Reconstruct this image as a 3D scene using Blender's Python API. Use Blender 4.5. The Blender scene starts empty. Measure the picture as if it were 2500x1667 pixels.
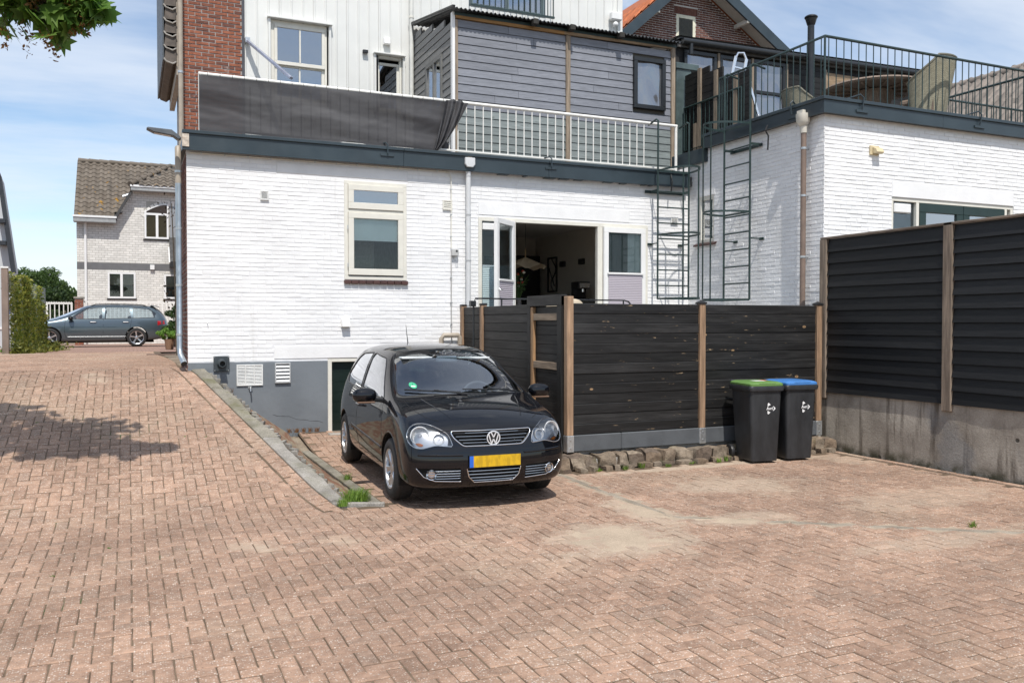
import bpy, bmesh, math, random
import numpy as np
from mathutils import Vector, Matrix, noise
from mathutils.bvhtree import BVHTree
from mathutils.geometry import delaunay_2d_cdt

SC = bpy.context.scene
COL = SC.collection
R = math.radians
rnd = random.Random(11)

# ------------------------------------------------------------------ camera
CAMZ = 1.8
cam_data = bpy.data.cameras.new('camera')
cam = bpy.data.objects.new('camera', cam_data)
COL.objects.link(cam)
cam.location = (0, 0, CAMZ)
cam.rotation_euler = (R(90 - 1.323), 0, R(-24))
cam_data.sensor_width = 36
cam_data.sensor_fit = 'HORIZONTAL'
cam_data.lens = 30.24
cam_data.clip_start = 0.05
cam_data.clip_end = 3000
SC.camera = cam

# ------------------------------------------------------------------ sky, sun, exposure
SUND = Vector((.125, .520, -.845)).normalized()          # direction the light travels
world = bpy.data.worlds.new('World')
SC.world = world
world.use_nodes = True
wt = world.node_tree
wt.nodes.clear()
w_out = wt.nodes.new('ShaderNodeOutputWorld')
w_bg = wt.nodes.new('ShaderNodeBackground')
w_sky = wt.nodes.new('ShaderNodeTexSky')
w_sky.sky_type = 'NISHITA'
w_sky.sun_disc = False
w_sky.sun_elevation = math.asin(-SUND.z)
w_sky.sun_rotation = math.atan2(-SUND.x, -SUND.y)
w_sky.air_density = 1.0
w_sky.dust_density = 0.25
w_sky.ozone_density = 1.8
w_bg.inputs['Strength'].default_value = 0.145
# thin streaky cloud and a few cumulus, all round the sky
w_tc = wt.nodes.new('ShaderNodeTexCoord')
w_sep = wt.nodes.new('ShaderNodeSeparateXYZ')
wt.links.new(w_tc.outputs['Generated'], w_sep.inputs[0])
def wmath(op, a, b=None, clamp=False):
    n = wt.nodes.new('ShaderNodeMath'); n.operation = op; n.use_clamp = clamp
    for i, v in enumerate((a, b)):
        if v is None: continue
        if isinstance(v, (int, float)): n.inputs[i].default_value = v
        else: wt.links.new(v, n.inputs[i])
    return n.outputs[0]
w_zz = wmath('ADD', wmath('MAXIMUM', w_sep.outputs[2], 0.0), 0.16)
w_cx = wmath('DIVIDE', w_sep.outputs[0], w_zz)
w_cy = wmath('DIVIDE', w_sep.outputs[1], w_zz)
w_cmb = wt.nodes.new('ShaderNodeCombineXYZ')
wt.links.new(w_cx, w_cmb.inputs[0]); wt.links.new(w_cy, w_cmb.inputs[1])
def wnoise(scale, detail, sx, sy, rot, off):
    m = wt.nodes.new('ShaderNodeMapping')
    m.inputs['Scale'].default_value = (sx, sy, 1); m.inputs['Rotation'].default_value = (0, 0, rot)
    m.inputs['Location'].default_value = off
    wt.links.new(w_cmb.outputs[0], m.inputs['Vector'])
    n = wt.nodes.new('ShaderNodeTexNoise'); n.inputs['Scale'].default_value = scale
    n.inputs['Detail'].default_value = detail; n.inputs['Roughness'].default_value = .58
    wt.links.new(m.outputs[0], n.inputs['Vector'])
    return n.outputs['Fac']
def wramp(v, lo, hi, top):
    m = wt.nodes.new('ShaderNodeMapRange'); m.interpolation_type = 'SMOOTHSTEP'
    wt.links.new(v, m.inputs['Value'])
    for k, x in zip(('From Min', 'From Max', 'To Min', 'To Max'), (lo, hi, 0, top)): m.inputs[k].default_value = x
    return m.outputs[0]
w_thin = wramp(wnoise(1.0, 6, .55, 1.5, R(20), (3.1, 1.2, 0)), .30, .64, .70)
w_cum = wramp(wnoise(1.15, 8, 1, 1, 0, (7.3, 2.9, 0)), .56, .66, .8)
w_fac = wmath('MAXIMUM', w_thin, w_cum)
w_mix = wt.nodes.new('ShaderNodeMix'); w_mix.data_type = 'RGBA'
wt.links.new(w_fac, w_mix.inputs['Factor'])
wt.links.new(w_sky.outputs[0], w_mix.inputs['A'])
w_mix.inputs['B'].default_value = (5.6, 6.0, 6.6, 1)
wt.links.new(w_mix.outputs['Result'], w_bg.inputs['Color'])
wt.links.new(w_bg.outputs[0], w_out.inputs[0])

sun_data = bpy.data.lights.new('sun', 'SUN')
sun_data.energy = 4.2
sun_data.angle = R(.5)
sun_data.color = (1.0, .955, .89)
sun = bpy.data.objects.new('sun', sun_data)
COL.objects.link(sun)
sun.rotation_euler = SUND.to_track_quat('-Z', 'Y').to_euler()
sun.location = (-4, -12, 22)
SC.view_settings.view_transform = 'Standard'
SC.view_settings.look = 'None'
SC.view_settings.exposure = 0.12
SC.view_settings.gamma = 1.0
SC.view_settings.use_curve_mapping = False
SC.render.engine = 'CYCLES'
SC.cycles.max_bounces = 7
SC.cycles.diffuse_bounces = 3
SC.cycles.glossy_bounces = 3
SC.cycles.transparent_max_bounces = 16
SC.cycles.use_denoising = True

# ------------------------------------------------------------------ object helpers
def wloc(o):
    v = Vector((0, 0, 0))
    while o is not None:
        v += Vector(o.location); o = o.parent
    return v

def tag(o, label=None, cat=None, group=None, kind=None):
    if label: o['label'] = label
    if cat: o['category'] = cat
    if group: o['group'] = group
    if kind: o['kind'] = kind
    return o

def thing(name, label, cat, loc=(0, 0, 0), rotz=0, group=None):
    o = bpy.data.objects.new(name, None)
    o.empty_display_size = .2
    COL.objects.link(o)
    o.location = loc; o.rotation_euler = (0, 0, rotz)
    return tag(o, label, cat, group)

def link_mesh(name, me, parent=None, loc=(0, 0, 0), rot=None):
    o = bpy.data.objects.new(name, me)
    COL.objects.link(o)
    if parent is not None: o.parent = parent
    o.location = loc
    if rot is not None: o.rotation_euler = rot
    return o

def copy_tree(o, parent=None):
    c = o.copy(); COL.objects.link(c); c.parent = parent
    for ch in list(o.children): copy_tree(ch, c)
    return c

def finish(me, mat, smooth=False, angle=40):
    if mat is not None: me.materials.append(mat)
    if smooth:
        me.polygons.foreach_set('use_smooth', [True] * len(me.polygons))
        me.set_sharp_from_angle(angle=R(angle))
    me.update()

class MB:
    """collects shapes; build() links them as ONE mesh object"""
    def __init__(s): s.v = []; s.f = []
    def add(s, vs, fs):
        o = len(s.v); s.v += [tuple(v) for v in vs]; s.f += [tuple(i + o for i in f) for f in fs]; return s
    def box(s, x0, x1, y0, y1, z0, z1):
        return s.add([(x0, y0, z0), (x1, y0, z0), (x1, y1, z0), (x0, y1, z0), (x0, y0, z1), (x1, y0, z1), (x1, y1, z1), (x0, y1, z1)],
                     [(0, 3, 2, 1), (4, 5, 6, 7), (0, 1, 5, 4), (1, 2, 6, 5), (2, 3, 7, 6), (3, 0, 4, 7)])
    def bar(s, p0, p1, w, h, up=(0, 0, 1)):
        """box beam from p0 to p1, w across, h along up"""
        p0, p1 = Vector(p0), Vector(p1); d = (p1 - p0).normalized(); u = Vector(up)
        a = d.cross(u)
        if a.length < 1e-5: a = d.cross(Vector((1, 0, 0)))
        a.normalize(); b = a.cross(d).normalized(); a *= w / 2; b *= h / 2
        q = []
        for p in (p0, p1): q += [p - a - b, p + a - b, p + a + b, p - a + b]
        return s.add(q, [(0, 3, 2, 1), (4, 5, 6, 7), (0, 1, 5, 4), (1, 2, 6, 5), (2, 3, 7, 6), (3, 0, 4, 7)])
    def cyl(s, p0, p1, r0, r1=None, n=12, cap=True):
        r1 = r0 if r1 is None else r1
        p0, p1 = Vector(p0), Vector(p1); d = (p1 - p0).normalized()
        a = d.orthogonal().normalized(); b = d.cross(a)
        vs = []
        for p, r in ((p0, r0), (p1, r1)):
            for i in range(n):
                t = 2 * math.pi * i / n; vs.append(p + a * (r * math.cos(t)) + b * (r * math.sin(t)))
        fs = [(i, (i + 1) % n, n + (i + 1) % n, n + i) for i in range(n)]
        if cap: fs += [tuple(range(n - 1, -1, -1)), tuple(range(n, 2 * n))]
        return s.add(vs, fs)
    def tube(s, pts, r, n=8, closed=False, cap=True):
        pts = [Vector(p) for p in pts]; m = len(pts); vs = []; fs = []
        prev = None
        for i, p in enumerate(pts):
            if closed: t = pts[(i + 1) % m] - pts[i - 1]
            else: t = pts[min(i + 1, m - 1)] - pts[max(i - 1, 0)]
            t.normalize()
            if prev is None: a = t.orthogonal().normalized()
            else:
                a = prev - t * prev.dot(t)
                a = a.normalized() if a.length > 1e-6 else t.orthogonal().normalized()
            prev = a; b = t.cross(a)
            rr = r[i] if isinstance(r, (list, tuple)) else r
            for k in range(n):
                q = 2 * math.pi * k / n; vs.append(p + a * (rr * math.cos(q)) + b * (rr * math.sin(q)))
        for i in range(m if closed else m - 1):
            j = (i + 1) % m
            for k in range(n): fs.append((i * n + k, i * n + (k + 1) % n, j * n + (k + 1) % n, j * n + k))
        if not closed and cap: fs += [tuple(range(n - 1, -1, -1)), tuple(range((m - 1) * n, m * n))]
        return s.add(vs, fs)
    def prism(s, poly, fa, fb):
        """2-D outline mapped by fa (one end) and fb (other end)"""
        n = len(poly)
        vs = [fa(*p) for p in poly] + [fb(*p) for p in poly]
        fs = [(i, (i + 1) % n, n + (i + 1) % n, n + i) for i in range(n)]
        return s.add(vs, fs + [tuple(range(n - 1, -1, -1)), tuple(range(n, 2 * n))])
    def lathe(s, prof, n=20, axis='z', c=(0, 0, 0)):
        vs = []; fs = []; m = len(prof); c = Vector(c)
        for i in range(n):
            t = 2 * math.pi * i / n; co, si = math.cos(t), math.sin(t)
            for r, h in prof:
                p = {'z': (r * co, r * si, h), 'y': (r * co, h, r * si), 'x': (h, r * co, r * si)}[axis]
                vs.append(c + Vector(p))
        for i in range(n):
            j = (i + 1) % n
            for k in range(m - 1): fs.append((i * m + k, j * m + k, j * m + k + 1, i * m + k + 1))
        return s.add(vs, fs)
    def ellipsoid(s, c, rx, ry, rz, nu=14, nv=8):
        prof = [(max(1e-4, math.sin(math.pi * i / nv)), -math.cos(math.pi * i / nv)) for i in range(nv + 1)]
        m = MB().lathe(prof, nu)
        return s.add([(c[0] + v[0] * rx, c[1] + v[1] * ry, c[2] + v[2] * rz) for v in m.v], m.f)
    def build(s, name, mat, parent=None, smooth=False, bevel=0, world=True, angle=40, kind=None, segs=1, fixn=True):
        me = bpy.data.meshes.new(name)
        v = s.v
        if world and parent is not None:
            o = wloc(parent); v = [(a[0] - o.x, a[1] - o.y, a[2] - o.z) for a in v]
        me.from_pydata(v, [], s.f)
        if fixn:
            bm = bmesh.new(); bm.from_mesh(me); bmesh.ops.recalc_face_normals(bm, faces=bm.faces[:]); bm.to_mesh(me); bm.free()
        finish(me, mat, smooth, angle)
        o = link_mesh(name, me, parent)
        if bevel:
            b = o.modifiers.new('bevel', 'BEVEL'); b.width = bevel; b.segments = segs; b.limit_method = 'ANGLE'; b.angle_limit = R(50)
        if kind: o['kind'] = kind
        return o

def np_mesh(name, verts, quads, mat, parent=None, smooth=False):
    me = bpy.data.meshes.new(name)
    v = np.asarray(verts, dtype=np.float32)
    if parent is not None:
        o = wloc(parent); v = v - np.array((o.x, o.y, o.z), dtype=np.float32)
    q = np.asarray(quads, dtype=np.int32)
    me.vertices.add(len(v)); me.vertices.foreach_set('co', v.ravel())
    me.loops.add(q.size); me.loops.foreach_set('vertex_index', q.ravel())
    me.polygons.add(len(q)); me.polygons.foreach_set('loop_start', np.arange(0, q.size, q.shape[1], dtype=np.int32))
    me.update(calc_edges=True)
    me.validate()
    me.polygons.foreach_set('use_smooth', [bool(smooth)] * len(me.polygons))
    finish(me, mat, smooth)
    return link_mesh(name, me, parent)

# ------------------------------------------------------------------ materials
def hexc(h):
    h = h.lstrip('#'); c = [int(h[i:i + 2], 16) / 255 for i in (0, 2, 4)]
    return tuple(x / 12.92 if x <= .04045 else ((x + .055) / 1.055) ** 2.4 for x in c)

class NT:
    def __init__(s, name):
        s.m = bpy.data.materials.new(name); s.m.use_nodes = True; s.t = s.m.node_tree
        s.t.nodes.clear()
        s.out = s.t.nodes.new('ShaderNodeOutputMaterial')
        s.b = s.t.nodes.new('ShaderNodeBsdfPrincipled')
        s.t.links.new(s.b.outputs[0], s.out.inputs['Surface'])
        s._pos = None
    def n(s, ty): return s.t.nodes.new(ty)
    def l(s, a, b): s.t.links.new(a, b)
    def setin(s, sock, v):
        if isinstance(v, bpy.types.NodeSocket): s.l(v, sock)
        elif isinstance(v, (tuple, list)) and len(v) == 3 and sock.type == 'RGBA': sock.default_value = (*v, 1)
        else: sock.default_value = v
    def pos(s):
        if s._pos is None: s._pos = s.n('ShaderNodeNewGeometry')
        return s._pos.outputs['Position']
    def mapping(s, scale=(1, 1, 1), rot=(0, 0, 0), loc=(0, 0, 0), src=None):
        m = s.n('ShaderNodeMapping'); s.l(src or s.pos(), m.inputs['Vector'])
        m.inputs['Scale'].default_value = scale; m.inputs['Rotation'].default_value = rot; m.inputs['Location'].default_value = loc
        return m.outputs[0]
    def noise(s, scale=5, detail=4, vec=None, rough=.55, out='Fac'):
        n = s.n('ShaderNodeTexNoise'); s.l(vec or s.pos(), n.inputs['Vector'])
        n.inputs['Scale'].default_value = scale; n.inputs['Detail'].default_value = detail; n.inputs['Roughness'].default_value = rough
        return n.outputs[out]
    def voro(s, scale=5, vec=None, feature='F1', out='Distance'):
        n = s.n('ShaderNodeTexVoronoi'); n.feature = feature; s.l(vec or s.pos(), n.inputs['Vector'])
        n.inputs['Scale'].default_value = scale; return n.outputs[out]
    def ramp(s, v, lo, hi, a=0.0, b=1.0, smooth=True):
        m = s.n('ShaderNodeMapRange'); m.interpolation_type = 'SMOOTHSTEP' if smooth else 'LINEAR'
        s.setin(m.inputs['Value'], v)
        for k, x in zip(('From Min', 'From Max', 'To Min', 'To Max'), (lo, hi, a, b)): m.inputs[k].default_value = x
        return m.outputs[0]
    def math(s, op, a, b=None, clamp=False):
        n = s.n('ShaderNodeMath'); n.operation = op; n.use_clamp = clamp
        s.setin(n.inputs[0], a)
        if b is not None: s.setin(n.inputs[1], b)
        return n.outputs[0]
    def mix(s, f, a, b, mode='MIX'):
        n = s.n('ShaderNodeMix'); n.data_type = 'RGBA'; n.blend_type = mode
        s.setin(n.inputs['Factor'], f); s.setin(n.inputs['A'], a); s.setin(n.inputs['B'], b)
        return n.outputs['Result']
    def scalecol(s, c, f):
        """colour times a scalar socket"""
        n = s.n('ShaderNodeVectorMath'); n.operation = 'SCALE'
        if isinstance(c, bpy.types.NodeSocket): s.l(c, n.inputs[0])
        else: n.inputs[0].default_value = c
        s.setin(n.inputs['Scale'], f); return n.outputs[0]
    def rand(s):
        """0..1 per piece: object random + island random"""
        if s._pos is None: s.pos()
        oi = s.n('ShaderNodeObjectInfo')
        return s.math('FRACT', s.math('ADD', oi.outputs['Random'], s._pos.outputs['Random Per Island']))
    def bump(s, h, strength=.3, dist=.01):
        b = s.n('ShaderNodeBump'); b.inputs['Strength'].default_value = strength; b.inputs['Distance'].default_value = dist
        s.l(h, b.inputs['Height']); s.l(b.outputs[0], s.b.inputs['Normal'])
    def set(s, col=None, rough=None, metal=None, spec=None, coat=None):
        if col is not None: s.setin(s.b.inputs['Base Color'], col)
        if rough is not None: s.setin(s.b.inputs['Roughness'], rough)
        if metal is not None: s.b.inputs['Metallic'].default_value = metal
        if spec is not None: s.b.inputs['Specular IOR Level'].default_value = spec
        if coat is not None: s.b.inputs['Coat Weight'].default_value = coat; s.b.inputs['Coat Roughness'].default_value = .03
        return s.m

def plain(name, col, rough=.55, metal=0, var=.12, scale=6, bump=0, bscale=60, spec=.5, dirt=0, dirtcol=(.12, .10, .08), rand=0):
    t = NT(name)
    f = t.ramp(t.noise(scale, 5), .25, .75, 1 - var, 1 + var)
    if rand: f = t.math('MULTIPLY', f, t.ramp(t.rand(), 0, 1, 1 - rand, 1 + rand, False))
    c = t.scalecol(col, f)
    if dirt: c = t.mix(t.ramp(t.noise(scale * .6, 8, rough=.7), .52, .75, 0, dirt), c, dirtcol)
    if bump: t.bump(t.noise(bscale, 4), bump, .006)
    return t.set(c, t.ramp(t.noise(scale * 2, 3), .3, .7, rough * .85, min(1, rough * 1.15)), metal, spec)

def wood(name, col, axis='z', rough=.65, dark=.55, knots=None, scuff=None, rand=.18):
    """grain runs along the named world axis"""
    t = NT(name)
    st = {'x': (.7, 9, 9), 'y': (9, .7, 9), 'z': (9, 9, .7)}[axis]
    g = t.noise(2.6, 6, t.mapping(st), .6)
    w = t.noise(9, 3, t.mapping(st), .5)
    c = t.mix(t.ramp(g, .35, .68), tuple(x * dark for x in col), col)
    c = t.scalecol(c, t.math('MULTIPLY', t.ramp(w, .3, .7, .86, 1.1), t.ramp(t.rand(), 0, 1, 1 - rand, 1 + rand, False)))
    if scuff:
        s1 = t.ramp(t.noise(4.2, 6, t.mapping(tuple(x * (1.5 if x < 1 else .6) for x in st), loc=(3, 5, 1)), .7), .62, .67)
        s2 = t.ramp(t.noise(2.4, 3), .42, .55)
        c = t.mix(t.math('MULTIPLY', t.math('MULTIPLY', s1, s2), .8), c, scuff)
    if knots:
        v = t.voro(3.1, t.mapping({'x': (.55, 1, 1), 'y': (1, .55, 1), 'z': (1, 1, .55)}[axis]))
        k = t.math('MULTIPLY', t.ramp(v, .045, .062, 1, 0), t.ramp(v, .015, .03, 0, 1))
        c = t.mix(t.math('MULTIPLY', k, .9), c, knots)
    t.bump(g, .25, .004)
    return t.set(c, rough, 0, .35)

def glass_mat(name, tint=(.9, .95, .95), refl=1.0, rough=0.0, dark=.82):
    """thin pane: clear-through plus mirror reflection by Fresnel"""
    t = NT(name); t.t.nodes.remove(t.b)
    tr = t.n('ShaderNodeBsdfTransparent'); tr.inputs[0].default_value = (*[x * dark for x in tint], 1)
    gl = t.n('ShaderNodeBsdfGlossy'); gl.inputs['Roughness'].default_value = rough; gl.inputs['Color'].default_value = (.95, .97, 1, 1)
    fr = t.n('ShaderNodeFresnel'); fr.inputs['IOR'].default_value = 1.52
    mx = t.n('ShaderNodeMixShader')
    t.l(t.math('MULTIPLY', fr.outputs[0], 1.8 * refl, True), mx.inputs[0])
    t.l(tr.outputs[0], mx.inputs[1]); t.l(gl.outputs[0], mx.inputs[2]); t.l(mx.outputs[0], t.out.inputs['Surface'])
    return t.m

M = {}
def white_brick_paint(name, base):
    t = NT(name)
    c = t.scalecol(base, t.math('MULTIPLY', t.ramp(t.noise(1.3, 5), .3, .7, .93, 1.03), t.ramp(t.rand(), 0, 1, .95, 1.03, False)))
    c = t.mix(t.ramp(t.noise(26, 6, rough=.7), .66, .76, 0, .22), c, (.45, .45, .46))
    dr = t.ramp(t.noise(3.0, 6, t.mapping((2.2, 2.2, .16)), .62), .56, .72, 0, .32)
    c = t.mix(dr, c, (.52, .51, .48))
    h = t.math('ADD', t.noise(38, 5), t.math('MULTIPLY', t.noise(9, 3), 1.4))
    t.bump(h, .30, .005)
    return t.set(c, .6, 0, .3)
M['whitebrick'] = white_brick_paint('white_painted_brick', (.82, .82, .82))
M['whitemortar'] = plain('white_painted_joint', (.74, .74, .75), .7, var=.05, scale=12, bump=.4, bscale=70)
M['lintel'] = plain('white_painted_render', (.79, .79, .79), .6, var=.04, scale=4, bump=.35, bscale=45, dirt=.12, dirtcol=(.5, .5, .5))
def red_brick(name, a, b, c_):
    t = NT(name)
    r = t.rand()
    c = t.mix(t.ramp(r, .0, .6), a, b)
    c = t.mix(t.ramp(r, .72, .95), c, c_)
    c = t.scalecol(c, t.ramp(t.noise(18, 6, rough=.7), .3, .7, .75, 1.2))
    c = t.mix(t.ramp(t.noise(7, 5), .66, .8, 0, .5), c, (.55, .50, .47))
    t.bump(t.noise(60, 4), .4, .006)
    return t.set(c, .85, 0, .2)
M['redbrick'] = red_brick('red_brick', (.215, .082, .052), (.29, .108, .064), (.15, .065, .048))
M['brownbrick'] = red_brick('brown_brick', (.13, .062, .05), (.165, .078, .06), (.10, .05, .045))
M['mortar'] = plain('grey_mortar', (.34, .32, .30), .9, var=.15, scale=10, bump=.4)
M['mortar_light'] = plain('pale_mortar', (.55, .53, .50), .9, var=.1, scale=10, bump=.4)
M['plinth'] = plain('grey_plinth_paint', (.165, .185, .205), .6, var=.10, scale=1.6, bump=.5, bscale=14, dirt=.18, dirtcol=(.26, .28, .29))
M['fascia'] = plain('slate_fascia_paint', (.030, .045, .055), .38, var=.18, scale=2.2, dirt=.12, dirtcol=(.09, .11, .12))
M['frame'] = plain('cream_window_frame', (.70, .68, .61), .4, var=.04, scale=8)
M['whiteframe'] = plain('white_frame', (.78, .78, .77), .35, var=.03, scale=8)
M['clad'] = plain('off_white_metal_cladding', (.70, .705, .68), .42, var=.04, scale=1.5, dirt=.1, dirtcol=(.5, .5, .47))
M['glass'] = glass_mat('window_glass', dark=.96, refl=.5)
M['glass_dark'] = glass_mat('dark_window_glass', dark=.35)
M['glass_refl'] = glass_mat('reflective_window_glass', dark=.55, refl=4.5)
M['whitepipe'] = plain('grey_white_plastic_pipe', (.60, .61, .62), .4, var=.05)
M['brownpipe'] = plain('brown_plastic_pipe', (.20, .145, .115), .5, var=.15)
M['beigepipe'] = plain('beige_pipe_paint', (.36, .31, .25), .5, var=.12)
M['zinc'] = plain('zinc', (.42, .46, .49), .38, .85, var=.15)
M['steel'] = plain('galvanised_steel', (.55, .57, .58), .35, .8, var=.15, scale=20)
M['alu'] = plain('aluminium', (.78, .79, .80), .25, .9, var=.06)
M['greensteel'] = plain('dark_green_painted_steel', (.022, .041, .039), .38, var=.2, scale=9)
M['whiterail'] = plain('white_painted_railing', (.76, .75, .71), .45, var=.08, scale=14, dirt=.25, dirtcol=(.42, .38, .30))
M['black'] = plain('black_plastic', (.018, .018, .019), .45, var=.1)
M['blackmetal'] = plain('black_painted_metal', (.016, .018, .02), .35, var=.15)
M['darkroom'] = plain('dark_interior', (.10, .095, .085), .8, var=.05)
# ------------------------------------------------------------------ terrain
def _sp(d, w):
    return 0.0 if d <= -w else (d if d >= w else (d + w) ** 2 / (4 * w))
def ramp_z(Y):
    m = 1.14 / 4.6
    z = m * (_sp(Y - 8.45, .55) - _sp(Y - 13.05, .45))
    if Y > 13.5: z -= .0105 * (min(Y, 50) - 13.5)
    return z
def kerb_x(Y): return .80 + (13 - Y) * .2171
LANE_X = 2.16
def lane_z(Y): return .15 * max(0., min(1., (Y - 11.6) / 1.4))
def ground_z(X, Y):
    if Y > 13.4: return ramp_z(Y)
    if Y < 7.9: return 0.0
    k = kerb_x(Y)
    if X <= k: return ramp_z(Y)
    a, b = ramp_z(Y), lane_z(Y)
    if X < LANE_X: return a + (b - a) * (X - k) / (LANE_X - k)
    return b

def soil_mat():
    t = NT('sandy_soil')
    c = t.mix(t.ramp(t.noise(1.5, 6), .35, .65), (.20, .155, .115), (.30, .25, .19))
    c = t.scalecol(c, t.ramp(t.noise(60, 5), .3, .7, .7, 1.2))
    t.bump(t.noise(80, 5), .5, .01)
    return t.set(c, .95, 0, .15)
M['soil'] = soil_mat()
M['farground'] = plain('far_ground', (.10, .12, .06), .95, var=.3, scale=.3)

xs = sorted(set([-600, -200, -60, -20] + [round(-8 + .5 * i, 2) for i in range(45)] + [round(.7 + .06 * i, 3) for i in range(27)] + [18, 25, 60, 200, 600]))
ys = sorted(set([-300, -60, -10] + [round(-4 + .5 * i, 2) for i in range(23)] + [round(7.7 + .1 * i, 2) for i in range(60)] + [14, 15, 17, 20, 25, 30, 40, 60, 120, 300, 900]))
gv = []; gq = []
for j, Y in enumerate(ys):
    for i, X in enumerate(xs): gv.append((X, Y, ground_z(X, Y) - .055))
for j in range(len(ys) - 1):
    for i in range(len(xs) - 1):
        a = j * len(xs) + i; gq.append((a, a + 1, a + 1 + len(xs), a + len(xs)))
ground = np_mesh('ground', gv, gq, M['soil'])
ground['kind'] = 'structure'

# ------------------------------------------------------------------ clay pavers
def paver_mat():
    t = NT('weathered_red_paver')
    r = t.rand()
    c = t.mix(t.ramp(r, 0, 1, 0, 1, False), (.318, .204, .144), (.362, .236, .168))
    c = t.scalecol(c, t.ramp(t.math('FRACT', t.math('MULTIPLY', r, 7.31)), 0, 1, .86, 1.12, False))
    c = t.mix(t.ramp(r, .80, .98, 0, .6), c, (.28, .195, .145))
    c = t.mix(t.ramp(t.noise(.55, 5), .50, .72, 0, .55), c, (.34, .25, .18))
    # worn pale grains and dark specks
    v = t.noise(150, 2, rough=.6)
    c = t.mix(t.ramp(v, .62, .70, 0, .75), c, (.60, .53, .46))
    c = t.mix(t.ramp(v, .36, .28, 0, .45), c, (.15, .10, .08))
    gn = t.n('ShaderNodeTexVoronoi'); t.l(t.pos(), gn.inputs['Vector']); gn.inputs['Scale'].default_value = 80
    gs = t.n('ShaderNodeSeparateColor'); t.l(gn.outputs['Color'], gs.inputs[0])
    grain = t.math('MULTIPLY', t.ramp(gs.outputs[0], .68, .74), t.ramp(gn.outputs['Distance'], .30, .48, 1, 0))
    c = t.mix(t.math('MULTIPLY', grain, .5), c, (.72, .66, .58))
    grd = t.math('MULTIPLY', t.ramp(gs.outputs[1], .80, .86), t.ramp(gn.outputs['Distance'], .30, .48, 1, 0))
    c = t.mix(t.math('MULTIPLY', grd, .55), c, (.14, .10, .08))
    c = t.scalecol(c, t.ramp(t.noise(14, 5, rough=.65), .3, .7, .82, 1.14))
    c = t.scalecol(c, t.ramp(t.noise(.8, 6, t.mapping(loc=(9, 3, 0)), .6), .32, .68, .82, 1.10))
    # sand swept over the paving
    sand = t.ramp(t.noise(.42, 7, t.mapping(loc=(2.2, .4, 0)), .62), .60, .70, 0, .75)
    sep = t.n('ShaderNodeSeparateXYZ'); t.l(t.pos(), sep.inputs[0])
    wob = t.ramp(t.noise(3.2, 7, rough=.68), .3, .7, -.55, .55)
    def patch(x, y, rx, ry, amt):
        dx = t.math('DIVIDE', t.math('SUBTRACT', sep.outputs[0], x), rx); dy = t.math('DIVIDE', t.math('SUBTRACT', sep.outputs[1], y), ry)
        d = t.math('ADD', t.math('ADD', t.math('MULTIPLY', dx, dx), t.math('MULTIPLY', dy, dy)), wob)
        return t.ramp(d, .25, 1.0, amt, 0)
    for a in ((3.70, 6.12, .75, .70, .55), (4.42, 6.85, .3, .8, .6), (5.1, 6.30, .7, .25, .5), (6.1, 7.7, .9, .5, .5), (7.4, 6.3, 1.2, .5, .35), (6.8, 8.85, 2.4, .2, .8), (8.6, 8.6, .4, .7, .45), (6.2, 5.0, 1.4, .22, .4)):
        sand = t.math('MAXIMUM', sand, patch(*a))
    c = t.mix(t.math('MULTIPLY', sand, .85), c, (.47, .385, .295))
    t.bump(t.noise(120, 4, rough=.7), .55, .006)
    return t.set(c, .88, 0, .2)
M['paver'] = paver_mat()
def joint_mat():
    t = NT('paving_joint_sand')
    c = t.mix(t.ramp(t.noise(3, 6), .4, .65), (.12, .088, .062), (.185, .138, .096))
    c = t.mix(t.ramp(t.noise(1.1, 7, rough=.7), .60, .68, 0, .8), c, (.05, .085, .03))
    return t.set(c, .95, 0, .1)
M['joint'] = joint_mat()

def paver_shape(hl, hw, seed):
    """bevelled block, top at 0, open bottom; 12 verts"""
    r = random.Random(seed); ch = .006
    v = []
    for z, k in ((-.05, 0), (-.005, 0), (0, ch)):
        for sx, sy in ((-1, -1), (1, -1), (1, 1), (-1, 1)):
            j = .0022
            v.append((sx * (hl - k) + r.uniform(-j, j), sy * (hw - k) + r.uniform(-j, j), z))
    q = [(8, 9, 10, 11)]
    for a in (0, 4):
        for i in range(4): q.append((a + i, a + (i + 1) % 4, a + 4 + (i + 1) % 4, a + 4 + i))
    return np.array(v, dtype=np.float32), np.array(q, dtype=np.int32)

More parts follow.
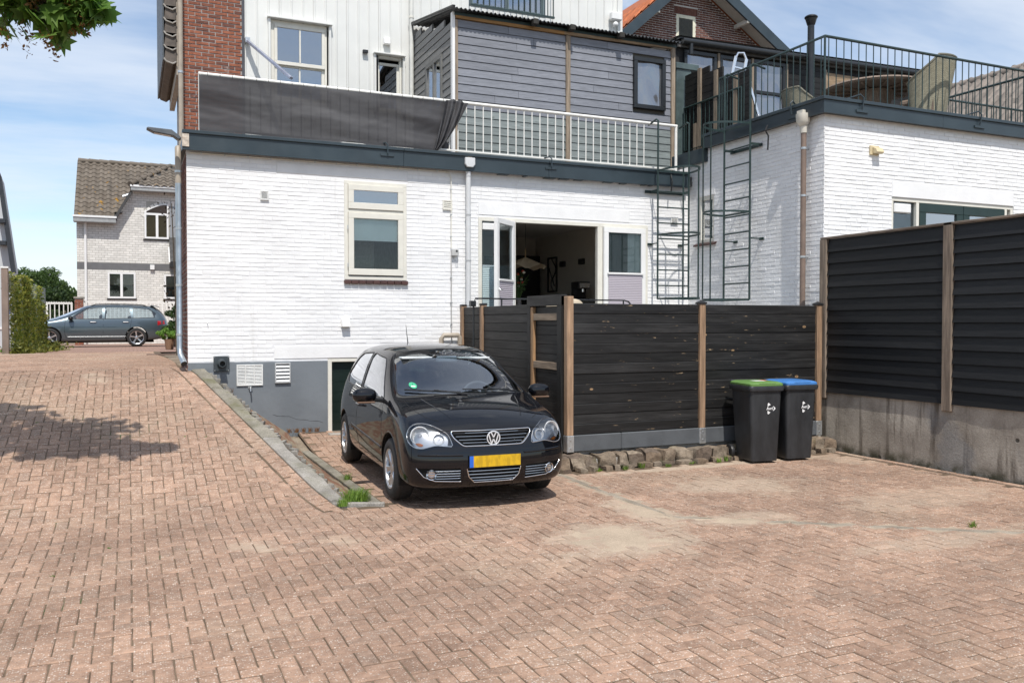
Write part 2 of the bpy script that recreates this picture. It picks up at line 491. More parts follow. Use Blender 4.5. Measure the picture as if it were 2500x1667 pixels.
U = .1000
def place_pavers(parent, items, name, limit, hl, hw):
    """items: (x, y, z, rotz, slope_x, slope_y, size) -> nearest ones as objects, the rest one mesh"""
    shapes = [paver_shape(hl, hw, s) for s in range(6)]
    items = sorted(items, key=lambda t: t[0] ** 2 + t[1] ** 2 if in_view(t[0], t[1], t[2]) else 1e6 + t[0] ** 2 + t[1] ** 2)
    meshes = []
    for v, q in shapes:
        me = bpy.data.meshes.new(name); me.from_pydata(v.tolist(), [], q.tolist()); finish(me, M['paver']); meshes.append(me)
    po = wloc(parent)
    vs = []; qs = []; off = 0
    for n, (x, y, z, rz, gx, gy) in enumerate(items):
        s = n % 6
        tilt = (rnd.uniform(-.008, .008), rnd.uniform(-.008, .008))
        rx, ry = math.atan(gy) + tilt[0], -math.atan(gx) + tilt[1]
        z2 = z + rnd.uniform(-.003, .003)
        rm = Matrix.Rotation(rx, 3, 'X') @ Matrix.Rotation(ry, 3, 'Y') @ Matrix.Rotation(rz + rnd.uniform(-.012, .012), 3, 'Z')
        if n < limit:
            link_mesh(name, meshes[s], parent, (x - po.x, y - po.y, z2 - po.z), rm.to_euler())
        else:
            v, q = shapes[s]
            vs.append(v @ np.array(rm, dtype=np.float32).T + np.array((x, y, z2), dtype=np.float32)); qs.append(q + off); off += len(v)
    if vs:
        o = np_mesh(name + '_field', np.concatenate(vs), np.concatenate(qs), M['paver'], parent)
        o['kind'] = 'stuff'

YAW = R(24)
def in_view(x, y, z=0, m=1.08):
    d = x * math.sin(YAW) + y * math.cos(YAW); r = x * math.cos(YAW) - y * math.sin(YAW)
    return d > .5 and abs(r / d) < .5952 * m and (z - CAMZ) / d > -.40 * m

def grad(X, Y):
    e = .08
    return ((ground_z(X + e, Y) - ground_z(X - e, Y)) / (2 * e), (ground_z(X, Y + e) - ground_z(X, Y - e)) / (2 * e))

strip_pts = [(4.62, 9.05), (4.56, 6.62), (7.1, 4.78), (9.2, 3.3)]     # concrete edging line across the yard
def seg_d(p, a, b):
    ax, ay = b[0] - a[0], b[1] - a[1]; t = max(0, min(1, ((p[0] - a[0]) * ax + (p[1] - a[1]) * ay) / (ax * ax + ay * ay)))
    return math.hypot(p[0] - a[0] - ax * t, p[1] - a[1] - ay * t)
def herring(x0, x1, y0, y1, ok, zf, gf):
    out = []
    for j in range(int(y0 / U), int(y1 / U) + 1):
        for i in range(int(x0 / U), int(x1 / U) + 1):
            m = (i - j) % 4
            if m == 0: cx, cy, rz = (i + 1) * U, (j + .5) * U, 0
            elif m == 3: cx, cy, rz = (i + .5) * U, (j + 1) * U, math.pi / 2
            else: continue
            if not ok(cx, cy): continue
            gx, gy = gf(cx, cy)
            out.append((cx, cy, zf(cx, cy), rz, gx, gy))
    return out
def near_cam(x, y):
    d = x * math.sin(YAW) + y * math.cos(YAW)
    if d < 2.3: return False
    return abs(x * math.cos(YAW) - y * math.sin(YAW)) < d * .70 + .9
def yard_ok(x, y):
    if not near_cam(x, y): return False
    if y > 8.95 and x > 4.6: return False
    if y > 8.12 and kerb_x(y) - .255 < x < LANE_X + .16: return False
    if y > 12.92 and x > LANE_X: return False
    if x > 8.78: return False
    if min(seg_d((x, y), a, b) for a, b in zip(strip_pts, strip_pts[1:])) < .055: return False
    return y < 13.25
yard = tag(bpy.data.objects.new('courtyard_paving', None), kind='structure'); COL.objects.link(yard)
place_pavers(yard, herring(-4.5, 9.2, 1.6, 13.4, yard_ok, ground_z, grad), 'paver', 300, U - .0040, U / 2 - .0040)

# border course beside the kerb, and the upper drive in running bond
drive = tag(bpy.data.objects.new('driveway_paving', None), kind='structure'); COL.objects.link(drive); drive.location = (0, 14, 1.1)
bord = []
ang = math.atan2(-1, .2171)
for k in range(4):
    y = 8.15
    while y < 13.25:
        off = .052 + .101 * k
        x = kerb_x(y) - off
        bord.append((x, y + (.1 if k % 2 else 0), ground_z(x, y + (.1 if k % 2 else 0)) - (.0, .0, .001, .003)[k], ang, 0, grad(x, y)[1])); y += .2005
row = 0; y = 13.30
while y < 24:
    x = -9 + (row % 2) * .1002
    while x < (.62 if y > 13 else 3):
        xx = x + .25 * math.sin((y - 13) * .5) * .3
        if near_cam(xx, y) and xx < .60: bord.append((xx, y, ground_z(xx, y), 0, 0, grad(xx, y)[1]))
        x += .2005
    y += .1010; row += 1
place_pavers(drive, bord, 'paver', 300, U - .0040, U / 2 - .0040)
far = MB(); 
for a, b in ((24.0, 32), (32, 42)):
    far.add([(-14, a, ramp_z(a) - .012), (12, a, ramp_z(a) - .012), (12, b, ramp_z(b) - .012), (-14, b, ramp_z(b) - .012)], [(0, 1, 2, 3)])
def far_paver():
    t = NT('far_paving')
    b = t.n('ShaderNodeTexBrick'); t.l(t.mapping((1, 1, 1)), b.inputs['Vector'])
    b.inputs['Scale'].default_value = 1; b.inputs['Brick Width'].default_value = .2115; b.inputs['Row Height'].default_value = .106; b.inputs['Mortar Size'].default_value = .006
    b.inputs['Color1'].default_value = (.33, .20, .15, 1); b.inputs['Color2'].default_value = (.29, .18, .14, 1); b.inputs['Mortar'].default_value = (.12, .09, .06, 1)
    return t.set(b.outputs[0], .9)
M['farpaver'] = far_paver()
o = far.build('driveway_far_part', M['farpaver'], drive)

# joint bed just under the pavers
bed = MB()
def bedgrid(x0, x1, y0, y1, n, m, inside, dz=-.0065):
    for a in range(n):
        for b in range(m):
            X0, X1 = x0 + (x1 - x0) * a / n, x0 + (x1 - x0) * (a + 1) / n
            Y0, Y1 = y0 + (y1 - y0) * b / m, y0 + (y1 - y0) * (b + 1) / m
            if inside((X0 + X1) / 2, (Y0 + Y1) / 2):
                bed.add([(X0, Y0, ground_z(X0, Y0) + dz), (X1, Y0, ground_z(X1, Y0) + dz), (X1, Y1, ground_z(X1, Y1) + dz), (X0, Y1, ground_z(X0, Y1) + dz)], [(0, 1, 2, 3)])
bedgrid(-6, 9.0, 1, 7.7, 10, 12, lambda x, y: True)
bedgrid(-6, kerb_x(8.2), 7.7, 8.2, 5, 12, lambda x, y: True)
bedgrid(kerb_x(8.2), 9.0, 7.7, 8.2, 6, 3, lambda x, y: True, -.008)
bedgrid(-6, .45, 8.2, 13.4, 5, 40, lambda x, y: True)
for b in range(40):                                        # strip that follows the kerb
    Y0, Y1 = 8.2 + 5.2 * b / 40, 8.2 + 5.2 * (b + 1) / 40
    k0, k1 = min(kerb_x(Y0), 5), kerb_x(Y1)
    bed.add([(.45, Y0, ramp_z(Y0) - .0065), (k0, Y0, ramp_z(Y0) - .0065), (k1, Y1, ramp_z(Y1) - .0065), (.45, Y1, ramp_z(Y1) - .0065)], [(0, 1, 2, 3)])
bedgrid(LANE_X + .12, 5.1, 8.2, 12.98, 4, 24, lambda x, y: True)
bedgrid(5.1, 9.0, 8.2, 9.05, 4, 3, lambda x, y: True)
bedgrid(-14, .7, 13.4, 24.2, 8, 20, lambda x, y: True)
bed.build('joint_bed', M['joint'], yard, fixn=False)

# ------------------------------------------------------------------ kerbs and edging
def conc(name, col, moss=.4):
    t = NT(name)
    c = t.mix(t.ramp(t.noise(2.5, 7, rough=.65), .35, .68), tuple(x * .62 for x in col), col)
    c = t.scalecol(c, t.ramp(t.noise(90, 4), .3, .7, .75, 1.2))
    if moss: c = t.mix(t.ramp(t.noise(1.3, 8, rough=.7), .50, .66, 0, moss), c, (.13, .125, .065))
    t.bump(t.noise(55, 6, rough=.7), .6, .01)
    return t.set(c, .9, 0, .2)
M['concrete'] = conc('old_concrete', (.36, .335, .30))
M['concrete_sand'] = conc('sandy_concrete', (.37, .315, .25), .5)
M['concrete_moss'] = conc('mossy_concrete', (.30, .275, .225), .8)

def rough_block(name, dims, mat, parent, loc, rotz=0, seed=0, amp=.02, cuts=2, rot=None):
    bm = bmesh.new(); bmesh.ops.create_cube(bm, size=1)
    bmesh.ops.subdivide_edges(bm, edges=bm.edges[:], cuts=cuts, use_grid_fill=True)
    for v in bm.verts:
        p = Vector((v.co.x * dims[0], v.co.y * dims[1], v.co.z * dims[2]))
        e = sum(abs(c) > .49 for c in v.co)
        p *= (1, 1, .965, .92)[e]
        n = noise.noise_vector(p * 6 + Vector((seed * 3.7, seed * 1.3, 0)))
        v.co = p + n * amp
    me = bpy.data.meshes.new(name); bm.to_mesh(me); bm.free(); finish(me, mat, True, 50)
    po = wloc(parent) if parent else Vector((0, 0, 0))
    return link_mesh(name, me, parent, Vector(loc) - po, rot if rot else (0, 0, rotz))

kerb = thing('driveway_kerb', 'mossy concrete kerb running down beside the ramp to the grass tuft', 'kerb', (1.3, 10.7, .55))
for n in range(5):
    Ya, Yb = 13.0 - .92 * n - .006, 13.0 - .92 * (n + 1) + .006
    mb = MB(); m = 6; poly = []
    for q in range(m + 1):
        Yq = Ya + (Yb - Ya) * q / m; kx = kerb_x(Yq); z = ramp_z(Yq) + .022
        w = .175 + .02 * math.sin(Yq * 5)
        poly.append([(kx, Yq, z - .25), (kx, Yq, z - .012), (kx + .018, Yq, z), (kx + w - .02, Yq, z - .004 + .01 * math.sin(Yq * 17)), (kx + w + .01 * math.sin(Yq * 13), Yq, z - .03), (kx + w, Yq, z - .25)])
    for q in range(m):
        mb.add(poly[q] + poly[q + 1], [(i, i + 1, 7 + i, 6 + i) for i in range(5)])
    mb.add(poly[0], [(0, 1, 2, 3, 4, 5)]); mb.add(poly[-1], [(5, 4, 3, 2, 1, 0)])
    mb.build('kerb_segment', M['concrete_moss'] if n < 3 else M['concrete'], kerb)
# rubble band along the kerb's outer edge
rub = MB()
emb = MB(); N = 40; prev = None
for q in range(N + 1):
    Yq = 13.0 - 4.6 * q / N; kx = kerb_x(Yq) + .18; zt = ramp_z(Yq) - .02; zl = lane_z(Yq) - .0
    rowp = []
    for s in range(9):
        t = s / 8; X = kx + (LANE_X - .02 - kx) * t
        if X < kx: X = kx + .002 * s
        z = zt + (zl - zt) * (t ** .85) + .018 * noise.noise(Vector((X * 9, Yq * 9, 1)))
        rowp.append((X, Yq, z))
    if prev: emb.add(prev + rowp, [(i, i + 1, 10 + i, 9 + i) for i in range(8)])
    prev = rowp
def emb_mat():
    t = NT('embankment_old_brick_and_dirt')
    c = t.mix(t.ramp(t.noise(4, 6, t.mapping((3, .8, 1))), .4, .6), (.22, .12, .08), (.27, .22, .16))
    c = t.mix(t.ramp(t.noise(9, 6), .6, .7, 0, .8), c, (.33, .31, .27))
    c = t.mix(t.ramp(t.noise(2, 6), .6, .7, 0, .6), c, (.10, .075, .05))
    t.bump(t.noise(40, 6), .7, .02)
    return t.set(c, .95, 0, .1)
o = emb.build('embankment', emb_mat(), None, smooth=True); o['kind'] = 'structure'
for n in range(34):
    Yq = 12.8 - n * .125 + rnd.uniform(-.03, .03); kx = kerb_x(Yq) + .205
    rough_block('broken_stone', (rnd.uniform(.03, .075), rnd.uniform(.04, .12), .045), M['concrete'], kerb, (kx + rnd.uniform(-.015, .02), Yq, ramp_z(Yq) - .022), rnd.uniform(-.6, .6), n, .012, 2)
edge = thing('lane_edging', 'narrow concrete edging strip along the garage lane left of the black car', 'kerb', (LANE_X + .06, 10.6, 0))
for n in range(5):
    Ya = 8.18 + n * .76
    MB().box(LANE_X, LANE_X + .11, Ya, Ya + .752, -.1, .018).build('edging_slab', M['concrete_moss'], edge, bevel=.008)
MB().bar((1.80, 8.36, .0), (2.27, 8.16, .0), .055, .07).build('end_slab', M['concrete'], edge, bevel=.008)
M['sandbed'] = plain('swept_sand', (.36, .285, .21), .95, var=.15, scale=20, bump=.3)
yedge = thing('yard_edging', 'flush grey concrete edging line bending across the sandy courtyard', 'kerb', (4.56, 6.62, 0))
for a, b in zip(strip_pts, strip_pts[1:]):
    d = math.hypot(b[0] - a[0], b[1] - a[1]); n = max(1, round(d / 1.0))
    for k in range(n):
        p = Vector((a[0], a[1], 0)).lerp(Vector((b[0], b[1], 0)), (k + .004) / n); q = Vector((a[0], a[1], 0)).lerp(Vector((b[0], b[1], 0)), (k + .996) / n)
        MB().bar((p.x, p.y, -.053), (q.x, q.y, -.053), .085, .108).build('edging_slab', M['concrete_sand'], yedge, bevel=.006)
for a, b in zip(strip_pts, strip_pts[1:]):
    MB().bar((a[0], a[1], -.026), (b[0], b[1], -.026), .30, .046).build('sand_bed', M['sandbed'], yedge)


# loose sand lying over the joints
def sand_drift(label, cx, cy, rx, ry, rot, seed, h=.011):
    n = 56; vs = []; qs = []
    for i in range(n + 1):
        for k in range(n + 1):
            u, v = (i / n - .5) * 2.6, (k / n - .5) * 2.6; d = math.hypot(u, v)
            w = noise.fractal(Vector((u * 1.7 + seed, v * 1.7, seed)), 1.0, 2.0, 5) * .55
            z = h * (1 - (d + w * .8) ** 1.4 if d + w * .8 > 0 else 1) + .0025 * noise.noise(Vector((u * 14, v * 14, seed)))
            x, y = u * rx, v * ry
            vs.append((cx + x * math.cos(rot) - y * math.sin(rot), cy + x * math.sin(rot) + y * math.cos(rot), max(-.03, min(z, h)) - .001))
    for i in range(n):
        for k in range(n): a = i * (n + 1) + k; qs.append((a, a + n + 1, a + n + 2, a + 1))
    o = np_mesh('sand_drift', vs, qs, M['drift'], None, True); tag(o, label, 'sand', None, 'stuff')
dm = NT('loose_sand'); M['drift'] = dm.set(dm.scalecol((.42, .335, .25), dm.math('MULTIPLY', dm.ramp(dm.noise(90, 4), .3, .7, .85, 1.12), dm.ramp(dm.noise(3, 5), .3, .7, .88, 1.08))), .95, 0, .15); dm.bump(dm.noise(150, 3), .4, .004)
sand_drift('compact pale sand patch on the paving right of the black car', 3.72, 6.15, .33, .36, .3, 2.0, .008)
sand_drift('narrow pale sand drift at the bend of the yard edging', 4.46, 6.90, .13, .48, .05, 5.0, .008)
sand_drift('thin sand drift along the yard edging', 5.0, 6.27, .34, .09, -.62, 8.0, .006)
# ------------------------------------------------------------------ masonry helpers
def minus(iv, a, b):
    out = []
    for s, e in iv:
        if b <= s or a >= e: out.append((s, e)); continue
        if a > s: out.append((s, a))
        if b < e: out.append((b, e))
    return out

def brick_shape(L, H, proud, seed, jit, struck):
    r = random.Random(seed); ch = .003; v = []; proud *= r.uniform(.55, 1.15)
    for yy, k in ((.004, 0), (-proud, ch)):
        for sx, sz in ((-1, -1), (1, -1), (1, 1), (-1, 1)):
            jx, jz, jy = (r.uniform(-jit, jit) for _ in range(3)); jy *= .3
            if yy > 0: jx = jz = jy = 0
            else: jy += struck if sz > 0 else -struck * .5
            v.append((sx * (L / 2 - k) + jx, yy + jy, sz * (H / 2 - k) + jz))
    q = [(4, 5, 6, 7)] + [(i, (i + 1) % 4, 4 + (i + 1) % 4, 4 + i) for i in range(4)]
    return np.array(v, dtype=np.float32), np.array(q, dtype=np.int32)

def bricks(parent, o, ud, L, v0, v1, holes, mat, limit=300, bl=.21, course=.0625, joint=.011, hj=.010, proud=.009, jit=.0022, struck=.0025, seed=1, shape=None, drop=0):
    """running bond on a vertical face; u runs left to right seen from outside"""
    o = Vector(o); ud = Vector(ud).normalized(); nd = Vector((ud.y, -ud.x, 0)); rz = math.atan2(ud.y, ud.x)
    r = random.Random(seed); H = course - joint; full = []; cut = []
    step = bl + hj
    for c in range(int((v1 - v0) / course + .001)):
        z0 = v0 + c * course + joint / 2; zm = z0 + H / 2
        iv = [(0, L)]
        for (a, b, za, zb) in holes:
            if za - .35 * H < zm < zb + .35 * H: iv = minus(iv, a, b)
        if shape:
            a, b = shape(zm); iv = minus(minus(iv, -9, a), b, 999)
        k = -1; u = -(step / 2 if c % 2 else 0) + r.uniform(-.012, .012)
        while u < L:
            for s, e in iv:
                a, b = max(u, s), min(u + bl, e)
                if b - a > .02 and r.random() >= drop: (full if b - a > bl - .002 else cut).append((a, b, zm))
            u += step
    shapes = [brick_shape(bl, H, proud, seed * 10 + s, jit, struck) for s in range(8)]
    def P(u, z): return o + ud * u + Vector((0, 0, z))
    def key(t):
        p = P((t[0] + t[1]) / 2, t[2]); d = (p - Vector((0, 0, CAMZ))).length
        return d if in_view(p.x, p.y, p.z) else d + 1000
    full.sort(key=key)
    meshes = []
    for v, q in shapes:
        me = bpy.data.meshes.new('brick'); me.from_pydata(v.tolist(), [], q.tolist()); finish(me, mat); meshes.append(me)
    po = wloc(parent); rm = np.array(Matrix.Rotation(rz, 3, 'Z'), dtype=np.float32)
    vs = []; qs = []; off = 0
    for n, (a, b, zm) in enumerate(full):
        p = P((a + b) / 2, zm) + nd * r.uniform(-.0014, .0014)
        if n < limit: link_mesh('brick', meshes[r.randrange(8)], parent, p - po, (r.uniform(-.004, .004), r.uniform(-.003, .003), rz + r.uniform(-.003, .003)))
        else:
            v, q = shapes[r.randrange(8)]; vs.append(v @ rm.T + np.array(p, dtype=np.float32)); qs.append(q + off); off += len(v)
    for a, b, zm in cut:
        v, q = brick_shape(b - a, H, proud, r.randrange(9999), jit, struck)
        p = P((a + b) / 2, zm); vs.append(v @ rm.T + np.array(p, dtype=np.float32)); qs.append(q + off); off += len(v)
    if vs:
        ob = np_mesh('brickwork', np.concatenate(vs), np.concatenate(qs), mat, parent); ob['kind'] = 'stuff'

def holed(mb, x0, x1, z0, z1, holes, f):
    """slab of cells around rectangular holes; f(xa, xb, za, zb) adds one box"""
    X = sorted(set([x0, x1] + [h[i] for h in holes for i in (0, 1) if x0 < h[i] < x1]))
    Zs = sorted(set([z0, z1] + [h[i] for h in holes for i in (2, 3) if z0 < h[i] < z1]))
    for a, b in zip(X, X[1:]):
        run = None
        for c, d in zip(Zs, Zs[1:]):
            mx, mz = (a + b) / 2, (c + d) / 2
            if any(h[0] < mx < h[1] and h[2] < mz < h[3] for h in holes):
                if run: f(a, b, *run); run = None
            else: run = (run[0] if run else c, d)
        if run: f(a, b, *run)

def rect_frame(mb, x0, x1, z0, z1, y0, y1, w, wb=None):
    wb = wb or w
    mb.box(x0, x1, y0, y1, z1 - w, z1); mb.box(x0, x1, y0, y1, z0, z0 + wb)
    mb.box(x0, x0 + w, y0, y1, z0 + wb, z1 - w); mb.box(x1 - w, x1, y0, y1, z0 + wb, z1 - w)
    return mb

# ------------------------------------------------------------------ white building, ground storey
WX0, WX1, WY = .76, 9.30, 13.0
house = thing('white_brick_building', 'white painted brick rear extension with slate fascia, above the black car', 'building', (5, 13, 0))
W_WIN = (3.00, 3.98, 2.44, 3.94); W_DOOR = (5.19, 8.42, 1.18, 3.50); W_GAR = (2.74, 4.84, -.2, 1.245)
holes = [W_WIN, W_DOOR, W_GAR]
mb = MB()
holed(mb, WX0, WX1, -.3, 4.22, holes, lambda a, b, c, d: mb.box(a, b, WY, WY + .22, c, d))
mb.build('wall', M['whitemortar'], house)
lint = [(5.19, 8.04, 3.53, 3.75), (1.95, 4.84, 1.245, 1.44), (2.0, 4.0, 3.985, 4.14)]
bholes = [(a - WX0, b - WX0, c, d) for a, b, c, d in holes + lint]
bricks(house, (WX0, WY, 0), (1, 0, 0), WX1 - WX0, 1.215, 4.21, bholes, M['whitebrick'], seed=3, proud=.0050, jit=.0028, struck=.0008, hj=.004, joint=.0095)
for a, b, c, d in lint:
    MB().box(a + .004, b - .004, WY - .009, WY + .05, c + .004, d - .004).build('lintel', M['lintel'], house, bevel=.004)
# grey plinth down to the ramp
mb = MB(); mb.box(WX0, 2.735, WY - .014, WY, -.3, 1.212); mb.build('plinth', M['plinth'], house)
crack = MB(); pts = []
for i in range(26):
    t = i / 25; pts.append((1.92 + .74 * t, WY - .0145, .43 - .15 * t + .030 * noise.noise(Vector((t * 5, 2, 0))) + .012 * noise.noise(Vector((t * 17, 4, 0)))))
crack.tube(pts, [.0015 + .003 * abs(noise.noise(Vector((i * .7, 0, 0)))) for i in range(26)], 4); crack.build('crack', plain('crack_shadow', (.02, .02, .022), .9), house)
# side and back walls, roof deck
mb = MB(); mb.box(WX0, WX0 + .2, WY + .22, 14.6, -.3, 4.22); mb.box(.97, 1.12, 14.6, 19.4, -.3, 4.22); mb.box(4.70, 4.86, WY + .22, 18, 1.0, 4.05); mb.box(8.62, WX1, WY + .22, 18, -.3, 4.22)
mb.box(WX0 + .2, WX1, 18.0, 18.2, -.3, 4.22); mb.build('inner_wall', M['mortar'], house)
bricks(house, (WX0, 14.6, 0), (0, -1, 0), 1.58, 1.0, 4.21, [], M['brownbrick'], limit=0, seed=8)
MB().box(.98, WX1 + .0, WY - .10, 19.4, 4.225, 4.40).build('roof_deck', plain('roof_felt', (.10, .10, .10), .9, bump=.3), house)
# fascia in four lengths with cap
xs_ = [.70, 3.9, 6.4, 9.20]
for a, b in zip(xs_, xs_[1:]):
    MB().box(a + .002, b - .002, WY - .135, WY - .10, 4.195, 4.425).build('fascia_board', M['fascia'], house, bevel=.003)
    MB().box(a + .001, b - .001, WY - .16, WY - .02, 4.425, 4.475).build('fascia_cap', M['fascia'], house, bevel=.006)
MB().box(.72, .98, WY - .10, 14.6, 4.225, 4.42).build('roof_edge', M['fascia'], house, bevel=.003)
# fallen-in dark gaps under the fascia, right half
gap = MB()
for i in range(9):
    a = 5.5 + i * .38 + rnd.uniform(-.15, .15); gap.box(a, a + rnd.uniform(.04, .22), WY - .11, WY - .008, 4.196 - rnd.uniform(.004, .012), 4.2)
gap.build('fascia_drips', M['fascia'], house, kind='stuff')

# ------------------------------------------------------------------ kitchen window
def casement(x0, x1, z0, z1, y, parent, mf, glass, name='window', pane_w=.055, depth=.05):
    w = MB(); rect_frame(w, x0, x1, z0, z1, y, y + depth, pane_w, pane_w * 1.15)
    o = w.build(name, mf, parent, bevel=.004)
    g = MB(); g.box(x0 + pane_w, x1 - pane_w, y + .022, y + .028, z0 + pane_w, z1 - pane_w)
    g.build('pane', glass, o, world=True)
    return o
win = thing('kitchen_window', 'cream framed window with roller blind in the white ground storey wall', 'window', (3.49, 13, 2.44))
mb = MB(); rect_frame(mb, 3.0, 3.98, 2.44, 3.94, 12.985, 13.09, .055); mb.box(3.055, 3.925, 12.985, 13.09, 3.462, 3.512)
mb.build('frame', M['frame'], win, bevel=.004)
casement(3.058, 3.922, 2.51, 3.459, 13.0 - .035, win, M['frame'], M['glass'], 'sash', .085)
casement(3.058, 3.922, 3.515, 3.884, 13.0 - .035, win, M['frame'], M['glass_refl'], 'top_light', .085)
mb = MB()
for i in range(9): mb.box(2.99 + i * .112, 2.99 + i * .112 + .105, 12.945, 13.02, 2.375, 2.43)
mb.build('sill', plain('dark_red_sill_tile', (.075, .035, .03), .45, rand=.2), win, bevel=.006)
MB().box(3.14, 3.84, 13.02, 13.024, 3.04, 3.46).build('roller_blind', plain('grey_green_blind', (.84, .88, .87), .8, var=.03), win)
MB().box(3.12, 3.54, 13.30, 13.32, 2.44, 3.12).build('curtain', plain('brown_slatted_curtain', (.14, .12, .10), .85, var=.2, scale=30), win)
mb = MB()
for z in (3.23, 2.66): mb.cyl((3.045, 12.955, z - .03), (3.045, 12.955, z + .03), .008, n=8)
mb.build('hinge', M['steel'], win)
mb = MB(); mb.lathe([(.001, 2.51), (.045, 2.51), (.055, 2.60), (.001, 2.60)], 12, c=(3.19, 13.12, 0)); mb.build('flower_pot', plain('cream_pot', (.5, .47, .38)), None)
tag(bpy.data.objects['flower_pot'], 'small cream pot on the sill behind the kitchen window glass', 'pot')

# ------------------------------------------------------------------ garden door set
door = thing('garden_door_set', 'white folding garden doors standing open above the black fence', 'door', (6.8, 13, 1.2))
mb = MB()
mb.box(5.19, 8.42, 12.985, 13.07, 3.435, 3.5); mb.box(5.19, 5.25, 12.985, 13.07, 1.2, 3.435); mb.box(5.80, 5.85, 12.985, 13.07, 1.2, 3.435)
mb.box(7.40, 7.50, 12.985, 13.07, 1.2, 3.435); mb.box(8.34, 8.42, 12.985, 13.07, 1.2, 3.435)
mb.build('frame', M['frame'], door, bevel=.004)
pleat_m = {}
def pleat(name, col):
    t = NT(name); w = t.n('ShaderNodeTexWave'); w.wave_type = 'BANDS'; w.bands_direction = 'Z'; w.inputs['Scale'].default_value = 10
    t.l(t.pos(), w.inputs['Vector'])
    return t.set(t.scalecol(col, t.ramp(w.outputs[0], 0, 1, .88, 1.06)), .8)
M['pleat_lilac'] = pleat('lilac_pleated_blind', (.42, .385, .43)); M['pleat_mint'] = pleat('mint_pleated_blind', (.40, .50, .52))
def pleated(x0, x1, z0, z1, y, mat, parent, swing=None):
    mb = MB(); n = int((z1 - z0) / .015); vs = []; 
    for i in range(n + 1):
        z = z0 + (z1 - z0) * i / n; yy = y - (.005 if i % 2 else 0); vs += [(x0, yy, z), (x1, yy, z)]
    if swing: vs = [swing(*v) for v in vs]
    mb.add(vs, [(2 * i, 2 * i + 1, 2 * i + 3, 2 * i + 2) for i in range(n)])
    return mb.build('pleated_blind', mat, parent)
# fixed left light
MB().box(5.25, 5.80, 13.02, 13.026, 1.2, 3.43).build('side_pane', M['glass'], door)
pleated(5.26, 5.79, 1.25, 2.70, 13.0, M['pleat_mint'], door)
MB().box(5.26, 5.79, 12.99, 13.015, 2.70, 2.72).build('blind_rail', M['alu'], door)
MB().box(5.26, 5.79, 12.98, 13.015, 3.29, 3.40).build('rolled_blind', M['whiteframe'], door, bevel=.01)
# right leaf, folded flat against the wall
rl = casement(7.50, 8.34, 1.2, 3.43, 12.93, door, M['whiteframe'], M['glass'], 'right_leaf', .09); MB().box(7.56, 8.0, 12.985, 12.99, 2.66, 3.36).build('dark_curtain', plain('grey_green_curtain', (.13, .145, .14), .8), door); MB().box(8.0, 8.28, 12.985, 12.99, 2.66, 3.36).build('pale_curtain', plain('pale_curtain_cloth', (.55, .57, .56), .8), door)
pleated(7.58, 8.26, 1.25, 2.62, 12.92, M['pleat_lilac'], door)
MB().box(7.56, 8.28, 12.895, 12.925, 2.62, 2.65).build('blind_rail', M['whiteframe'], door)
# left leaf, swung out towards the camera
hx, hy = 5.80, 12.96; sa = R(-138)
def swing(x, y, z):
    dx, dy = x - 0, y
    return (hx + dx * math.cos(sa) - dy * math.sin(sa), hy + dx * math.sin(sa) + dy * math.cos(sa), z)
lf = MB(); rect_frame(lf, 0, .70, 1.2, 3.44, -.03, .03, .085)
lf.v = [swing(*v) for v in lf.v]; ll = lf.build('left_leaf', M['whiteframe'], door, bevel=.004)
g = MB().box(.085, .615, -.003, .003, 1.28, 3.36); g.v = [swing(*v) for v in g.v]; g.build('pane', M['glass'], ll)
pleated(.09, .61, 1.28, 2.45, .03, M['pleat_lilac'], door, swing)
g = MB().box(.07, .63, .02, .045, 2.45, 2.48); g.v = [swing(*v) for v in g.v]; g.build('blind_rail', M['whiteframe'], door)
g = MB().tube([swing(.655, .035, 2.32), swing(.655, .075, 2.30), swing(.60, .08, 2.30)], .009, 6); g.build('handle', M['steel'], door)

# ------------------------------------------------------------------ room behind the doors
room = thing('dining_room', 'dim dining room shell seen through the open garden doors', 'room', (6.7, 15, 1.2))
RM = plain('room_wall_paint', (.68, .64, .57), .85, var=.03)
MB().box(4.87, 8.61, 13.23, 17.98, 1.10, 1.2).build('floor', wood('room_floor_oak', (.20, .13, .08), 'y'), room)
MB().box(4.87, 8.61, 13.23, 17.98, 3.72, 3.80).build('ceiling', plain('room_ceiling', (.78, .76, .72), .9, var=.02), room)
MB().box(4.865, 4.885, 13.23, 17.98, 1.2, 3.72).build('left_wall', RM, room)
MB().box(8.60, 8.615, 13.23, 17.98, 1.2, 3.72).build('right_wall', RM, room)
MB().box(4.89, 8.59, 17.96, 17.99, 1.2, 3.72).build('back_wall', RM, room)
cab = MB().box(7.3, 8.42, 17.35, 17.94, 1.2, 3.26).build('cabinet', plain('black_cabinet_paint', (.012, .012, .013), .5), None, bevel=.01)
tag(cab, 'tall black cabinet at the back of the dining room', 'cabinet')
fr = thing('wall_art_frame', 'black line art frame hanging on the dining room wall', 'picture', (8.59, 17.1, 2.5))
mb = MB()
for a, b, c, d in ((16.85, 17.30, 3.19, 3.22), (16.85, 17.30, 2.45, 2.48), (16.85, 16.88, 2.48, 3.19), (17.27, 17.30, 2.48, 3.19)): mb.box(8.565, 8.595, a, b, c, d)
mb.build('frame', M['black'], fr)
mb = MB(); mb.tube([(8.58, 17.02 + .12 * math.sin(i * .6), 2.48 + i * .059) for i in range(13)], .012, 5); mb.tube([(8.58, 17.25 - .04 * i, 3.0 - .06 * i) for i in range(8)], .012, 5)
mb.build('line_motif', M['black'], fr)
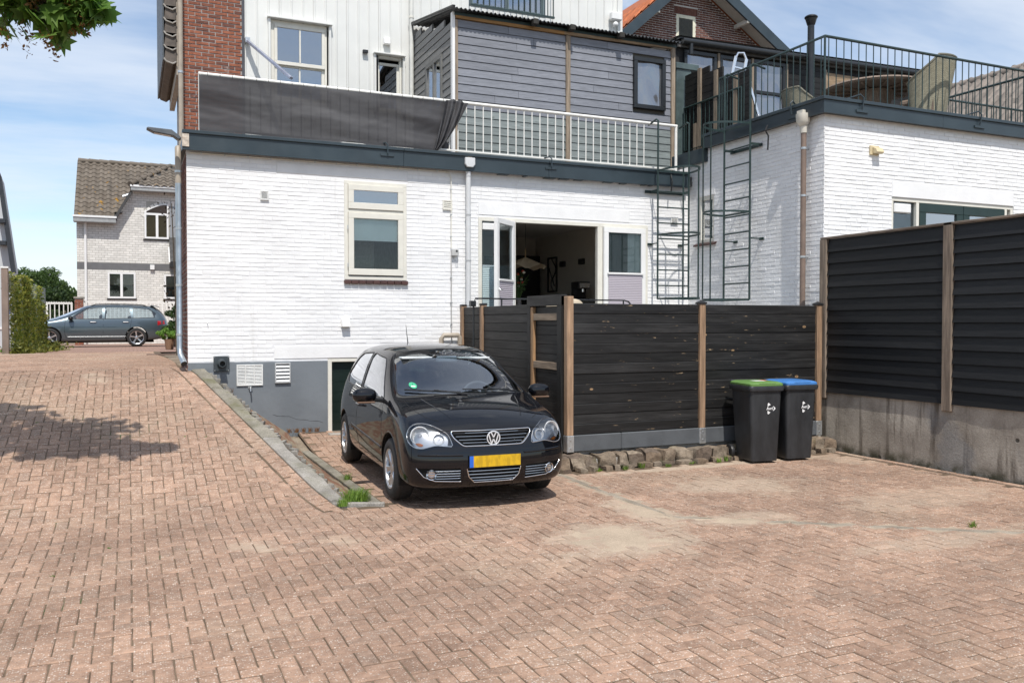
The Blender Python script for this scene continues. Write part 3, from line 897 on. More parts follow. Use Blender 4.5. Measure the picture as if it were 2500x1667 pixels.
for n, y in enumerate((15.60, 16.45)):
    tag(MB().box(8.53, 8.595, y, y + .20, 2.98, 3.10).build('wall_lamp', M['black'], None, bevel=.01), ('black cube wall lamp nearer the door on the dining room wall', 'black cube wall lamp nearer the picture on the dining room wall')[n], 'lamp', 'dining room wall lamps')
lamp = thing('pendant_lamp', 'cream petal shaped pendant lamp hanging in the dining room', 'lamp', (7.10, 15.3, 2.7))
mb = MB(); n = 28; top = [(7.10, 15.3, 3.06)]; vs = [top[0]]
for i in range(n):
    t = 2 * math.pi * i / n; r = .40 * (1 + .12 * math.cos(5 * t)); vs.append((7.10 + r * math.cos(t), 15.3 + r * math.sin(t), 2.86 + .045 * math.cos(5 * t)))
mb.add(vs, [(0, 1 + i, 1 + (i + 1) % n) for i in range(n)]); mb.build('shade', plain('cream_paper', (.62, .52, .38), .8), lamp)
MB().cyl((7.10, 15.3, 3.03), (7.10, 15.3, 3.22), .012).build('stem', plain('light_wood_stem', (.5, .36, .2)), lamp)
MB().cyl((7.10, 15.3, 3.22), (7.10, 15.3, 3.72), .004, n=6).build('cord', M['black'], lamp)
tb = thing('dining_table', 'dark wooden dining table behind the open garden doors', 'table', (6.6, 15.0, 1.2))
MB().box(5.9, 7.5, 14.5, 15.5, 1.92, 1.97).build('top', wood('table_oak', (.16, .09, .05), 'x'), tb)
for x in (6.0, 7.4):
    for y in (14.6, 15.4): MB().box(x - .03, x + .03, y - .03, y + .03, 1.2, 1.92).build('leg', M['black'], tb)
vase = thing('flower_vase', 'glass vase of red and white flowers on the dining table', 'vase', (6.68, 14.7, 1.97))
MB().lathe([(.001, 1.972), (.05, 1.972), (.06, 2.08), (.045, 2.2), (.055, 2.23)], 14, c=(6.68, 14.7, 0)).build('vase_body', plain('grey_vase', (.22, .2, .19), .2), vase, smooth=True)
st = MB(); lv = MB(); BLM = [plain('red_bloom', (.45, .05, .03)), plain('white_bloom', (.62, .58, .48))]
for i in range(26):
    a, s = rnd.uniform(0, 6.28), rnd.uniform(.05, .26); h = rnd.uniform(.2, .58)
    e = Vector((6.68 + s * math.cos(a), 14.7 + s * math.sin(a), 2.2 + h)); st.tube([(6.68, 14.7, 2.15), ((6.68 + e.x) / 2, (14.7 + e.y) / 2, 2.2 + h * .7), e], .004, 4)
    if i < 9: MB().ellipsoid(e, .03, .03, .024, 8, 5).build('bloom', BLM[i % 3 == 1], vase, smooth=True)
    for k in range(4):
        p = Vector((6.68, 14.7, 2.2)).lerp(e, rnd.uniform(.4, 1)); d = Vector((rnd.uniform(-1, 1), rnd.uniform(-1, 1), rnd.uniform(-.2, .8))).normalized() * .07; w = d.orthogonal().normalized() * .012
        lv.add([p, p + d * .5 + w, p + d, p + d * .5 - w], [(0, 1, 2, 3)])
gm = plain('bouquet_green', (.06, .12, .03), .6)
st.build('stem', gm, vase); lv.build('leaf', gm, vase)
cm = thing('coffee_machine', 'black and chrome coffee machine on the counter by the right door jamb', 'appliance', (8.13, 14.9, 2.2))
MB().box(7.62, 8.59, 14.7, 15.2, 1.2, 2.2).build('counter_unit', M['darkroom'], None)
tag(bpy.data.objects['counter_unit'], 'dark counter unit carrying the coffee machine', 'counter')
mb = MB(); mb.box(8.0, 8.26, 14.8, 15.05, 2.2, 2.25); mb.box(8.0, 8.26, 14.95, 15.1, 2.25, 2.47); mb.box(8.0, 8.26, 14.77, 15.1, 2.44, 2.58)
mb.build('housing', M['black'], cm, bevel=.012); MB().box(8.015, 8.245, 14.76, 14.769, 2.46, 2.55).build('front_plate', M['alu'], cm)
MB().cyl((8.13, 14.85, 2.44), (8.13, 14.85, 2.38), .03).build('spout', M['alu'], cm)

# ------------------------------------------------------------------ garage door
gar = thing('garage_door', 'dark green garage door below the white wall, half behind the black car', 'door', (3.8, 13, .14))
mb = MB(); mb.box(2.74, 2.80, 12.99, 13.12, .1, 1.235); mb.box(2.80, 4.84, 12.99, 13.12, 1.19, 1.235); mb.build('frame', M['frame'], gar, bevel=.004)
gm = plain('garage_green_paint', (.010, .020, .017), .35, var=.2, scale=1)
for i in range(7):
    z = .12 + i * .153; MB().box(2.80, 4.84, 13.07, 13.10, z + .002, z + .151).build('door_panel', gm, gar)
MB().box(2.70, 4.84, 12.7, 13.1, .05, .135).build('threshold', M['concrete'], gar, bevel=.01)

# ------------------------------------------------------------------ small things on the white wall
def louvre(name, label, x0, x1, z0, z1, n, mat, y=12.99, cols=1, proud=.02):
    t = thing(name, label, 'vent', ((x0 + x1) / 2, y, z0), group='wall vents')
    mb = MB(); w = .018; rect_frame(mb, x0, x1, z0, z1, y - proud, y, w)
    if cols > 1:
        for c in range(1, cols): xx = x0 + (x1 - x0) * c / cols; mb.box(xx - .008, xx + .008, y - proud, y, z0 + w, z1 - w)
    mb.build('frame', mat, t, bevel=.003)
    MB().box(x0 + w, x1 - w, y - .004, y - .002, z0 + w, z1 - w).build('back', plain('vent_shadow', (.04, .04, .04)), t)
    for i in range(n):
        z = z0 + w + (z1 - z0 - 2 * w) * (i + .5) / n; h = (z1 - z0 - 2 * w) / n * .42
        mb = MB()
        for c in range(cols):
            a = x0 + (x1 - x0) * c / cols + (w if c == 0 else .009); b = x0 + (x1 - x0) * (c + 1) / cols - (w if c == cols - 1 else .009)
            mb.add([(a, y - proud, z - h), (b, y - proud, z - h), (b, y - .004, z + h), (a, y - .004, z + h), (a, y - proud + .003, z - h), (b, y - proud + .003, z - h), (b, y - .001, z + h), (a, y - .001, z + h)], [(0, 1, 2, 3), (7, 6, 5, 4), (0, 4, 5, 1)])
        mb.build('slat', mat, t)
    return t
wv = plain('white_vent_paint', (.72, .72, .70), .45)
louvre('wall_vent', 'small square white louvre vent high on the left of the white wall', 1.765, 1.885, 3.57, 3.71, 7, wv)
louvre('wall_vent', 'cream three-slat vent beside the conduit right of the kitchen window', 4.575, 4.735, 3.575, 3.73, 4, M['frame'])
louvre('wall_vent', 'small white louvre vent behind the left ladder', 8.90, 9.05, 3.545, 3.67, 6, wv)
louvre('wall_vent', 'wide white three-column grille on the grey plinth', 1.415, 1.785, .868, 1.175, 13, wv, 12.984, 3)
louvre('wall_vent', 'aluminium five-louvre vent on the grey plinth', 1.955, 2.18, .895, 1.192, 5, plain('alu_vent', (.55, .56, .56), .35, .3), 12.984, 1, .035)
def hood(label, x0, x1, z0, z1, y, mat, d=.09):
    t = thing('vent_hood', label, 'vent', ((x0 + x1) / 2, y, z0))
    MB().box(x0 - .008, x1 + .008, y - .015, y, z0 - .004, z1 + .006).build('back_plate', mat, t, bevel=.003)
    mb = MB(); mb.prism([(-.016, z1), (-d * .75, z1 - .012), (-d, z0), (-.016, z0)], lambda a, b: (x0, y + a, b), lambda a, b: (x1, y + a, b)); mb.build('cowl', mat, t, bevel=.005)
hood('white box vent cover low on the wall above the black car', 2.945, 3.065, 1.72, 1.84, 12.988, M['whiteframe'])
fl = thing('flue_outlet', 'dark grey square boiler flue plate with round spout at the plinth edge', 'flue', (1.2, 12.98, 1.09))
dk = plain('dark_grey_plastic', (.045, .055, .062), .45)
MB().box(1.10, 1.315, 12.955, 12.984, 1.085, 1.305).build('plate', dk, fl, bevel=.006)
mb = MB(); mb.lathe([(.03, -.02), (.075, -.02), (.06, .03), (.048, .05), (.048, .14), (.038, .14), (.038, .02)], 20, 'y'); mb.v = [(v[0] + 1.208, 12.955 - v[1], v[2] + 1.2) for v in mb.v]; mb.build('spout', dk, fl, smooth=True)
mb = MB()
for sx in (1.115, 1.3):
    for sz in (1.1, 1.29): mb.cyl((sx, 12.95, sz), (sx, 12.957, sz), .007, n=8)
mb.build('screw', M['steel'], fl)
tp = thing('wall_tap', 'small chrome outdoor tap below the white grille on the plinth', 'tap', (1.6, 12.98, .80))
MB().cyl((1.6, 12.986, .845), (1.6, 12.975, .845), .028, n=14).build('rosette', M['steel'], tp)
MB().tube([(1.6, 12.975, .845), (1.6, 12.92, .845), (1.6, 12.895, .825), (1.6, 12.89, .79)], .011, 8).build('spout', M['steel'], tp, smooth=True)
MB().box(1.575, 1.625, 12.925, 12.94, .866, .876).build('lever', M['steel'], tp)
nl = MB().tube([(1.02, 12.99, 1.79), (1.02, 12.95, 1.80), (1.02, 12.945, 1.785)], .006, 5).build('wall_hook', M['steel'], None)
tag(nl, 'tiny steel hook near the left corner of the white wall', 'hook')

# conduit under the fascia, down past the junction box
cd = thing('wall_conduit', 'thin beige conduit clipped under the fascia and down to the junction box', 'pipe', (4.72, 12.98, 2.9))
MB().tube([(.80, 12.975, 4.180), (4.60, 12.975, 4.180), (4.68, 12.975, 4.165), (4.715, 12.975, 4.10), (4.715, 12.975, 2.97)], .0095, 6).build('upper_run', M['frame'], cd, smooth=True)
MB().tube([(4.715, 12.975, 2.84), (4.715, 12.975, 1.6), (4.735, 12.975, 1.3)], .0085, 6).build('lower_run', plain('grey_conduit', (.42, .41, .40)), cd, smooth=True)
mb = MB()
for i in range(12): mb.box(.95 + i * .32, .962 + i * .32, 12.962, 12.99, 4.166, 4.196)
for z in (3.9, 3.5, 3.15, 2.5, 2.1, 1.75): mb.box(4.70, 4.73, 12.962, 12.99, z, z + .012)
mb.build('clip', M['steel'], cd, kind='stuff')
jb = thing('junction_box', 'grey junction box on the conduit between window and downpipe', 'box', (4.77, 12.98, 2.84))
MB().box(4.712, 4.825, 12.925, 12.988, 2.845, 2.955).build('box_body', plain('grey_box', (.45, .45, .44)), jb, bevel=.008)
MB().cyl((4.79, 12.925, 2.925), (4.79, 12.92, 2.925), .016, n=12).build('socket', M['black'], jb)
MB().tube([(4.80, 12.93, 2.85), (4.815, 12.93, 2.78), (4.79, 12.94, 2.76), (4.77, 12.94, 2.85)], .004, 5).build('cable_loop', M['steel'], jb)

# hopper and downpipe
dp = thing('rainwater_downpipe', 'grey white hopper and downpipe beside the garden doors', 'downpipe', (4.98, 12.9, 1.4))
mb = MB(); mb.prism([(-.085, 4.405), (.085, 4.405), (.085, 4.30), (.05, 4.255), (-.05, 4.255), (-.085, 4.30)], lambda a, b: (4.985 + a, 12.82, b), lambda a, b: (4.985 + a, 12.99, b))
mb.build('hopper', M['whitepipe'], dp, bevel=.008)
MB().box(4.955, 5.03, 12.86, 12.96, 4.405, 4.455).build('outlet_stub', M['beigepipe'], dp)
MB().cyl((4.985, 12.92, 4.26), (4.985, 12.92, 4.15), .055, .042, 16).build('neck', M['whitepipe'], dp, smooth=True)
MB().cyl((4.985, 12.92, 4.15), (4.985, 12.92, 1.3), .040, n=18).build('pipe', M['whitepipe'], dp, smooth=True)
mb = MB()
for z in (4.12, 3.50, 2.77, 2.05): mb.cyl((4.985, 12.92, z), (4.985, 12.92, z + .02), .046, n=18)
mb.build('collar', plain('collar_grey', (.45, .46, .47)), dp)
bp = MB().tube([(4.52, 12.9, 1.3), (4.52, 12.9, 1.53), (4.56, 12.9, 1.585), (4.80, 12.9, 1.585), (4.83, 12.9, 1.55), (4.83, 12.9, 1.3)], .038, 12).build('drain_pipe', M['beigepipe'], None, smooth=True)
tag(bp, 'bent beige drain pipe just behind the roof of the black car', 'pipe')
cl = MB().box(4.70, 4.86, 12.93, 12.985, 1.36, 1.42).build('pipe_clamp', M['steel'], None, bevel=.003)
tag(cl, 'small steel clamp plate below the bent drain pipe', 'clamp')
tm = MB().box(4.855, 4.885, 12.99, 13.0, .1, 1.3).build('corner_trim', M['whiteframe'], house)

# left corner: rain pipe, street lamp
lp = thing('corner_rain_pipe', 'beige and zinc rain pipe at the left corner of the building', 'downpipe', (.66, 13.0, 1.2))
MB().tube([(.86, 16.05, 9.4), (.86, 16.05, 4.6), (.83, 15.7, 4.35), (.655, 13.1, 4.25), (.655, 13.06, 4.15), (.655, 13.06, 3.75)], .042, 12).build('upper_pipe', M['beigepipe'], lp, smooth=True)
MB().tube([(.655, 13.06, 3.75), (.655, 13.06, 1.42), (.665, 13.0, 1.32), (.70, 12.86, 1.21)], .042, 14, cap=False).build('lower_pipe', M['zinc'], lp, smooth=True)
MB().tube([(.695, 12.875, 1.22), (.7, 12.86, 1.212)], .035, 14).build('dark_mouth', M['black'], lp)
mb = MB()
for z in (3.9, 3.1, 2.3, 1.6): mb.cyl((.655, 13.06, z), (.655, 13.06, z + .03), .047, n=14)
for z in (6.1, 8.0): mb.cyl((.86, 16.05, z), (.86, 16.05, z + .04), .048, n=14)
mb.build('bracket', M['steel'], lp)
sl = thing('wall_lamp', 'flat grey outdoor floodlight on the left end of the fascia', 'lamp', (.7, 12.9, 4.3))
MB().box(.70, .79, 12.85, 12.866, 4.24, 4.42).build('mount_plate', plain('rusty_white_plate', (.55, .48, .40), .6, var=.3, scale=20, dirt=.8, dirtcol=(.2, .09, .04)), sl)
mb = MB(); mb.prism([(.66, 4.355), (.56, 4.43), (.26, 4.44), (.235, 4.42), (.33, 4.375), (.58, 4.345), (.64, 4.30), (.69, 4.32)], lambda a, b: (a, 12.72, b), lambda a, b: (a, 12.86, b))
mb.build('lamp_head', plain('grey_cast_metal', (.12, .13, .14), .4, .4), sl, bevel=.01)
MB().add([(.34, 12.735, 4.371), (.55, 12.735, 4.346), (.55, 12.845, 4.346), (.34, 12.845, 4.371)], [(0, 1, 2, 3)]).build('lens', plain('frosted_lens', (.6, .6, .58), .3), sl)
# ------------------------------------------------------------------ upper storey: metal cladding, red brick pier
up = thing('clad_upper_storey', 'upper storey clad in off-white ribbed metal behind the roof terrace', 'building', (5, 16.2, 4.5))
CY = 16.2
cw = [(2.40, 3.46, 5.80, 7.30), (4.36, 4.89, 5.80, 6.90), (6.28, 7.98, 8.10, 9.6)]
x = 1.94; pw = .62
while x < 9.75:
    x1 = min(x + pw, 9.78); segs = [(x, x1)]
    prof = []
    u = x
    while u < x1 - .001:
        for du, d in ((0, 0), (.012, -.018), (.030, -.018), (.042, 0)):
            if u + du <= x1: prof.append((u + du, d))
        u += .2067
    prof.append((x1 - .003, 0)); prof = sorted(set(prof))
    mb = MB(); cuts = [(a, b, c, d) for a, b, c, d in cw if a < x1 and b > x]
    whole = any(a <= x and b >= x1 for a, b, c, d in cuts); low = MB()
    for (ua, da), (ub, db) in zip(prof, prof[1:]):
        um = (ua + ub) / 2; zz = [(4.3, 9.6)]
        for a, b, c, d in cuts:
            if a < um < b: zz = minus(zz, c, d)
        for c, d in zz: (low if whole and c < 5 else mb).add([(ua, CY + .02 + da, c), (ub, CY + .02 + db, c), (ub, CY + .02 + db, d), (ua, CY + .02 + da, d)], [(0, 1, 2, 3)])
    if mb.v: mb.build('cladding_panel', M['clad'], up, fixn=False)
    if low.v: low.build('cladding_panel', M['clad'], up, fixn=False)
    x = x1
MB().box(9.70, 9.82, CY - .03, CY + .04, 4.3, 9.6).build('corner_trim', M['clad'], up, bevel=.005)
MB().box(1.90, 1.945, CY - .02, CY + .05, 4.3, 9.6).build('corner_trim', plain('dark_trim', (.07, .07, .08), .4), up)
mb = MB(); mb.box(.95, 9.8, CY + .2, 19.2, 4.3, 9.6); 
# solid core is open behind the windows
mb = MB(); holed(mb, .95, 9.8, 4.3, 9.6, cw, lambda a, b, c, d: mb.box(a, b, CY + .06, CY + .2, c, d)); mb.box(.95, 1.1, CY + .2, 19.2, 4.3, 9.6); mb.box(9.65, 9.8, CY + .2, 19.2, 4.3, 9.6); mb.box(1.1, 9.65, 19.05, 19.2, 4.3, 9.6); mb.box(.95, 9.8, CY + .2, 19.2, 9.6, 9.75)
mb.build('core_wall', M['mortar'], up)
pier = thing('red_brick_pier', 'red brick wall strip left of the metal cladding', 'wall', (1.4, 16.2, 4.4))
MB().box(.90, 1.90, CY, CY + .055, 4.4, 9.6).build('mortar_bed', M['mortar'], pier)
bricks(pier, (.90, CY, 0), (1, 0, 0), 1.0, 4.42, 9.55, [], M['redbrick'], seed=21, jit=.003, struck=.001)
# tile-hung verge on the left flank
vg = thing('tile_verge', 'overhanging dark roof tiles at the top left edge of the building', 'roof', (.7, 16.3, 6.3))
vt = plain('verge_tile_clay', (.115, .095, .08), .75, var=.3, scale=12)
vl = plain('verge_lip_grey', (.34, .32, .29), .7, var=.2, scale=15)
for i in range(9):
    z = 6.30 + i * .232
    mb = MB(); mb.prism([(.60, z + .04), (.635, z), (.74, z - .035), (.80, z + .02), (.80, z + .28), (.63, z + .28)], lambda a, b: (a, 16.15, b), lambda a, b: (a, 19, b)); mb.build('tile', vt, vg, bevel=.008)
    MB().tube([(.595, 16.13, z + .05), (.635, 16.13, z + .0), (.74, 16.13, z - .03), (.80, 16.13, z + .01)], .014, 6).build('tile_lip', vl, vg)
MB().box(.80, .895, 16.18, 19, 6.1, 9.6).build('verge_board', M['beigepipe'], vg)
MB().box(.575, .60, 16.14, 19, 6.32, 9.6).build('edge_strip', plain('slate_edge', (.06, .07, .08), .5), vg)

# sash window
sw = thing('sash_window', 'tall white sash window in the ribbed metal wall', 'window', (2.93, 16.2, 5.8))
mb = MB(); mb.box(2.34, 3.52, CY - .10, CY + .02, 7.305, 7.335); mb.box(2.36, 2.40, CY - .05, CY + .02, 5.8, 7.305); mb.box(3.46, 3.50, CY - .05, CY + .02, 5.8, 7.305); mb.build('surround', M['clad'], sw, bevel=.004)
mb = MB(); rect_frame(mb, 2.40, 3.46, 5.8, 7.30, CY + .02, CY + .10, .07); mb.build('frame', M['frame'], sw, bevel=.004)
us = casement(2.47, 3.39, 6.50, 7.23, CY + .0, sw, M['frame'], M['glass_refl'], 'upper_sash', .055, .04)
MB().box(2.92, 2.945, CY - .003, CY + .03, 6.56, 7.175).build('glazing_bar', M['frame'], us)
ls = casement(2.47, 3.39, 5.87, 6.53, CY + .05, sw, M['frame'], M['glass_refl'], 'lower_sash', .055, .04)
MB().box(2.92, 2.945, CY + .046, CY + .08, 5.93, 6.475).build('glazing_bar', M['frame'], ls)
MB().box(2.5, 3.36, CY + .14, CY + .15, 5.85, 6.5).build('net_curtain', plain('grey_net', (.42, .42, .41), .9), sw)
s2 = thing('narrow_window', 'narrow cream window in the ribbed metal wall left of the grey shed', 'window', (4.62, 16.2, 5.8))
mb = MB(); mb.box(4.31, 4.93, CY - .10, CY + .02, 6.905, 6.93); mb.box(4.32, 4.36, CY - .05, CY + .02, 5.8, 6.905); mb.box(4.89, 4.93, CY - .05, CY + .02, 5.8, 6.905); mb.build('surround', M['clad'], s2, bevel=.004)
mb = MB(); rect_frame(mb, 4.36, 4.89, 5.8, 6.90, CY + .02, CY + .10, .055); mb.build('frame', M['frame'], s2, bevel=.004)
casement(4.40, 4.84, 5.86, 6.78, CY + .06, s2, M['frame'], M['glass_refl'], 'sash', .05, .04)
MB().box(4.44, 4.8, CY + .14, CY + .15, 6.4, 6.8).build('dark_blind', M['darkroom'], s2)
hood('white box vent cover on the ribbed metal wall above the narrow window', 4.51, 4.63, 7.11, 7.24, CY - .0, M['whiteframe'])
cn = MB().box(4.10, 4.20, CY - .06, CY, 6.89, 6.95).build('cable_bracket', M['black'], None, bevel=.006); tag(cn, 'small black bracket on the ribbed metal wall between the two windows', 'bracket')
wp = thing('upper_downpipe', 'white downpipe on the ribbed metal wall beside the grey shed', 'downpipe', (5.06, 16.1, 5))
MB().cyl((5.04, 16.1, 4.5), (5.04, 16.1, 9.6), .042, n=16).build('pipe', plain('cream_pipe', (.66, .66, .62), .4), wp, smooth=True)
MB().cyl((5.04, 16.1, 7.65), (5.04, 16.1, 7.69), .05, n=16).build('collar', M['frame'], wp)
# awning arm
aw = thing('awning_arm', 'folded metal awning arm leaning from the brick pier', 'awning arm', (2.0, 16, 6))
MB().bar((1.98, 16.12, 6.83), (2.62, 15.3, 6.02), .075, .05).build('arm', plain('blue_grey_alu', (.34, .36, .44), .3, .5), aw, bevel=.008)
MB().box(1.95, 2.03, 16.08, 16.19, 6.79, 6.88).build('wall_bracket', M['steel'], aw)
# french balcony at the top
bal = thing('upper_balcony_door', 'dark framed balcony doors with blinds at the top edge of the picture', 'door', (7.1, 16.2, 8.1))
mb = MB(); rect_frame(mb, 6.28, 7.98, 8.1, 9.6, CY + .03, CY + .1, .09); mb.box(7.08, 7.16, CY + .03, CY + .1, 8.19, 9.51); mb.build('frame', plain('grey_green_frame', (.12, .16, .17), .4), bal)
for a, b in ((6.37, 7.08), (7.16, 7.89)):
    MB().box(a, b, CY + .06, CY + .065, 8.19, 9.51).build('pane', M['glass_refl'], bal)
    for i in range(22): MB().box(a + .01, b - .01, CY + .12, CY + .15, 8.2 + i * .058, 8.235 + i * .058).build('blind_slat', plain('pale_blue_slat', (.45, .52, .56)) if i == 0 and a < 7 else bpy.data.materials['pale_blue_slat'], bal)
mb = MB(); mb.box(6.2, 8.06, CY - .26, CY - .22, 8.02, 8.06); mb.build('bottom_rail', M['greensteel'], bal)
for i in range(15): MB().cyl((6.22 + i * .13, CY - .24, 8.06), (6.22 + i * .13, CY - .24, 9.2), .011, n=6).build('baluster', M['greensteel'], bal)
fl = thing('security_floodlight', 'white floodlight on the right end of the ribbed metal wall', 'lamp', (9.6, 16.1, 8.1))
MB().box(9.48, 9.74, CY - .16, CY - .03, 8.25, 8.42).build('housing', M['whiteframe'], fl, bevel=.02); MB().ellipsoid((9.6, CY - .1, 8.17), .06, .06, .06).build('sensor', M['whiteframe'], fl, smooth=True)

# ------------------------------------------------------------------ grey wooden shed on the terrace
shed = thing('grey_terrace_shed', 'grey plank shed with corrugated roof on the flat roof', 'shed', (7.3, 13.9, 4.5))
gw = wood('grey_painted_plank', (.225, .237, .270), 'x', .6, .86, rand=.10)
gwo = wood('older_green_grey_plank', (.22, .25, .247), 'x', .6, .8, scuff=(.05, .07, .06), rand=.12)
gws = wood('grey_painted_plank_side', (.235, .235, .23), 'y', .6, .86, rand=.10)
nat = wood('weathered_pine', (.38, .27, .17), 'x', .7, .6); natz = wood('weathered_pine_post', (.34, .27, .20), 'z', .7, .6)
SW = (8.66, 9.36, 5.80, 6.75)
ph = .1365
for bx0, bx1 in ((5.17, 7.24), (7.33, 9.50)):
    for i in range(18):
        z0 = 4.50 + i * ph; z1 = z0 + ph - .004
        if z1 > 6.96: z1 = 6.955
        iv = [(bx0, bx1)]
        if SW[2] - .05 < (z0 + z1) / 2 < SW[3] + .05: iv = minus(iv, SW[0] - .004, SW[1] + .004)
        if i > 7 or bx0 > 7 and i > 8:
            j = rnd.uniform(bx0 + .4, bx1 - .4)
            if rnd.random() < .5: iv = [q for s, e in iv for q in ([(s, j - .0015), (j + .0015, e)] if s < j < e else [(s, e)])]
        for s, e in iv:
            mb = MB(); mb.prism([(13.885 - .004, z0), (13.885 + .006, z1 - .012), (13.885 + .014, z1), (13.92, z1), (13.92, z0)], lambda a, b: (s + .001, a, b), lambda a, b: (e - .001, a, b))
            old = i < 7 and not (bx0 > 7 and s > 8.2)
            mb.build('plank', gwo if old else gw, shed)
for i in range(22):
    z0 = 4.5 + i * ph; z1 = z0 + ph - .004
    y1 = 16.15; y0 = 13.96
    if z1 > 7.0: y0 = 13.96 + (z1 - 7.0) / .45 * 2.15
    if y0 > 16: break
    iv = [(y0, y1)]
    if 5.55 < (z0 + z1) / 2 < 6.52: iv = minus(iv, 14.47, 15.35)
    for s, e in iv:
        mb = MB(); mb.prism([(5.096, z0), (5.104, z1 - .012), (5.112, z1), (5.13, z1), (5.13, z0)], lambda a, b: (a, s, b), lambda a, b: (a, e, b)); mb.build('plank', gws, shed)
MB().box(5.13, 9.5, 13.925, 13.95, 4.5, 6.95).build('lining', M['darkroom'], shed)
MB().box(9.46, 9.5, 13.95, 16.15, 4.5, 7.0).build('far_side', gws, shed)
MB().box(5.065, 5.115, 13.865, 13.955, 4.5, 7.06).build('corner_strip', M['whiteframe'], shed, bevel=.004)
MB().box(5.118, 5.168, 13.865, 13.93, 4.5, 6.94).build('post', natz, shed, bevel=.003)
MB().box(7.243, 7.327, 13.855, 13.94, 4.5, 6.95).build('post', natz, shed, bevel=.003)
MB().box(9.503, 9.59, 13.855, 13.95, 4.5, 7.03).build('post', natz, shed, bevel=.003)
MB().bar((5.12, 13.88, 6.985), (7.2, 13.88, 6.985), .05, .055).build('top_beam', wood('orange_pine', (.46, .25, .09), 'x', .6, .6), shed)
MB().bar((7.2, 13.88, 6.985), (9.55, 13.88, 7.02), .05, .055).build('top_beam', nat, shed)
sd = thing('shed_window', 'black framed plastic-sheeted window at the right end of the grey shed', 'window', (9.0, 13.88, 5.8))
mb = MB(); rect_frame(mb, 8.66, 9.36, 5.80, 6.75, 13.83, 13.92, .075); mb.build('frame', M['blackmetal'], sd, bevel=.004)
mb = MB(); n = 14
for i in range(n + 1):
    for k in range(n + 1):
        u, v = i / n, k / n; mb.v.append((8.735 + .55 * u, 13.885 + .028 * noise.noise(Vector((u * 2.2, v * 1.7, 3))), 5.875 + .80 * v))
mb.f = [(i * (n + 1) + k, (i + 1) * (n + 1) + k, (i + 1) * (n + 1) + k + 1, i * (n + 1) + k + 1) for i in range(n) for k in range(n)]
tsh = NT('shiny_dark_sheet'); M['sheet'] = tsh.set((.30, .31, .33), .07, .75, .5)
mb.build('plastic_sheet', M['sheet'], sd, smooth=True, angle=180)
ssd = thing('shed_side_window', 'small grey casement window in the left side of the shed', 'window', (5.1, 14.9, 5.55))
mb = MB()
for a, b, c, d in ((14.47, 15.35, 6.46, 6.52), (14.47, 15.35, 5.55, 5.6), (14.47, 14.53, 5.6, 6.46), (15.29, 15.35, 5.6, 6.46), (14.88, 14.94, 5.6, 6.46)): mb.box(5.07, 5.13, a, b, c, d)
mb.build('frame', plain('grey_frame', (.16, .16, .155), .5), ssd)
mb = MB()
mb.box(5.10, 5.105, 14.53, 14.88, 5.6, 6.46); mb.box(5.1, 5.105, 14.94, 15.29, 5.6, 6.46); mb.build('pane', M['glass_refl'], ssd)
MB().box(5.105, 5.14, 14.5, 14.6, 6.42, 6.6).build('hinge', M['black'], ssd)
# corrugated sheets
cor = plain('black_corrugated_sheet', (.020, .021, .022), .55, var=.3, scale=7)
for s in range(5):
    x0 = 5.02 + s * .92; mb = MB(); n = 96
    for i in range(n + 1):
        xx = x0 + .93 * i / n; zc = .017 * math.sin(xx * 2 * math.pi / .078) + .003 * s % 2
        mb.v += [(xx, 13.70, 7.07 + zc), (xx, 16.18, 7.56 + zc), (xx, 13.70, 7.064 + zc), (xx, 16.18, 7.554 + zc)]
    for i in range(n):
        a = i * 4; mb.f += [(a, a + 4, a + 5, a + 1), (a + 2, a + 3, a + 7, a + 6), (a, a + 2, a + 6, a + 4)]
    mb.build('corrugated_sheet', cor, shed, smooth=True, angle=70)
MB().bar((5.1, 13.86, 7.03), (9.6, 13.86, 7.045), .03, .05).build('flashing', M['greensteel'], shed)
for xx in (6.55, 7.28, 8.3): MB().box(xx - .05, xx + .05, 13.66, 13.80, 6.99, 7.09).build('rafter_end', plain('rotten_black_wood', (.03, .028, .024), .8), shed, bevel=.01)
MB().bar((5.05, 13.75, 7.10), (5.05, 16.15, 7.55), .05, .06).build('verge_trim', M['black'], shed)

# ------------------------------------------------------------------ white terrace railing and screening cloth
rail = thing('white_roof_railing', 'white tubular railing along the low flat roof', 'railing', (5, 13, 4.5))
RY = 12.98
MB().cyl((.93, RY, 5.30), (9.02, RY, 5.30), .027, n=12).build('top_rail', M['whiterail'], rail, smooth=True)
MB().box(.93, 9.02, RY - .014, RY + .014, 4.515, 4.54).build('bottom_rail', M['whiterail'], rail)
xx = 1.05; k = 0
while xx < 8.35:
    MB().cyl((xx, RY, 4.54), (xx, RY, 5.28), .0095, n=8).build('baluster', M['whiterail'], rail, smooth=True); xx += .1455
for xx in (.95, 9.0): MB().cyl((xx, RY, 4.48), (xx, RY, 5.31), .026, n=10).build('post', M['whiterail'], rail, smooth=True)
for xx in (3.62, 6.42):
    t = thing('railing_clamp', ('dark strap clamp on the fascia above the kitchen window', 'dark strap clamp on the fascia above the garden doors')[xx > 5], 'clamp', (xx, 12.85, 4.35), group='fascia clamps')
    MB().tube([(xx - .06, RY, 4.53), (xx, 12.88, 4.535), (xx + .015, 12.83, 4.50), (xx + .015, 12.826, 4.36)], .011, 6).build('strap', M['fascia'], t)
    MB().box(xx - .09, xx + .12, 12.848, 12.866, 4.325, 4.36).build('plate', M['fascia'], t, bevel=.003)
sc = thing('screening_cloth', 'dark grey wrinkled screening cloth tied along the white railing', 'cloth', (2.8, 12.95, 4.5))
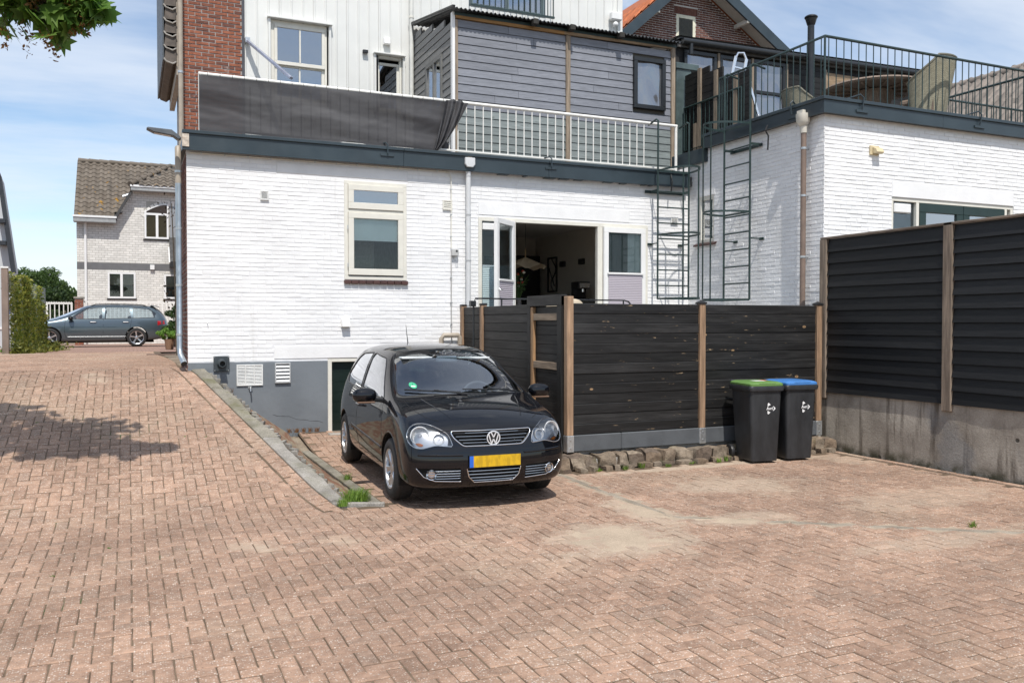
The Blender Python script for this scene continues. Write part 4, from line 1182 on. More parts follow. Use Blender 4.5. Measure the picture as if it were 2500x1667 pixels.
def cloth_mat():
    t = NT('dark_shade_cloth'); f = t.noise(3, 5, t.mapping((1, 1, 5)))
    c = t.scalecol((.046, .045, .049), t.ramp(f, .3, .7, .9, 1.12))
    t.bump(t.noise(220, 2), .3, .003); t.set(c, .62, 0, .4)
    tr = t.n('ShaderNodeBsdfTransparent'); mx = t.n('ShaderNodeMixShader'); mx.inputs[0].default_value = .03
    t.l(t.b.outputs[0], mx.inputs[1]); t.l(tr.outputs[0], mx.inputs[2]); t.l(mx.outputs[0], t.out.inputs['Surface']); return t.m
M['cloth'] = cloth_mat()
mb = MB(); n, m = 150, 36
for i in range(n + 1):
    for k in range(m + 1):
        u, v = i / n, k / m
        xr = 4.62 - .22 * (1 - v) ** 1.2; X = .93 + (xr - .93) * u
        zb = 4.475 + .02 * math.sin(u * 9) + (.05 * math.exp(-((u - .62) / .06) ** 2)); Zt = 5.275 - .006 * abs(math.sin(u * 40))
        z = zb + (Zt - zb) * v
        d = .050 * noise.noise(Vector((X * .7, z * 3.2 + X * .5, 1.3))) + .012 * noise.noise(Vector((X * 1.8, z * 8 + X, 5))) + .004 * noise.noise(Vector((X * 6, z * 16, 2)))
        bl = math.sin(math.pi * min(1, max(0, v))) ** .6
        mb.v.append((X, 12.935 - .015 + d * bl - .03 * (1 - v) * math.exp(-((u - .6) / .12) ** 2), z))
mb.f = [(i * (m + 1) + k, (i + 1) * (m + 1) + k, (i + 1) * (m + 1) + k + 1, i * (m + 1) + k + 1) for i in range(n) for k in range(m)]
mb.build('cloth_panel', M['cloth'], sc, smooth=True, angle=180)
mb = MB(); n, m = 36, 24
for i in range(n + 1):
    for k in range(m + 1):
        u, v = i / n, k / m
        xl = 4.60 - .20 * (1 - v); xr = 4.97 * v ** .7 + 4.43 * (1 - v ** .7)
        X = xl + (xr - xl) * u; z = 4.49 + .80 * v - .02 * u
        mb.v.append((X, 12.925 - .045 * abs(math.sin(u * 9 + 1.5 * v)) - .02 * math.sin(u * 17 + 3 * v), z + (.03 * math.sin(u * 3.1) if v > .9 else 0)))
mb.f = [(i * (m + 1) + k, (i + 1) * (m + 1) + k, (i + 1) * (m + 1) + k + 1, i * (m + 1) + k + 1) for i in range(n) for k in range(m)]
mb.build('gathered_end', M['cloth'], sc, smooth=True, angle=180)
mb = MB(); n, m = 12, 12
for i in range(n + 1):
    for k in range(m + 1):
        u, v = i / n, k / m; X = 4.47 + .26 * u * (1 - v) + .03; z = 4.53 + .36 * v - .0 * u
        mb.v.append((X, 13.01 + .02 * math.sin(u * 8), z))
mb.f = [(i * (m + 1) + k, (i + 1) * (m + 1) + k, (i + 1) * (m + 1) + k + 1, i * (m + 1) + k + 1) for i in range(n) for k in range(m)]
mb.build('hanging_tail', M['cloth'], sc, smooth=True, angle=180)
for i in range(22):
    xx = 1.05 + i * .168
    MB().tube([(xx, RY - .03 * math.cos(a) , 5.30 + .031 * math.sin(a)) for a in [j * math.pi / 4 for j in range(8)]], .0035, 4, closed=True).build('cable_tie', M['black'], sc)

# ------------------------------------------------------------------ caged ladders
def ladder(label, base, out, across, z0, z1, rungs, hoops, loc, standoff, cage=.62, top=True):
    """base: mid point at the stiles; across: unit vector along the rungs; out: unit vector away from the wall"""
    t = thing('caged_ladder', label, 'ladder', loc, group='caged roof ladders')
    b = Vector(base); a = Vector(across) * .325; o = Vector(out); g = M['greensteel']
    for s in (-1, 1):
        p = b + a * s
        pts = [p + Vector((0, 0, z0)), p + Vector((0, 0, z1))]
        if top: pts += [p + Vector((0, 0, z1 + .03)) - o * .05, p - o * standoff * 1.2 + Vector((0, 0, z1 - .02))]
        MB().tube(pts, .017, 8).build('stile', g, t, smooth=True)
    for z in rungs: MB().cyl(b - a + Vector((0, 0, z)), b + a + Vector((0, 0, z)), .013, n=8).build('rung', g, t, smooth=True)
    c = b
    def hp(q, z): return b + Vector(across) * (-.325 * math.cos(q)) + o * (cage * math.sin(q) ** .85) + Vector((0, 0, z))
    for z in hoops:
        mb = MB(); pts = [hp(math.pi * i / 20, z) for i in range(21)]
        for p, q in zip(pts, pts[1:]): mb.bar(p, q, .006, .032)
        mb.build('hoop', g, t)
        MB().bar(pts[0], pts[-1], .006, .028).build('hoop_tie', g, t)
    for q in (R(58), R(108)):
        MB().bar(hp(q, min(hoops)), hp(q, max(hoops)), .028, .008, up=o).build('cage_bar', g, t)
    for z in (z0 + .98, ):
        for s in (-1, 1):
            p = b + a * s + Vector((0, 0, z)); w = p - o * standoff
            MB().bar(p, w, .02, .02).build('bracket', g, t); mb = MB(); mb.bar(w - Vector(across) * .05, w + Vector(across) * .05, .02, .04, up=(0, 0, 1)); mb.build('bracket_foot', g, t)
    zt = max(rungs) + .02
    MB().bar(b - a * 1.35 - o * (standoff - .02) + Vector((0, 0, zt)), b + a * 1.05 - o * (standoff - .02) + Vector((0, 0, zt)), .02, .05).build('wall_bar', g, t)
    for s in (-1, 1): MB().bar(b + a * s + Vector((0, 0, zt)), b + a * s - o * (standoff - .02) + Vector((0, 0, zt)), .012, .04).build('bracket', g, t)
    return t
ladder('dark green caged ladder on the front wall, left of the two', (8.78, 12.73, 0), (0, -1, 0), (1, 0, 0), 2.19, 5.30, [2.43 + .2735 * i for i in range(7)], [2.2, 3.31, 4.43], (8.78, 12.73, 2.19), .25)
ladder('dark green caged ladder on the side wall, right of the two', (9.05, 11.34, 0), (-1, 0, 0), (0, -1, 0), 2.15, 5.86, [2.42 + .2735 * i for i in range(9)], [2.15, 3.55, 4.95], (9.05, 11.34, 2.15), .24)
hk = MB().tube([(8.80, 12.84, 4.40), (8.80, 12.80, 4.28), (8.80, 12.83, 4.10)], .012, 6).build('gutter_hook', M['black'], None); tag(hk, 'black iron hook on the fascia behind the left ladder', 'hook')
hk = MB().tube([(9.14, 10.72, 4.86), (9.10, 10.72, 4.78), (9.16, 10.72, 4.70), (9.15, 10.72, 4.48)], .014, 6).build('gutter_hook', M['black'], None); tag(hk, 'black iron hook on the side wall right of the right ladder', 'hook')

# ------------------------------------------------------------------ white building on the right
rb = thing('right_white_building', 'taller white painted brick building at the right with roof terrace', 'building', (9.3, 9.68, 0))
RX, FY = 9.30, 9.68
RW = (10.65, 13.40, 1.0, 3.70); SWN = (12.26, 12.70, 3.19, 4.0)
mb = MB(); holed(mb, RX, 15.2, -.3, 4.83, [RW], lambda a, b, c, d: mb.box(a, b, FY, FY + .22, c, d))
holed(mb, FY + .22, WY - .0, -.3, 4.6, [SWN], lambda a, b, c, d: mb.box(RX, RX + .22, a, b, c, d)); mb.box(RX, RX + .22, FY + .22, 12.45, 4.6, 4.83)
mb.box(RX + .22, 15.2, WY + .6, WY + .8, -.3, 4.83); mb.box(15.0, 15.2, FY + .22, WY + .6, -.3, 4.83)
mb.build('wall', M['whitemortar'], rb)
bricks(rb, (RX, FY, 0), (1, 0, 0), 5.9, 1.9, 4.82, [(a - RX, b - RX, c, d) for a, b, c, d in [RW, (10.65, 13.4, 3.70, 3.95)]], M['whitebrick'], seed=5, proud=.0070, jit=.0030, struck=.0012, hj=.004)
bricks(rb, (RX, WY, 0), (0, -1, 0), WY - FY + .010, 1.3, 4.82, [(WY - SWN[1], WY - SWN[0], SWN[2] - .02, SWN[3] + .20), (0, .55, 4.6, 5)], M['whitebrick'], seed=6, proud=.0070, jit=.0035, struck=.0003, joint=.011)
MB().box(10.655, 13.395, FY - .010, FY + .05, 3.705, 3.945).build('lintel', M['lintel'], rb, bevel=.004)
for i in range(9): MB().box(RX - .012, RX + .02, 12.23 + i * .058, 12.283 + i * .058, 4.005, 4.195).build('soldier_brick', M['whitebrick'], rb, bevel=.003)
MB().box(RX - .08, 15.2, FY - .08, 12.42, 4.835, 4.99).build('roof_deck', plain('right_roof_felt', (.10, .10, .10), .9, bump=.3), rb)
MB().box(9.95, 15.2, 12.42, 20, 4.835, 4.995).build('roof_deck', bpy.data.materials['right_roof_felt'], rb)
MB().box(RX - .115, RX - .08, FY - .08, 12.42, 4.815, 5.005).build('fascia_board', M['fascia'], rb, bevel=.003)
MB().box(RX - .14, RX + .02, FY - .14, 12.44, 5.005, 5.055).build('fascia_cap', M['fascia'], rb, bevel=.006)
for a, b in ((RX - .115, 11.6), (11.603, 15.2)):
    MB().box(a, b, FY - .115, FY - .08, 4.815, 5.005).build('fascia_board', M['fascia'], rb, bevel=.003)
MB().box(RX + .02, 15.2, FY - .14, FY + .02, 5.005, 5.055).build('fascia_cap', M['fascia'], rb, bevel=.006)
MB().box(RX - .10, RX + .02, 12.44, 13.4, 4.60, 4.84).build('fascia_step', M['fascia'], rb, bevel=.004)
MB().box(9.94, 9.99, 12.44, 14.3, 4.5, 5.06).build('step_wall', M['fascia'], rb)
# windows of the right building
rw = thing('right_patio_window', 'cream framed windows with dark green doors just above the tall black fence', 'window', (12, 9.68, 1.2))
mb = MB(); rect_frame(mb, 10.65, 13.40, 1.2, 3.70, FY + .01, FY + .09, .055); mb.box(11.19, 11.25, FY + .01, FY + .09, 1.255, 3.645); mb.box(13.20, 13.26, FY + .01, FY + .09, 1.255, 3.645); mb.build('frame', M['frame'], rw, bevel=.004)
MB().box(10.71, 11.19, FY + .06, FY + .065, 1.26, 3.64).build('pane', M['glass'], rw)
MB().box(10.74, 11.10, FY + .02, FY + .055, 3.47, 3.62).build('rolled_blind', M['whiteframe'], rw, bevel=.02)
gd = plain('dark_green_door_paint', (.012, .030, .028), .35)
for a, b in ((11.255, 12.22), (12.23, 13.195)):
    o = MB(); rect_frame(o, a, b, 1.26, 3.64, FY + .0, FY + .06, .14); oo = o.build('green_door', gd, rw, bevel=.006)
    MB().box(a + .14, b - .14, FY + .03, FY + .036, 1.4, 3.5).build('pane', M['glass_refl'], oo)
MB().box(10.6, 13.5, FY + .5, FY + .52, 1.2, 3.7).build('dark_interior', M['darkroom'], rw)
sw2 = thing('side_window', 'narrow cream window in the side wall behind the ladders', 'window', (9.3, 12.5, 3.19))
mb = MB()
for a, b, c, d in ((12.26, 12.70, 3.94, 4.0), (12.26, 12.70, 3.19, 3.25), (12.26, 12.32, 3.25, 3.94), (12.64, 12.70, 3.25, 3.94)): mb.box(RX + .01, RX + .08, a, b, c, d)
mb.build('frame', M['frame'], sw2, bevel=.004); MB().box(RX + .05, RX + .055, 12.32, 12.64, 3.25, 3.94).build('pane', M['glass_refl'], sw2)
mb = MB(); mb.add([(RX - .06, 12.18, 3.13), (RX - .06, 12.78, 3.13), (RX + .02, 12.78, 3.17), (RX + .02, 12.18, 3.17), (RX - .06, 12.18, 3.16), (RX - .06, 12.78, 3.16), (RX + .02, 12.78, 3.2), (RX + .02, 12.18, 3.2)], [(0, 3, 2, 1), (4, 5, 6, 7), (0, 1, 5, 4), (1, 2, 6, 5), (2, 3, 7, 6), (3, 0, 4, 7)])
mb.build('sill', bpy.data.materials['dark_red_sill_tile'], sw2)
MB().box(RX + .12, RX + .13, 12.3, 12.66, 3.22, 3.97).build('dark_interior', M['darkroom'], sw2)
hv = thing('vent_hood', 'yellowed cream vent hood high on the right building', 'vent', (10.27, 9.68, 4.3))
cr = plain('yellowed_plastic', (.62, .52, .33), .5)
MB().box(10.175, 10.36, FY - .03, FY - .006, 4.30, 4.44).build('back_plate', cr, hv, bevel=.004)
mb = MB(); mb.prism([(FY - .03, 4.425), (FY - .10, 4.39), (FY - .13, 4.33), (FY - .09, 4.31), (FY - .03, 4.32)], lambda a, b: (10.22, a, b), lambda a, b: (10.36, a, b)); mb.build('cowl', cr, hv, bevel=.008)
MB().cyl((10.285, FY - .03, 4.37), (10.285, FY - .075, 4.37), .05, n=16).build('duct_ring', cr, hv, smooth=True)
bd = thing('corner_downpipe', 'brown downpipe with cream hopper at the corner of the right building', 'downpipe', (9.2, 9.98, 2))
mb = MB(); mb.lathe([(.04, 4.70), (.06, 4.71), (.10, 4.76), (.105, 4.88), (.085, 4.885), (.08, 4.8)], 18, c=(9.185, 9.99, 0)); mb.box(9.12, 9.28, 9.93, 10.05, 4.86, 4.93); mb.build('hopper', plain('cream_plastic', (.60, .57, .50), .4), bd, smooth=True)
MB().cyl((9.2, 9.99, 4.70), (9.2, 9.99, 4.60), .058, .05, 16).build('neck', bpy.data.materials['cream_plastic'], bd, smooth=True)
MB().cyl((9.2, 9.99, 4.62), (9.2, 9.99, .9), .041, n=16).build('pipe', M['brownpipe'], bd, smooth=True)
mb = MB()
for z in (4.36, 3.66, 2.75): mb.cyl((9.2, 9.99, z), (9.2, 9.99, z + .03), .047, n=16); mb.box(9.21, 9.30, 9.975, 10.005, z + .005, z + .025)
mb.build('bracket', M['steel'], bd)

# ------------------------------------------------------------------ dark green railings of the right terrace
def green_rail(label, pts, ztop, z0, step, r=.021, posts=()):
    t = thing('green_terrace_railing', label, 'railing', (pts[0][0], pts[0][1], z0), group='dark green terrace railings')
    MB().tube([(x, y, ztop) for x, y in pts], r, 10).build('top_rail', M['greensteel'], t, smooth=True)
    for (xa, ya), (xb, yb) in zip(pts, pts[1:]):
        MB().bar((xa, ya, z0 + .03), (xb, yb, z0 + .03), .03, .012).build('bottom_rail', M['greensteel'], t)
        d = math.hypot(xb - xa, yb - ya); n = int(d / step)
        for i in range(n + 1):
            f = (i + .5) / (n + 1); x, y = xa + (xb - xa) * f, ya + (yb - ya) * f
            MB().cyl((x, y, z0 + .03), (x, y, ztop - .01), .0085, n=6).build('baluster', M['greensteel'], t, smooth=True)
    for x, y in pts: MB().cyl((x, y, z0), (x, y, ztop), .016, n=8).build('post', M['greensteel'], t, smooth=True)
    return t
green_rail('dark green railing round the near corner of the right terrace', [(9.29, 12.12), (9.29, 9.67), (15.0, 9.67)], 5.95, 5.05, .148)
green_rail('short dark green railing in front of the black plank wall', [(9.97, 14.1), (9.97, 12.38)], 5.96, 5.10, .13)
green_rail('dark green railing at the far right end of the terrace before the tiled roof', [(14.0, 9.75), (14.0, 11.55), (17.2, 11.55)], 5.97, 5.05, .14)
for xx, lb in ((9.85, 'dark strap clamp on the fascia near the corner hopper'), (12.35, 'dark strap clamp on the fascia at the right edge')):
    t = thing('railing_clamp', lb, 'clamp', (xx, 9.5, 4.95), group='fascia clamps')
    MB().tube([(xx - .16, 9.67, 5.075), (xx, 9.53, 5.13), (xx + .05, 9.515, 5.08), (xx + .05, 9.54, 4.93)], .012, 6).build('strap', M['fascia'], t)
    MB().box(xx - .06, xx + .17, 9.545, 9.563, 4.875, 4.915).build('plate', M['fascia'], t, bevel=.003)
t = thing('railing_clamp', 'dark strap clamp on the side fascia behind the corner hopper', 'clamp', (9.15, 10.15, 4.95), group='fascia clamps')
MB().tube([(9.29, 10.25, 5.075), (9.17, 10.2, 5.12), (9.13, 10.2, 5.08), (9.155, 10.2, 4.92)], .012, 6).build('strap', M['fascia'], t); MB().box(9.168, 9.184, 10.1, 10.3, 4.86, 4.9).build('plate', M['fascia'], t)

# ------------------------------------------------------------------ black plank wall and annex behind the terrace
bw = wood('black_stained_plank', (.022, .021, .020), 'y', .6, .6, rand=.3)
bwx = wood('black_stained_plank_x', (.020, .020, .020), 'x', .6, .6, rand=.3)
pl = thing('black_plank_wall', 'black plank wall with stepped top and pale battens beside the terrace', 'wall', (10, 13.2, 5))
for i in range(14):
    z0 = 5.02 + i * .122; ya = 12.2
    if z0 > 6.15: ya = 12.95
    if z0 > 6.40: ya = 13.35
    if z0 > 6.60: break
    MB().box(9.995, 10.03, ya, 14.12, z0 + .002, z0 + .12).build('plank', bw, pl, bevel=.003)
for y, z1 in ((13.62, 6.62), (13.12, 6.45), (12.55, 6.2), (13.75, 5.6)): MB().box(9.96, 9.995, y - .05, y + .05, 5.02, z1).build('batten', natz, pl, bevel=.003)
cs = thing('steel_corner_column', 'dark green sheet metal column at the right end of the grey shed', 'column', (10, 14.25, 5))
MB().box(9.82, 10.18, 14.16, 14.40, 4.5, 6.80).build('shaft', plain('dark_green_sheet', (.075, .105, .105), .4, var=.2, scale=5), cs, bevel=.01)
MB().box(9.80, 10.34, 14.13, 14.42, 6.74, 6.86).build('cap', bpy.data.materials['dark_green_sheet'], cs, bevel=.01)
an = thing('black_annex', 'low black annex with gutter and plastic-sheeted windows on the terrace', 'building', (13.5, 14.5, 5))
AY = 14.5
MB().box(10.1, 17.0, AY + .10, AY + .25, 4.9, 7.5).build('core_wall', plain('black_core', (.015, .015, .015), .8), an)
for i in range(19):
    z0 = 5.0 + i * .125
    for a, b in ((12.93, 14.0), (15.3, 16.9)): MB().box(a, b, AY + .06, AY + .10, z0, z0 + .122).build('plank', bwx, an, bevel=.003)
for a, b, za, zb in ((10.28, 11.08, 6.3, 7.28), (11.16, 11.95, 6.3, 7.28), (12.03, 12.88, 5.95, 7.30)):
    o = MB(); rect_frame(o, a, b, za, zb, AY + .03, AY + .10, .07)
    if a > 12: o.box(a + .07, b - .07, AY + .03, AY + .10, 6.60, 6.66)
    oo = o.build('window', M['blackmetal'], an, bevel=.004)
    mb = MB(); n = 12
    for i in range(n + 1):
        for k in range(n + 1):
            u, v = i / n, k / n; mb.v.append((a + .07 + (b - a - .14) * u, AY + .075 + .028 * noise.noise(Vector((u * 2 + a * 3, v * 2, a))), za + .07 + (zb - za - .14) * v))
    mb.f = [(i * (n + 1) + k, (i + 1) * (n + 1) + k, (i + 1) * (n + 1) + k + 1, i * (n + 1) + k + 1) for i in range(n) for k in range(n)]
    mb.build('plastic_sheet', M['sheet'], oo, smooth=True, angle=180)
for xx in (11.12, 11.99, 12.905, 13.99): MB().box(xx - .025, xx + .025, AY + .02, AY + .06, 5.0, 7.3).build('batten', natz, an)
for i in range(3): MB().box(14.02, 15.3, AY + .03, AY + .07, 6.0 + i * .42, 6.41 + i * .42).build('pine_board', nat, an, bevel=.003)
o = MB(); rect_frame(o, 14.15, 15.05, 5.9, 6.95, AY - .01, AY + .03, .05); oo = o.build('window', plain('pale_grey_frame', (.5, .5, .5)), an); MB().box(14.2, 15.0, AY + .01, AY + .015, 5.95, 6.9).build('pane', M['glass_refl'], oo)
MB().tube([(10.15, AY - .08, 7.40), (17.05, AY - .08, 7.52)], .06, 12).build('gutter', M['blackmetal'], an, smooth=True)
MB().bar((10.1, AY - .0, 7.47), (17.0, AY - .0, 7.59), .12, .04).build('eaves_board', M['blackmetal'], an)
MB().bar((10.1, AY + .02, 7.36), (17.0, AY + .02, 7.48), .05, .12).build('weathered_beam', plain('grey_beam', (.08, .075, .07), .8, var=.4, scale=9), an)
MB().add([(10.05, AY - .1, 7.49), (17.05, AY - .1, 7.61), (17.05, 19, 8.0), (10.05, 19, 7.9)], [(0, 1, 2, 3)]).build('roof_sheet', M['blackmetal'], an)
MB().cyl((10.35, AY - .09, 7.36), (10.35, AY - .09, 7.15), .04, n=10).build('gutter_outlet', M['blackmetal'], an)
ch = thing('stove_flue', 'tall black stove flue pipe rising above the annex gutter', 'flue', (13.4, 14.25, 5.0))
MB().cyl((13.30, 14.25, 5.0), (13.30, 14.25, 8.20), .07, n=18).build('pipe', M['blackmetal'], ch, smooth=True)
mb = MB(); mb.lathe([(.072, 8.08), (.085, 8.10), (.12, 8.22), (.10, 8.24)], 18, c=(13.3, 14.25, 0)); mb.build('collar', M['blackmetal'], ch, smooth=True)
MB().ellipsoid((13.3, 14.25, 8.25), .14, .14, .055, 18, 8).build('cap', M['blackmetal'], ch, smooth=True)
al = thing('aluminium_ladder', 'folded aluminium stepladder leaning on the terrace by the plank wall', 'ladder', (10.4, 12.8, 5.05))
def alrail(p, q, w=.055): MB().bar(p, q, .025, w).build('rail', M['alu'], al, bevel=.004)
alrail((10.02, 12.85, 5.9), (10.22, 12.85, 6.66)); alrail((10.30, 12.80, 6.05), (10.42, 12.80, 6.62)); MB().tube([(10.22, 12.85, 6.64), (10.26, 12.84, 6.72), (10.37, 12.82, 6.73), (10.42, 12.80, 6.60)], .02, 8).build('top_bow', M['alu'], al, smooth=True)
alrail((10.50, 12.82, 6.2), (10.72, 12.80, 5.58), .05)
for i in range(4):
    f = i / 4; MB().bar((10.04 + .2 * f, 12.85, 5.95 + .68 * f), (10.30 + .1 * f, 12.80, 6.05 + .5 * f), .03, .025).build('step', M['alu'], al)
MB().cyl((10.72, 12.77, 5.58), (10.72, 12.83, 5.58), .05, n=14).build('foot_wheel', M['alu'], al); MB().box(10.28, 10.52, 12.76, 12.86, 6.12, 6.22).build('hinge', M['alu'], al, bevel=.01)
alrail((10.72, 12.80, 5.6), (10.70, 12.8, 5.06), .05)

# ------------------------------------------------------------------ brick gable house behind
gh = thing('brick_gable_house', 'brown brick gable house with slate barge boards behind the annex', 'house', (14.2, 20, 0))
GY = 20.0; AX, AZ = 14.225, 11.40; sl, sr = .877, .63
def gspan(z):
    return (AX - (AZ - .12 - z) / sl - 11.0, AX + (AZ - .12 - z) / sr - 11.0)
mb = MB(); mb.prism([(AX, AZ - .1), (AX - 3.2, AZ - .1 - 3.2 * sl), (AX - 3.2, 4), (AX + 4.0, 4), (AX + 4.0, AZ - .1 - 4.0 * sr)], lambda a, b: (a, GY, b), lambda a, b: (a, GY + .3, b)); mb.build('gable_wall', M['mortar_light'], gh)
bricks(gh, (11.0, GY, 0), (1, 0, 0), 8, 8.4, 11.3, [(13.86 - 11, 14.50 - 11, 9.3, 10.27), (13.78 - 11, 14.58 - 11, 10.27, 10.48)], M['brownbrick'], limit=300, seed=31, shape=gspan, proud=.012)
for i in range(13): MB().box(13.79 + i * .0605, 13.84 + i * .0605, GY - .014, GY + .02, 10.28, 10.48).build('soldier_brick', M['brownbrick'], gh)
o = MB(); rect_frame(o, 13.86, 14.50, 9.25, 10.27, GY - .004, GY + .08, .09); oo = o.build('window', plain('cream_yellow_frame', (.72, .70, .55), .4), gh, bevel=.004); MB().box(13.95, 14.41, GY + .0, GY + .006, 9.34, 10.18).build('pane', M['glass_refl'], oo)
def slope_quad(mb, x0, z0, x1, z1, y0, y1, t):
    mb.prism([(x0, z0), (x1, z1), (x1, z1 - t), (x0, z0 - t)], lambda a, b: (a, y0, b), lambda a, b: (a, y1, b))
L0 = (AX - 3.5, AZ + .12 - 3.5 * sl); R0 = (AX + 4.3, AZ + .12 - 4.3 * sr); A0 = (AX, AZ + .12)
for nm, q in (('left', L0), ('right', R0)):
    mb = MB(); slope_quad(mb, q[0], q[1], A0[0], A0[1], GY - .62, GY - .56, .34); mb.build('barge_board', M['fascia'], gh)
    mb = MB(); slope_quad(mb, q[0], q[1] - .12, A0[0], A0[1] - .12, GY - .56, GY, .03); mb.build('soffit', M['frame'], gh)
    for f in (.30, .62):
        xx = q[0] + (A0[0] - q[0]) * f; zz = q[1] + (A0[1] - q[1]) * f - .30; MB().bar((xx, GY - .60, zz - .02), (xx, GY, zz - .02), .09, .12).build('bracket', M['frame'], gh, bevel=.01)
ot = plain('orange_pantile', (.42, .125, .045), .75, var=.18, scale=8, rand=.25)
mb = MB(); slope_quad(mb, L0[0] - .1, L0[1] - .08, A0[0], A0[1] + .01, GY - .55, GY + 7, .06); slope_quad(mb, R0[0], R0[1], A0[0], A0[1], GY - .55, GY + 7, .06); mb.build('roof_deck', ot, gh)
# pantiles on the visible left slope
tv, tq = [], []
mb = MB(); n = 7
for i in range(n + 1):
    a = i / n; mb.v += [(-.5, .5 * 0 + (a - .5), .10 * math.sin(a * 2 * math.pi)), (.5, (a - .5), .10 * math.sin(a * 2 * math.pi) + .14)]
mb.f = [(2 * i, 2 * i + 2, 2 * i + 3, 2 * i + 1) for i in range(n)]
tile_me = bpy.data.meshes.new('roof_tile'); tile_me.from_pydata([(v[0] * .36, v[1] * .24, v[2] * .24) for v in mb.v], [], mb.f); finish(tile_me, ot, True, 60)
an_ = math.atan(sl); po = wloc(gh)
for r_ in range(9):
    for c in range(20):
        s = .2 + r_ * .30; xx = AX - 3.2 + s * math.cos(an_) ; zz = AZ + .12 - (AX - xx) * sl + .03
        if zz > AZ: continue
        link_mesh('roof_tile', tile_me, gh, Vector((xx, GY - .45 + c * .235, zz)) - po, (0, -an_, 0))

# ------------------------------------------------------------------ brown tiled roof at the far right
rr = thing('brown_tiled_roof_house', 'neighbouring house with brown pantile roof at the right edge', 'house', (19, 14, 0))
brn = plain('brown_pantile', (.20, .17, .145), .8, var=.2, scale=6, rand=.22)
RXR, RZR = 20.0, 7.98; rs = .85
mb = MB(); mb.prism([(RXR, RZR - .1), (RXR - 4.0, RZR - .1 - 4.0 * rs), (RXR - 4.0, -.2), (RXR + 4, -.2), (RXR + 4, RZR - .1 - 4 * rs)], lambda a, b: (a, 8, b), lambda a, b: (a, 16.3, b)); mb.build('house_body', M['mortar'], rr)
big = bpy.data.meshes.new('roof_tile'); big.from_pydata([(v[0] * .40, v[1] * .30, v[2] * .30) for v in mb.v[:0]] + [(v[0] * .42, v[1] * .30, v[2] * .34) for v in [((-.5 if j == 0 else .5), i / 7 - .5, .10 * math.sin(i / 7 * 2 * math.pi) + (.0 if j == 0 else .13)) for i in range(8) for j in (0, 1)]], [], [(2 * i, 2 * i + 2, 2 * i + 3, 2 * i + 1) for i in range(7)])
finish(big, brn, True, 60); an2 = math.atan(rs); po = wloc(rr)
for r_ in range(12):
    for c in range(22):
        s = r_ * .355; xx = RXR - s * math.cos(an2) - .1; zz = RZR - (RXR - xx) * rs + .04
        link_mesh('roof_tile', big, rr, Vector((xx, 16.35 - c * .295, zz)) - po, (0, -an2, 0))
for i in range(18): MB().lathe([(.11, 0), (.12, .02), (.105, .36)], 10, 'y', c=(RXR, 16.45 - .37 * (i + 1), RZR + .0)).build('ridge_tile', brn, rr, smooth=True)

# ------------------------------------------------------------------ wicker furniture on the right terrace
def wicker(name, col):
    t = NT(name)
    b = t.n('ShaderNodeTexBrick'); tc = t.n('ShaderNodeTexCoord')
    mp = t.n('ShaderNodeMapping'); t.l(tc.outputs['UV'], mp.inputs[0]); t.l(mp.outputs[0], b.inputs['Vector'])
    b.inputs['Scale'].default_value = 1; b.inputs['Brick Width'].default_value = .045; b.inputs['Row Height'].default_value = .016; b.inputs['Mortar Size'].default_value = .003; b.inputs['Mortar Smooth'].default_value = .6
    b.inputs['Color1'].default_value = (*col, 1); b.inputs['Color2'].default_value = (*[x * .72 for x in col], 1); b.inputs['Mortar'].default_value = (*[x * .3 for x in col], 1)
    bp = t.n('ShaderNodeBump'); bp.inputs['Strength'].default_value = .8; bp.inputs['Distance'].default_value = .01; t.l(b.outputs['Fac'], bp.inputs['Height']); bp.invert = True; t.l(bp.outputs[0], t.b.inputs['Normal'])
    return t.set(b.outputs[0], .6)
M['wicker'] = wicker('olive_grey_wicker', (.46, .43, .31)); M['wicker_brown'] = plain('brown_wicker', (.20, .15, .115), .7, var=.35, scale=40, bump=.6, bscale=90)
def uvgrid(name, P, nu, nv, mat, parent, su, sv):
    me = bpy.data.meshes.new(name); me.from_pydata([P(i / nu, k / nv) for i in range(nu + 1) for k in range(nv + 1)], [], [(i * (nv + 1) + k, (i + 1) * (nv + 1) + k, (i + 1) * (nv + 1) + k + 1, i * (nv + 1) + k + 1) for i in range(nu) for k in range(nv)])
    uv = me.uv_layers.new(name='UVMap'); me.polygons.foreach_set('use_smooth', [True] * len(me.polygons))
    for p in me.polygons:
        for li in p.loop_indices:
            vi = me.loops[li].vertex_index; uv.data[li].uv = ((vi // (nv + 1)) / nu * su, (vi % (nv + 1)) / nv * sv)
    me.materials.append(mat); me.update(); o = link_mesh(name, me, parent)
    so = o.modifiers.new('thick', 'SOLIDIFY'); so.thickness = .03; so.offset = 0
    return o
def wing_chair(label, loc, rz):
    t = thing('wicker_wing_chair', label, 'chair', loc, rz, 'wicker wing chairs')
    def back(u, v):
        a = (u - .5) * R(215); wings = abs(u - .5) * 2
        w = .33 + .045 * v; d = .30
        top = 1.06 - .42 * max(0, (wings - .42) / .58) ** .8 if wings > .42 else 1.06
        z = .10 + (top - .10) * v
        fl = 1 + .20 * v * v
        return (w * fl * math.sin(a), d * math.cos(a) * (1 + .22 * v) + .10 * v * max(0, math.cos(a)), z)
    uvgrid('shell', back, 40, 22, M['wicker'], t, 1.5, 1.0)
    MB().tube([back(i / 40, 1.0) for i in range(41)], .022, 8).build('rim', M['wicker'], t, smooth=True, world=False)
    mb = MB(); mb.box(-.28, .28, -.30, .24, .34, .44); mb.build('seat', M['wicker_brown'], t, world=False, bevel=.03)
    for x in (-.25, .25):
        for y in (-.25, .22): MB().box(x - .025, x + .025, y - .025, y + .025, 0, .36).build('leg', M['wicker_brown'], t, world=False)
    return t
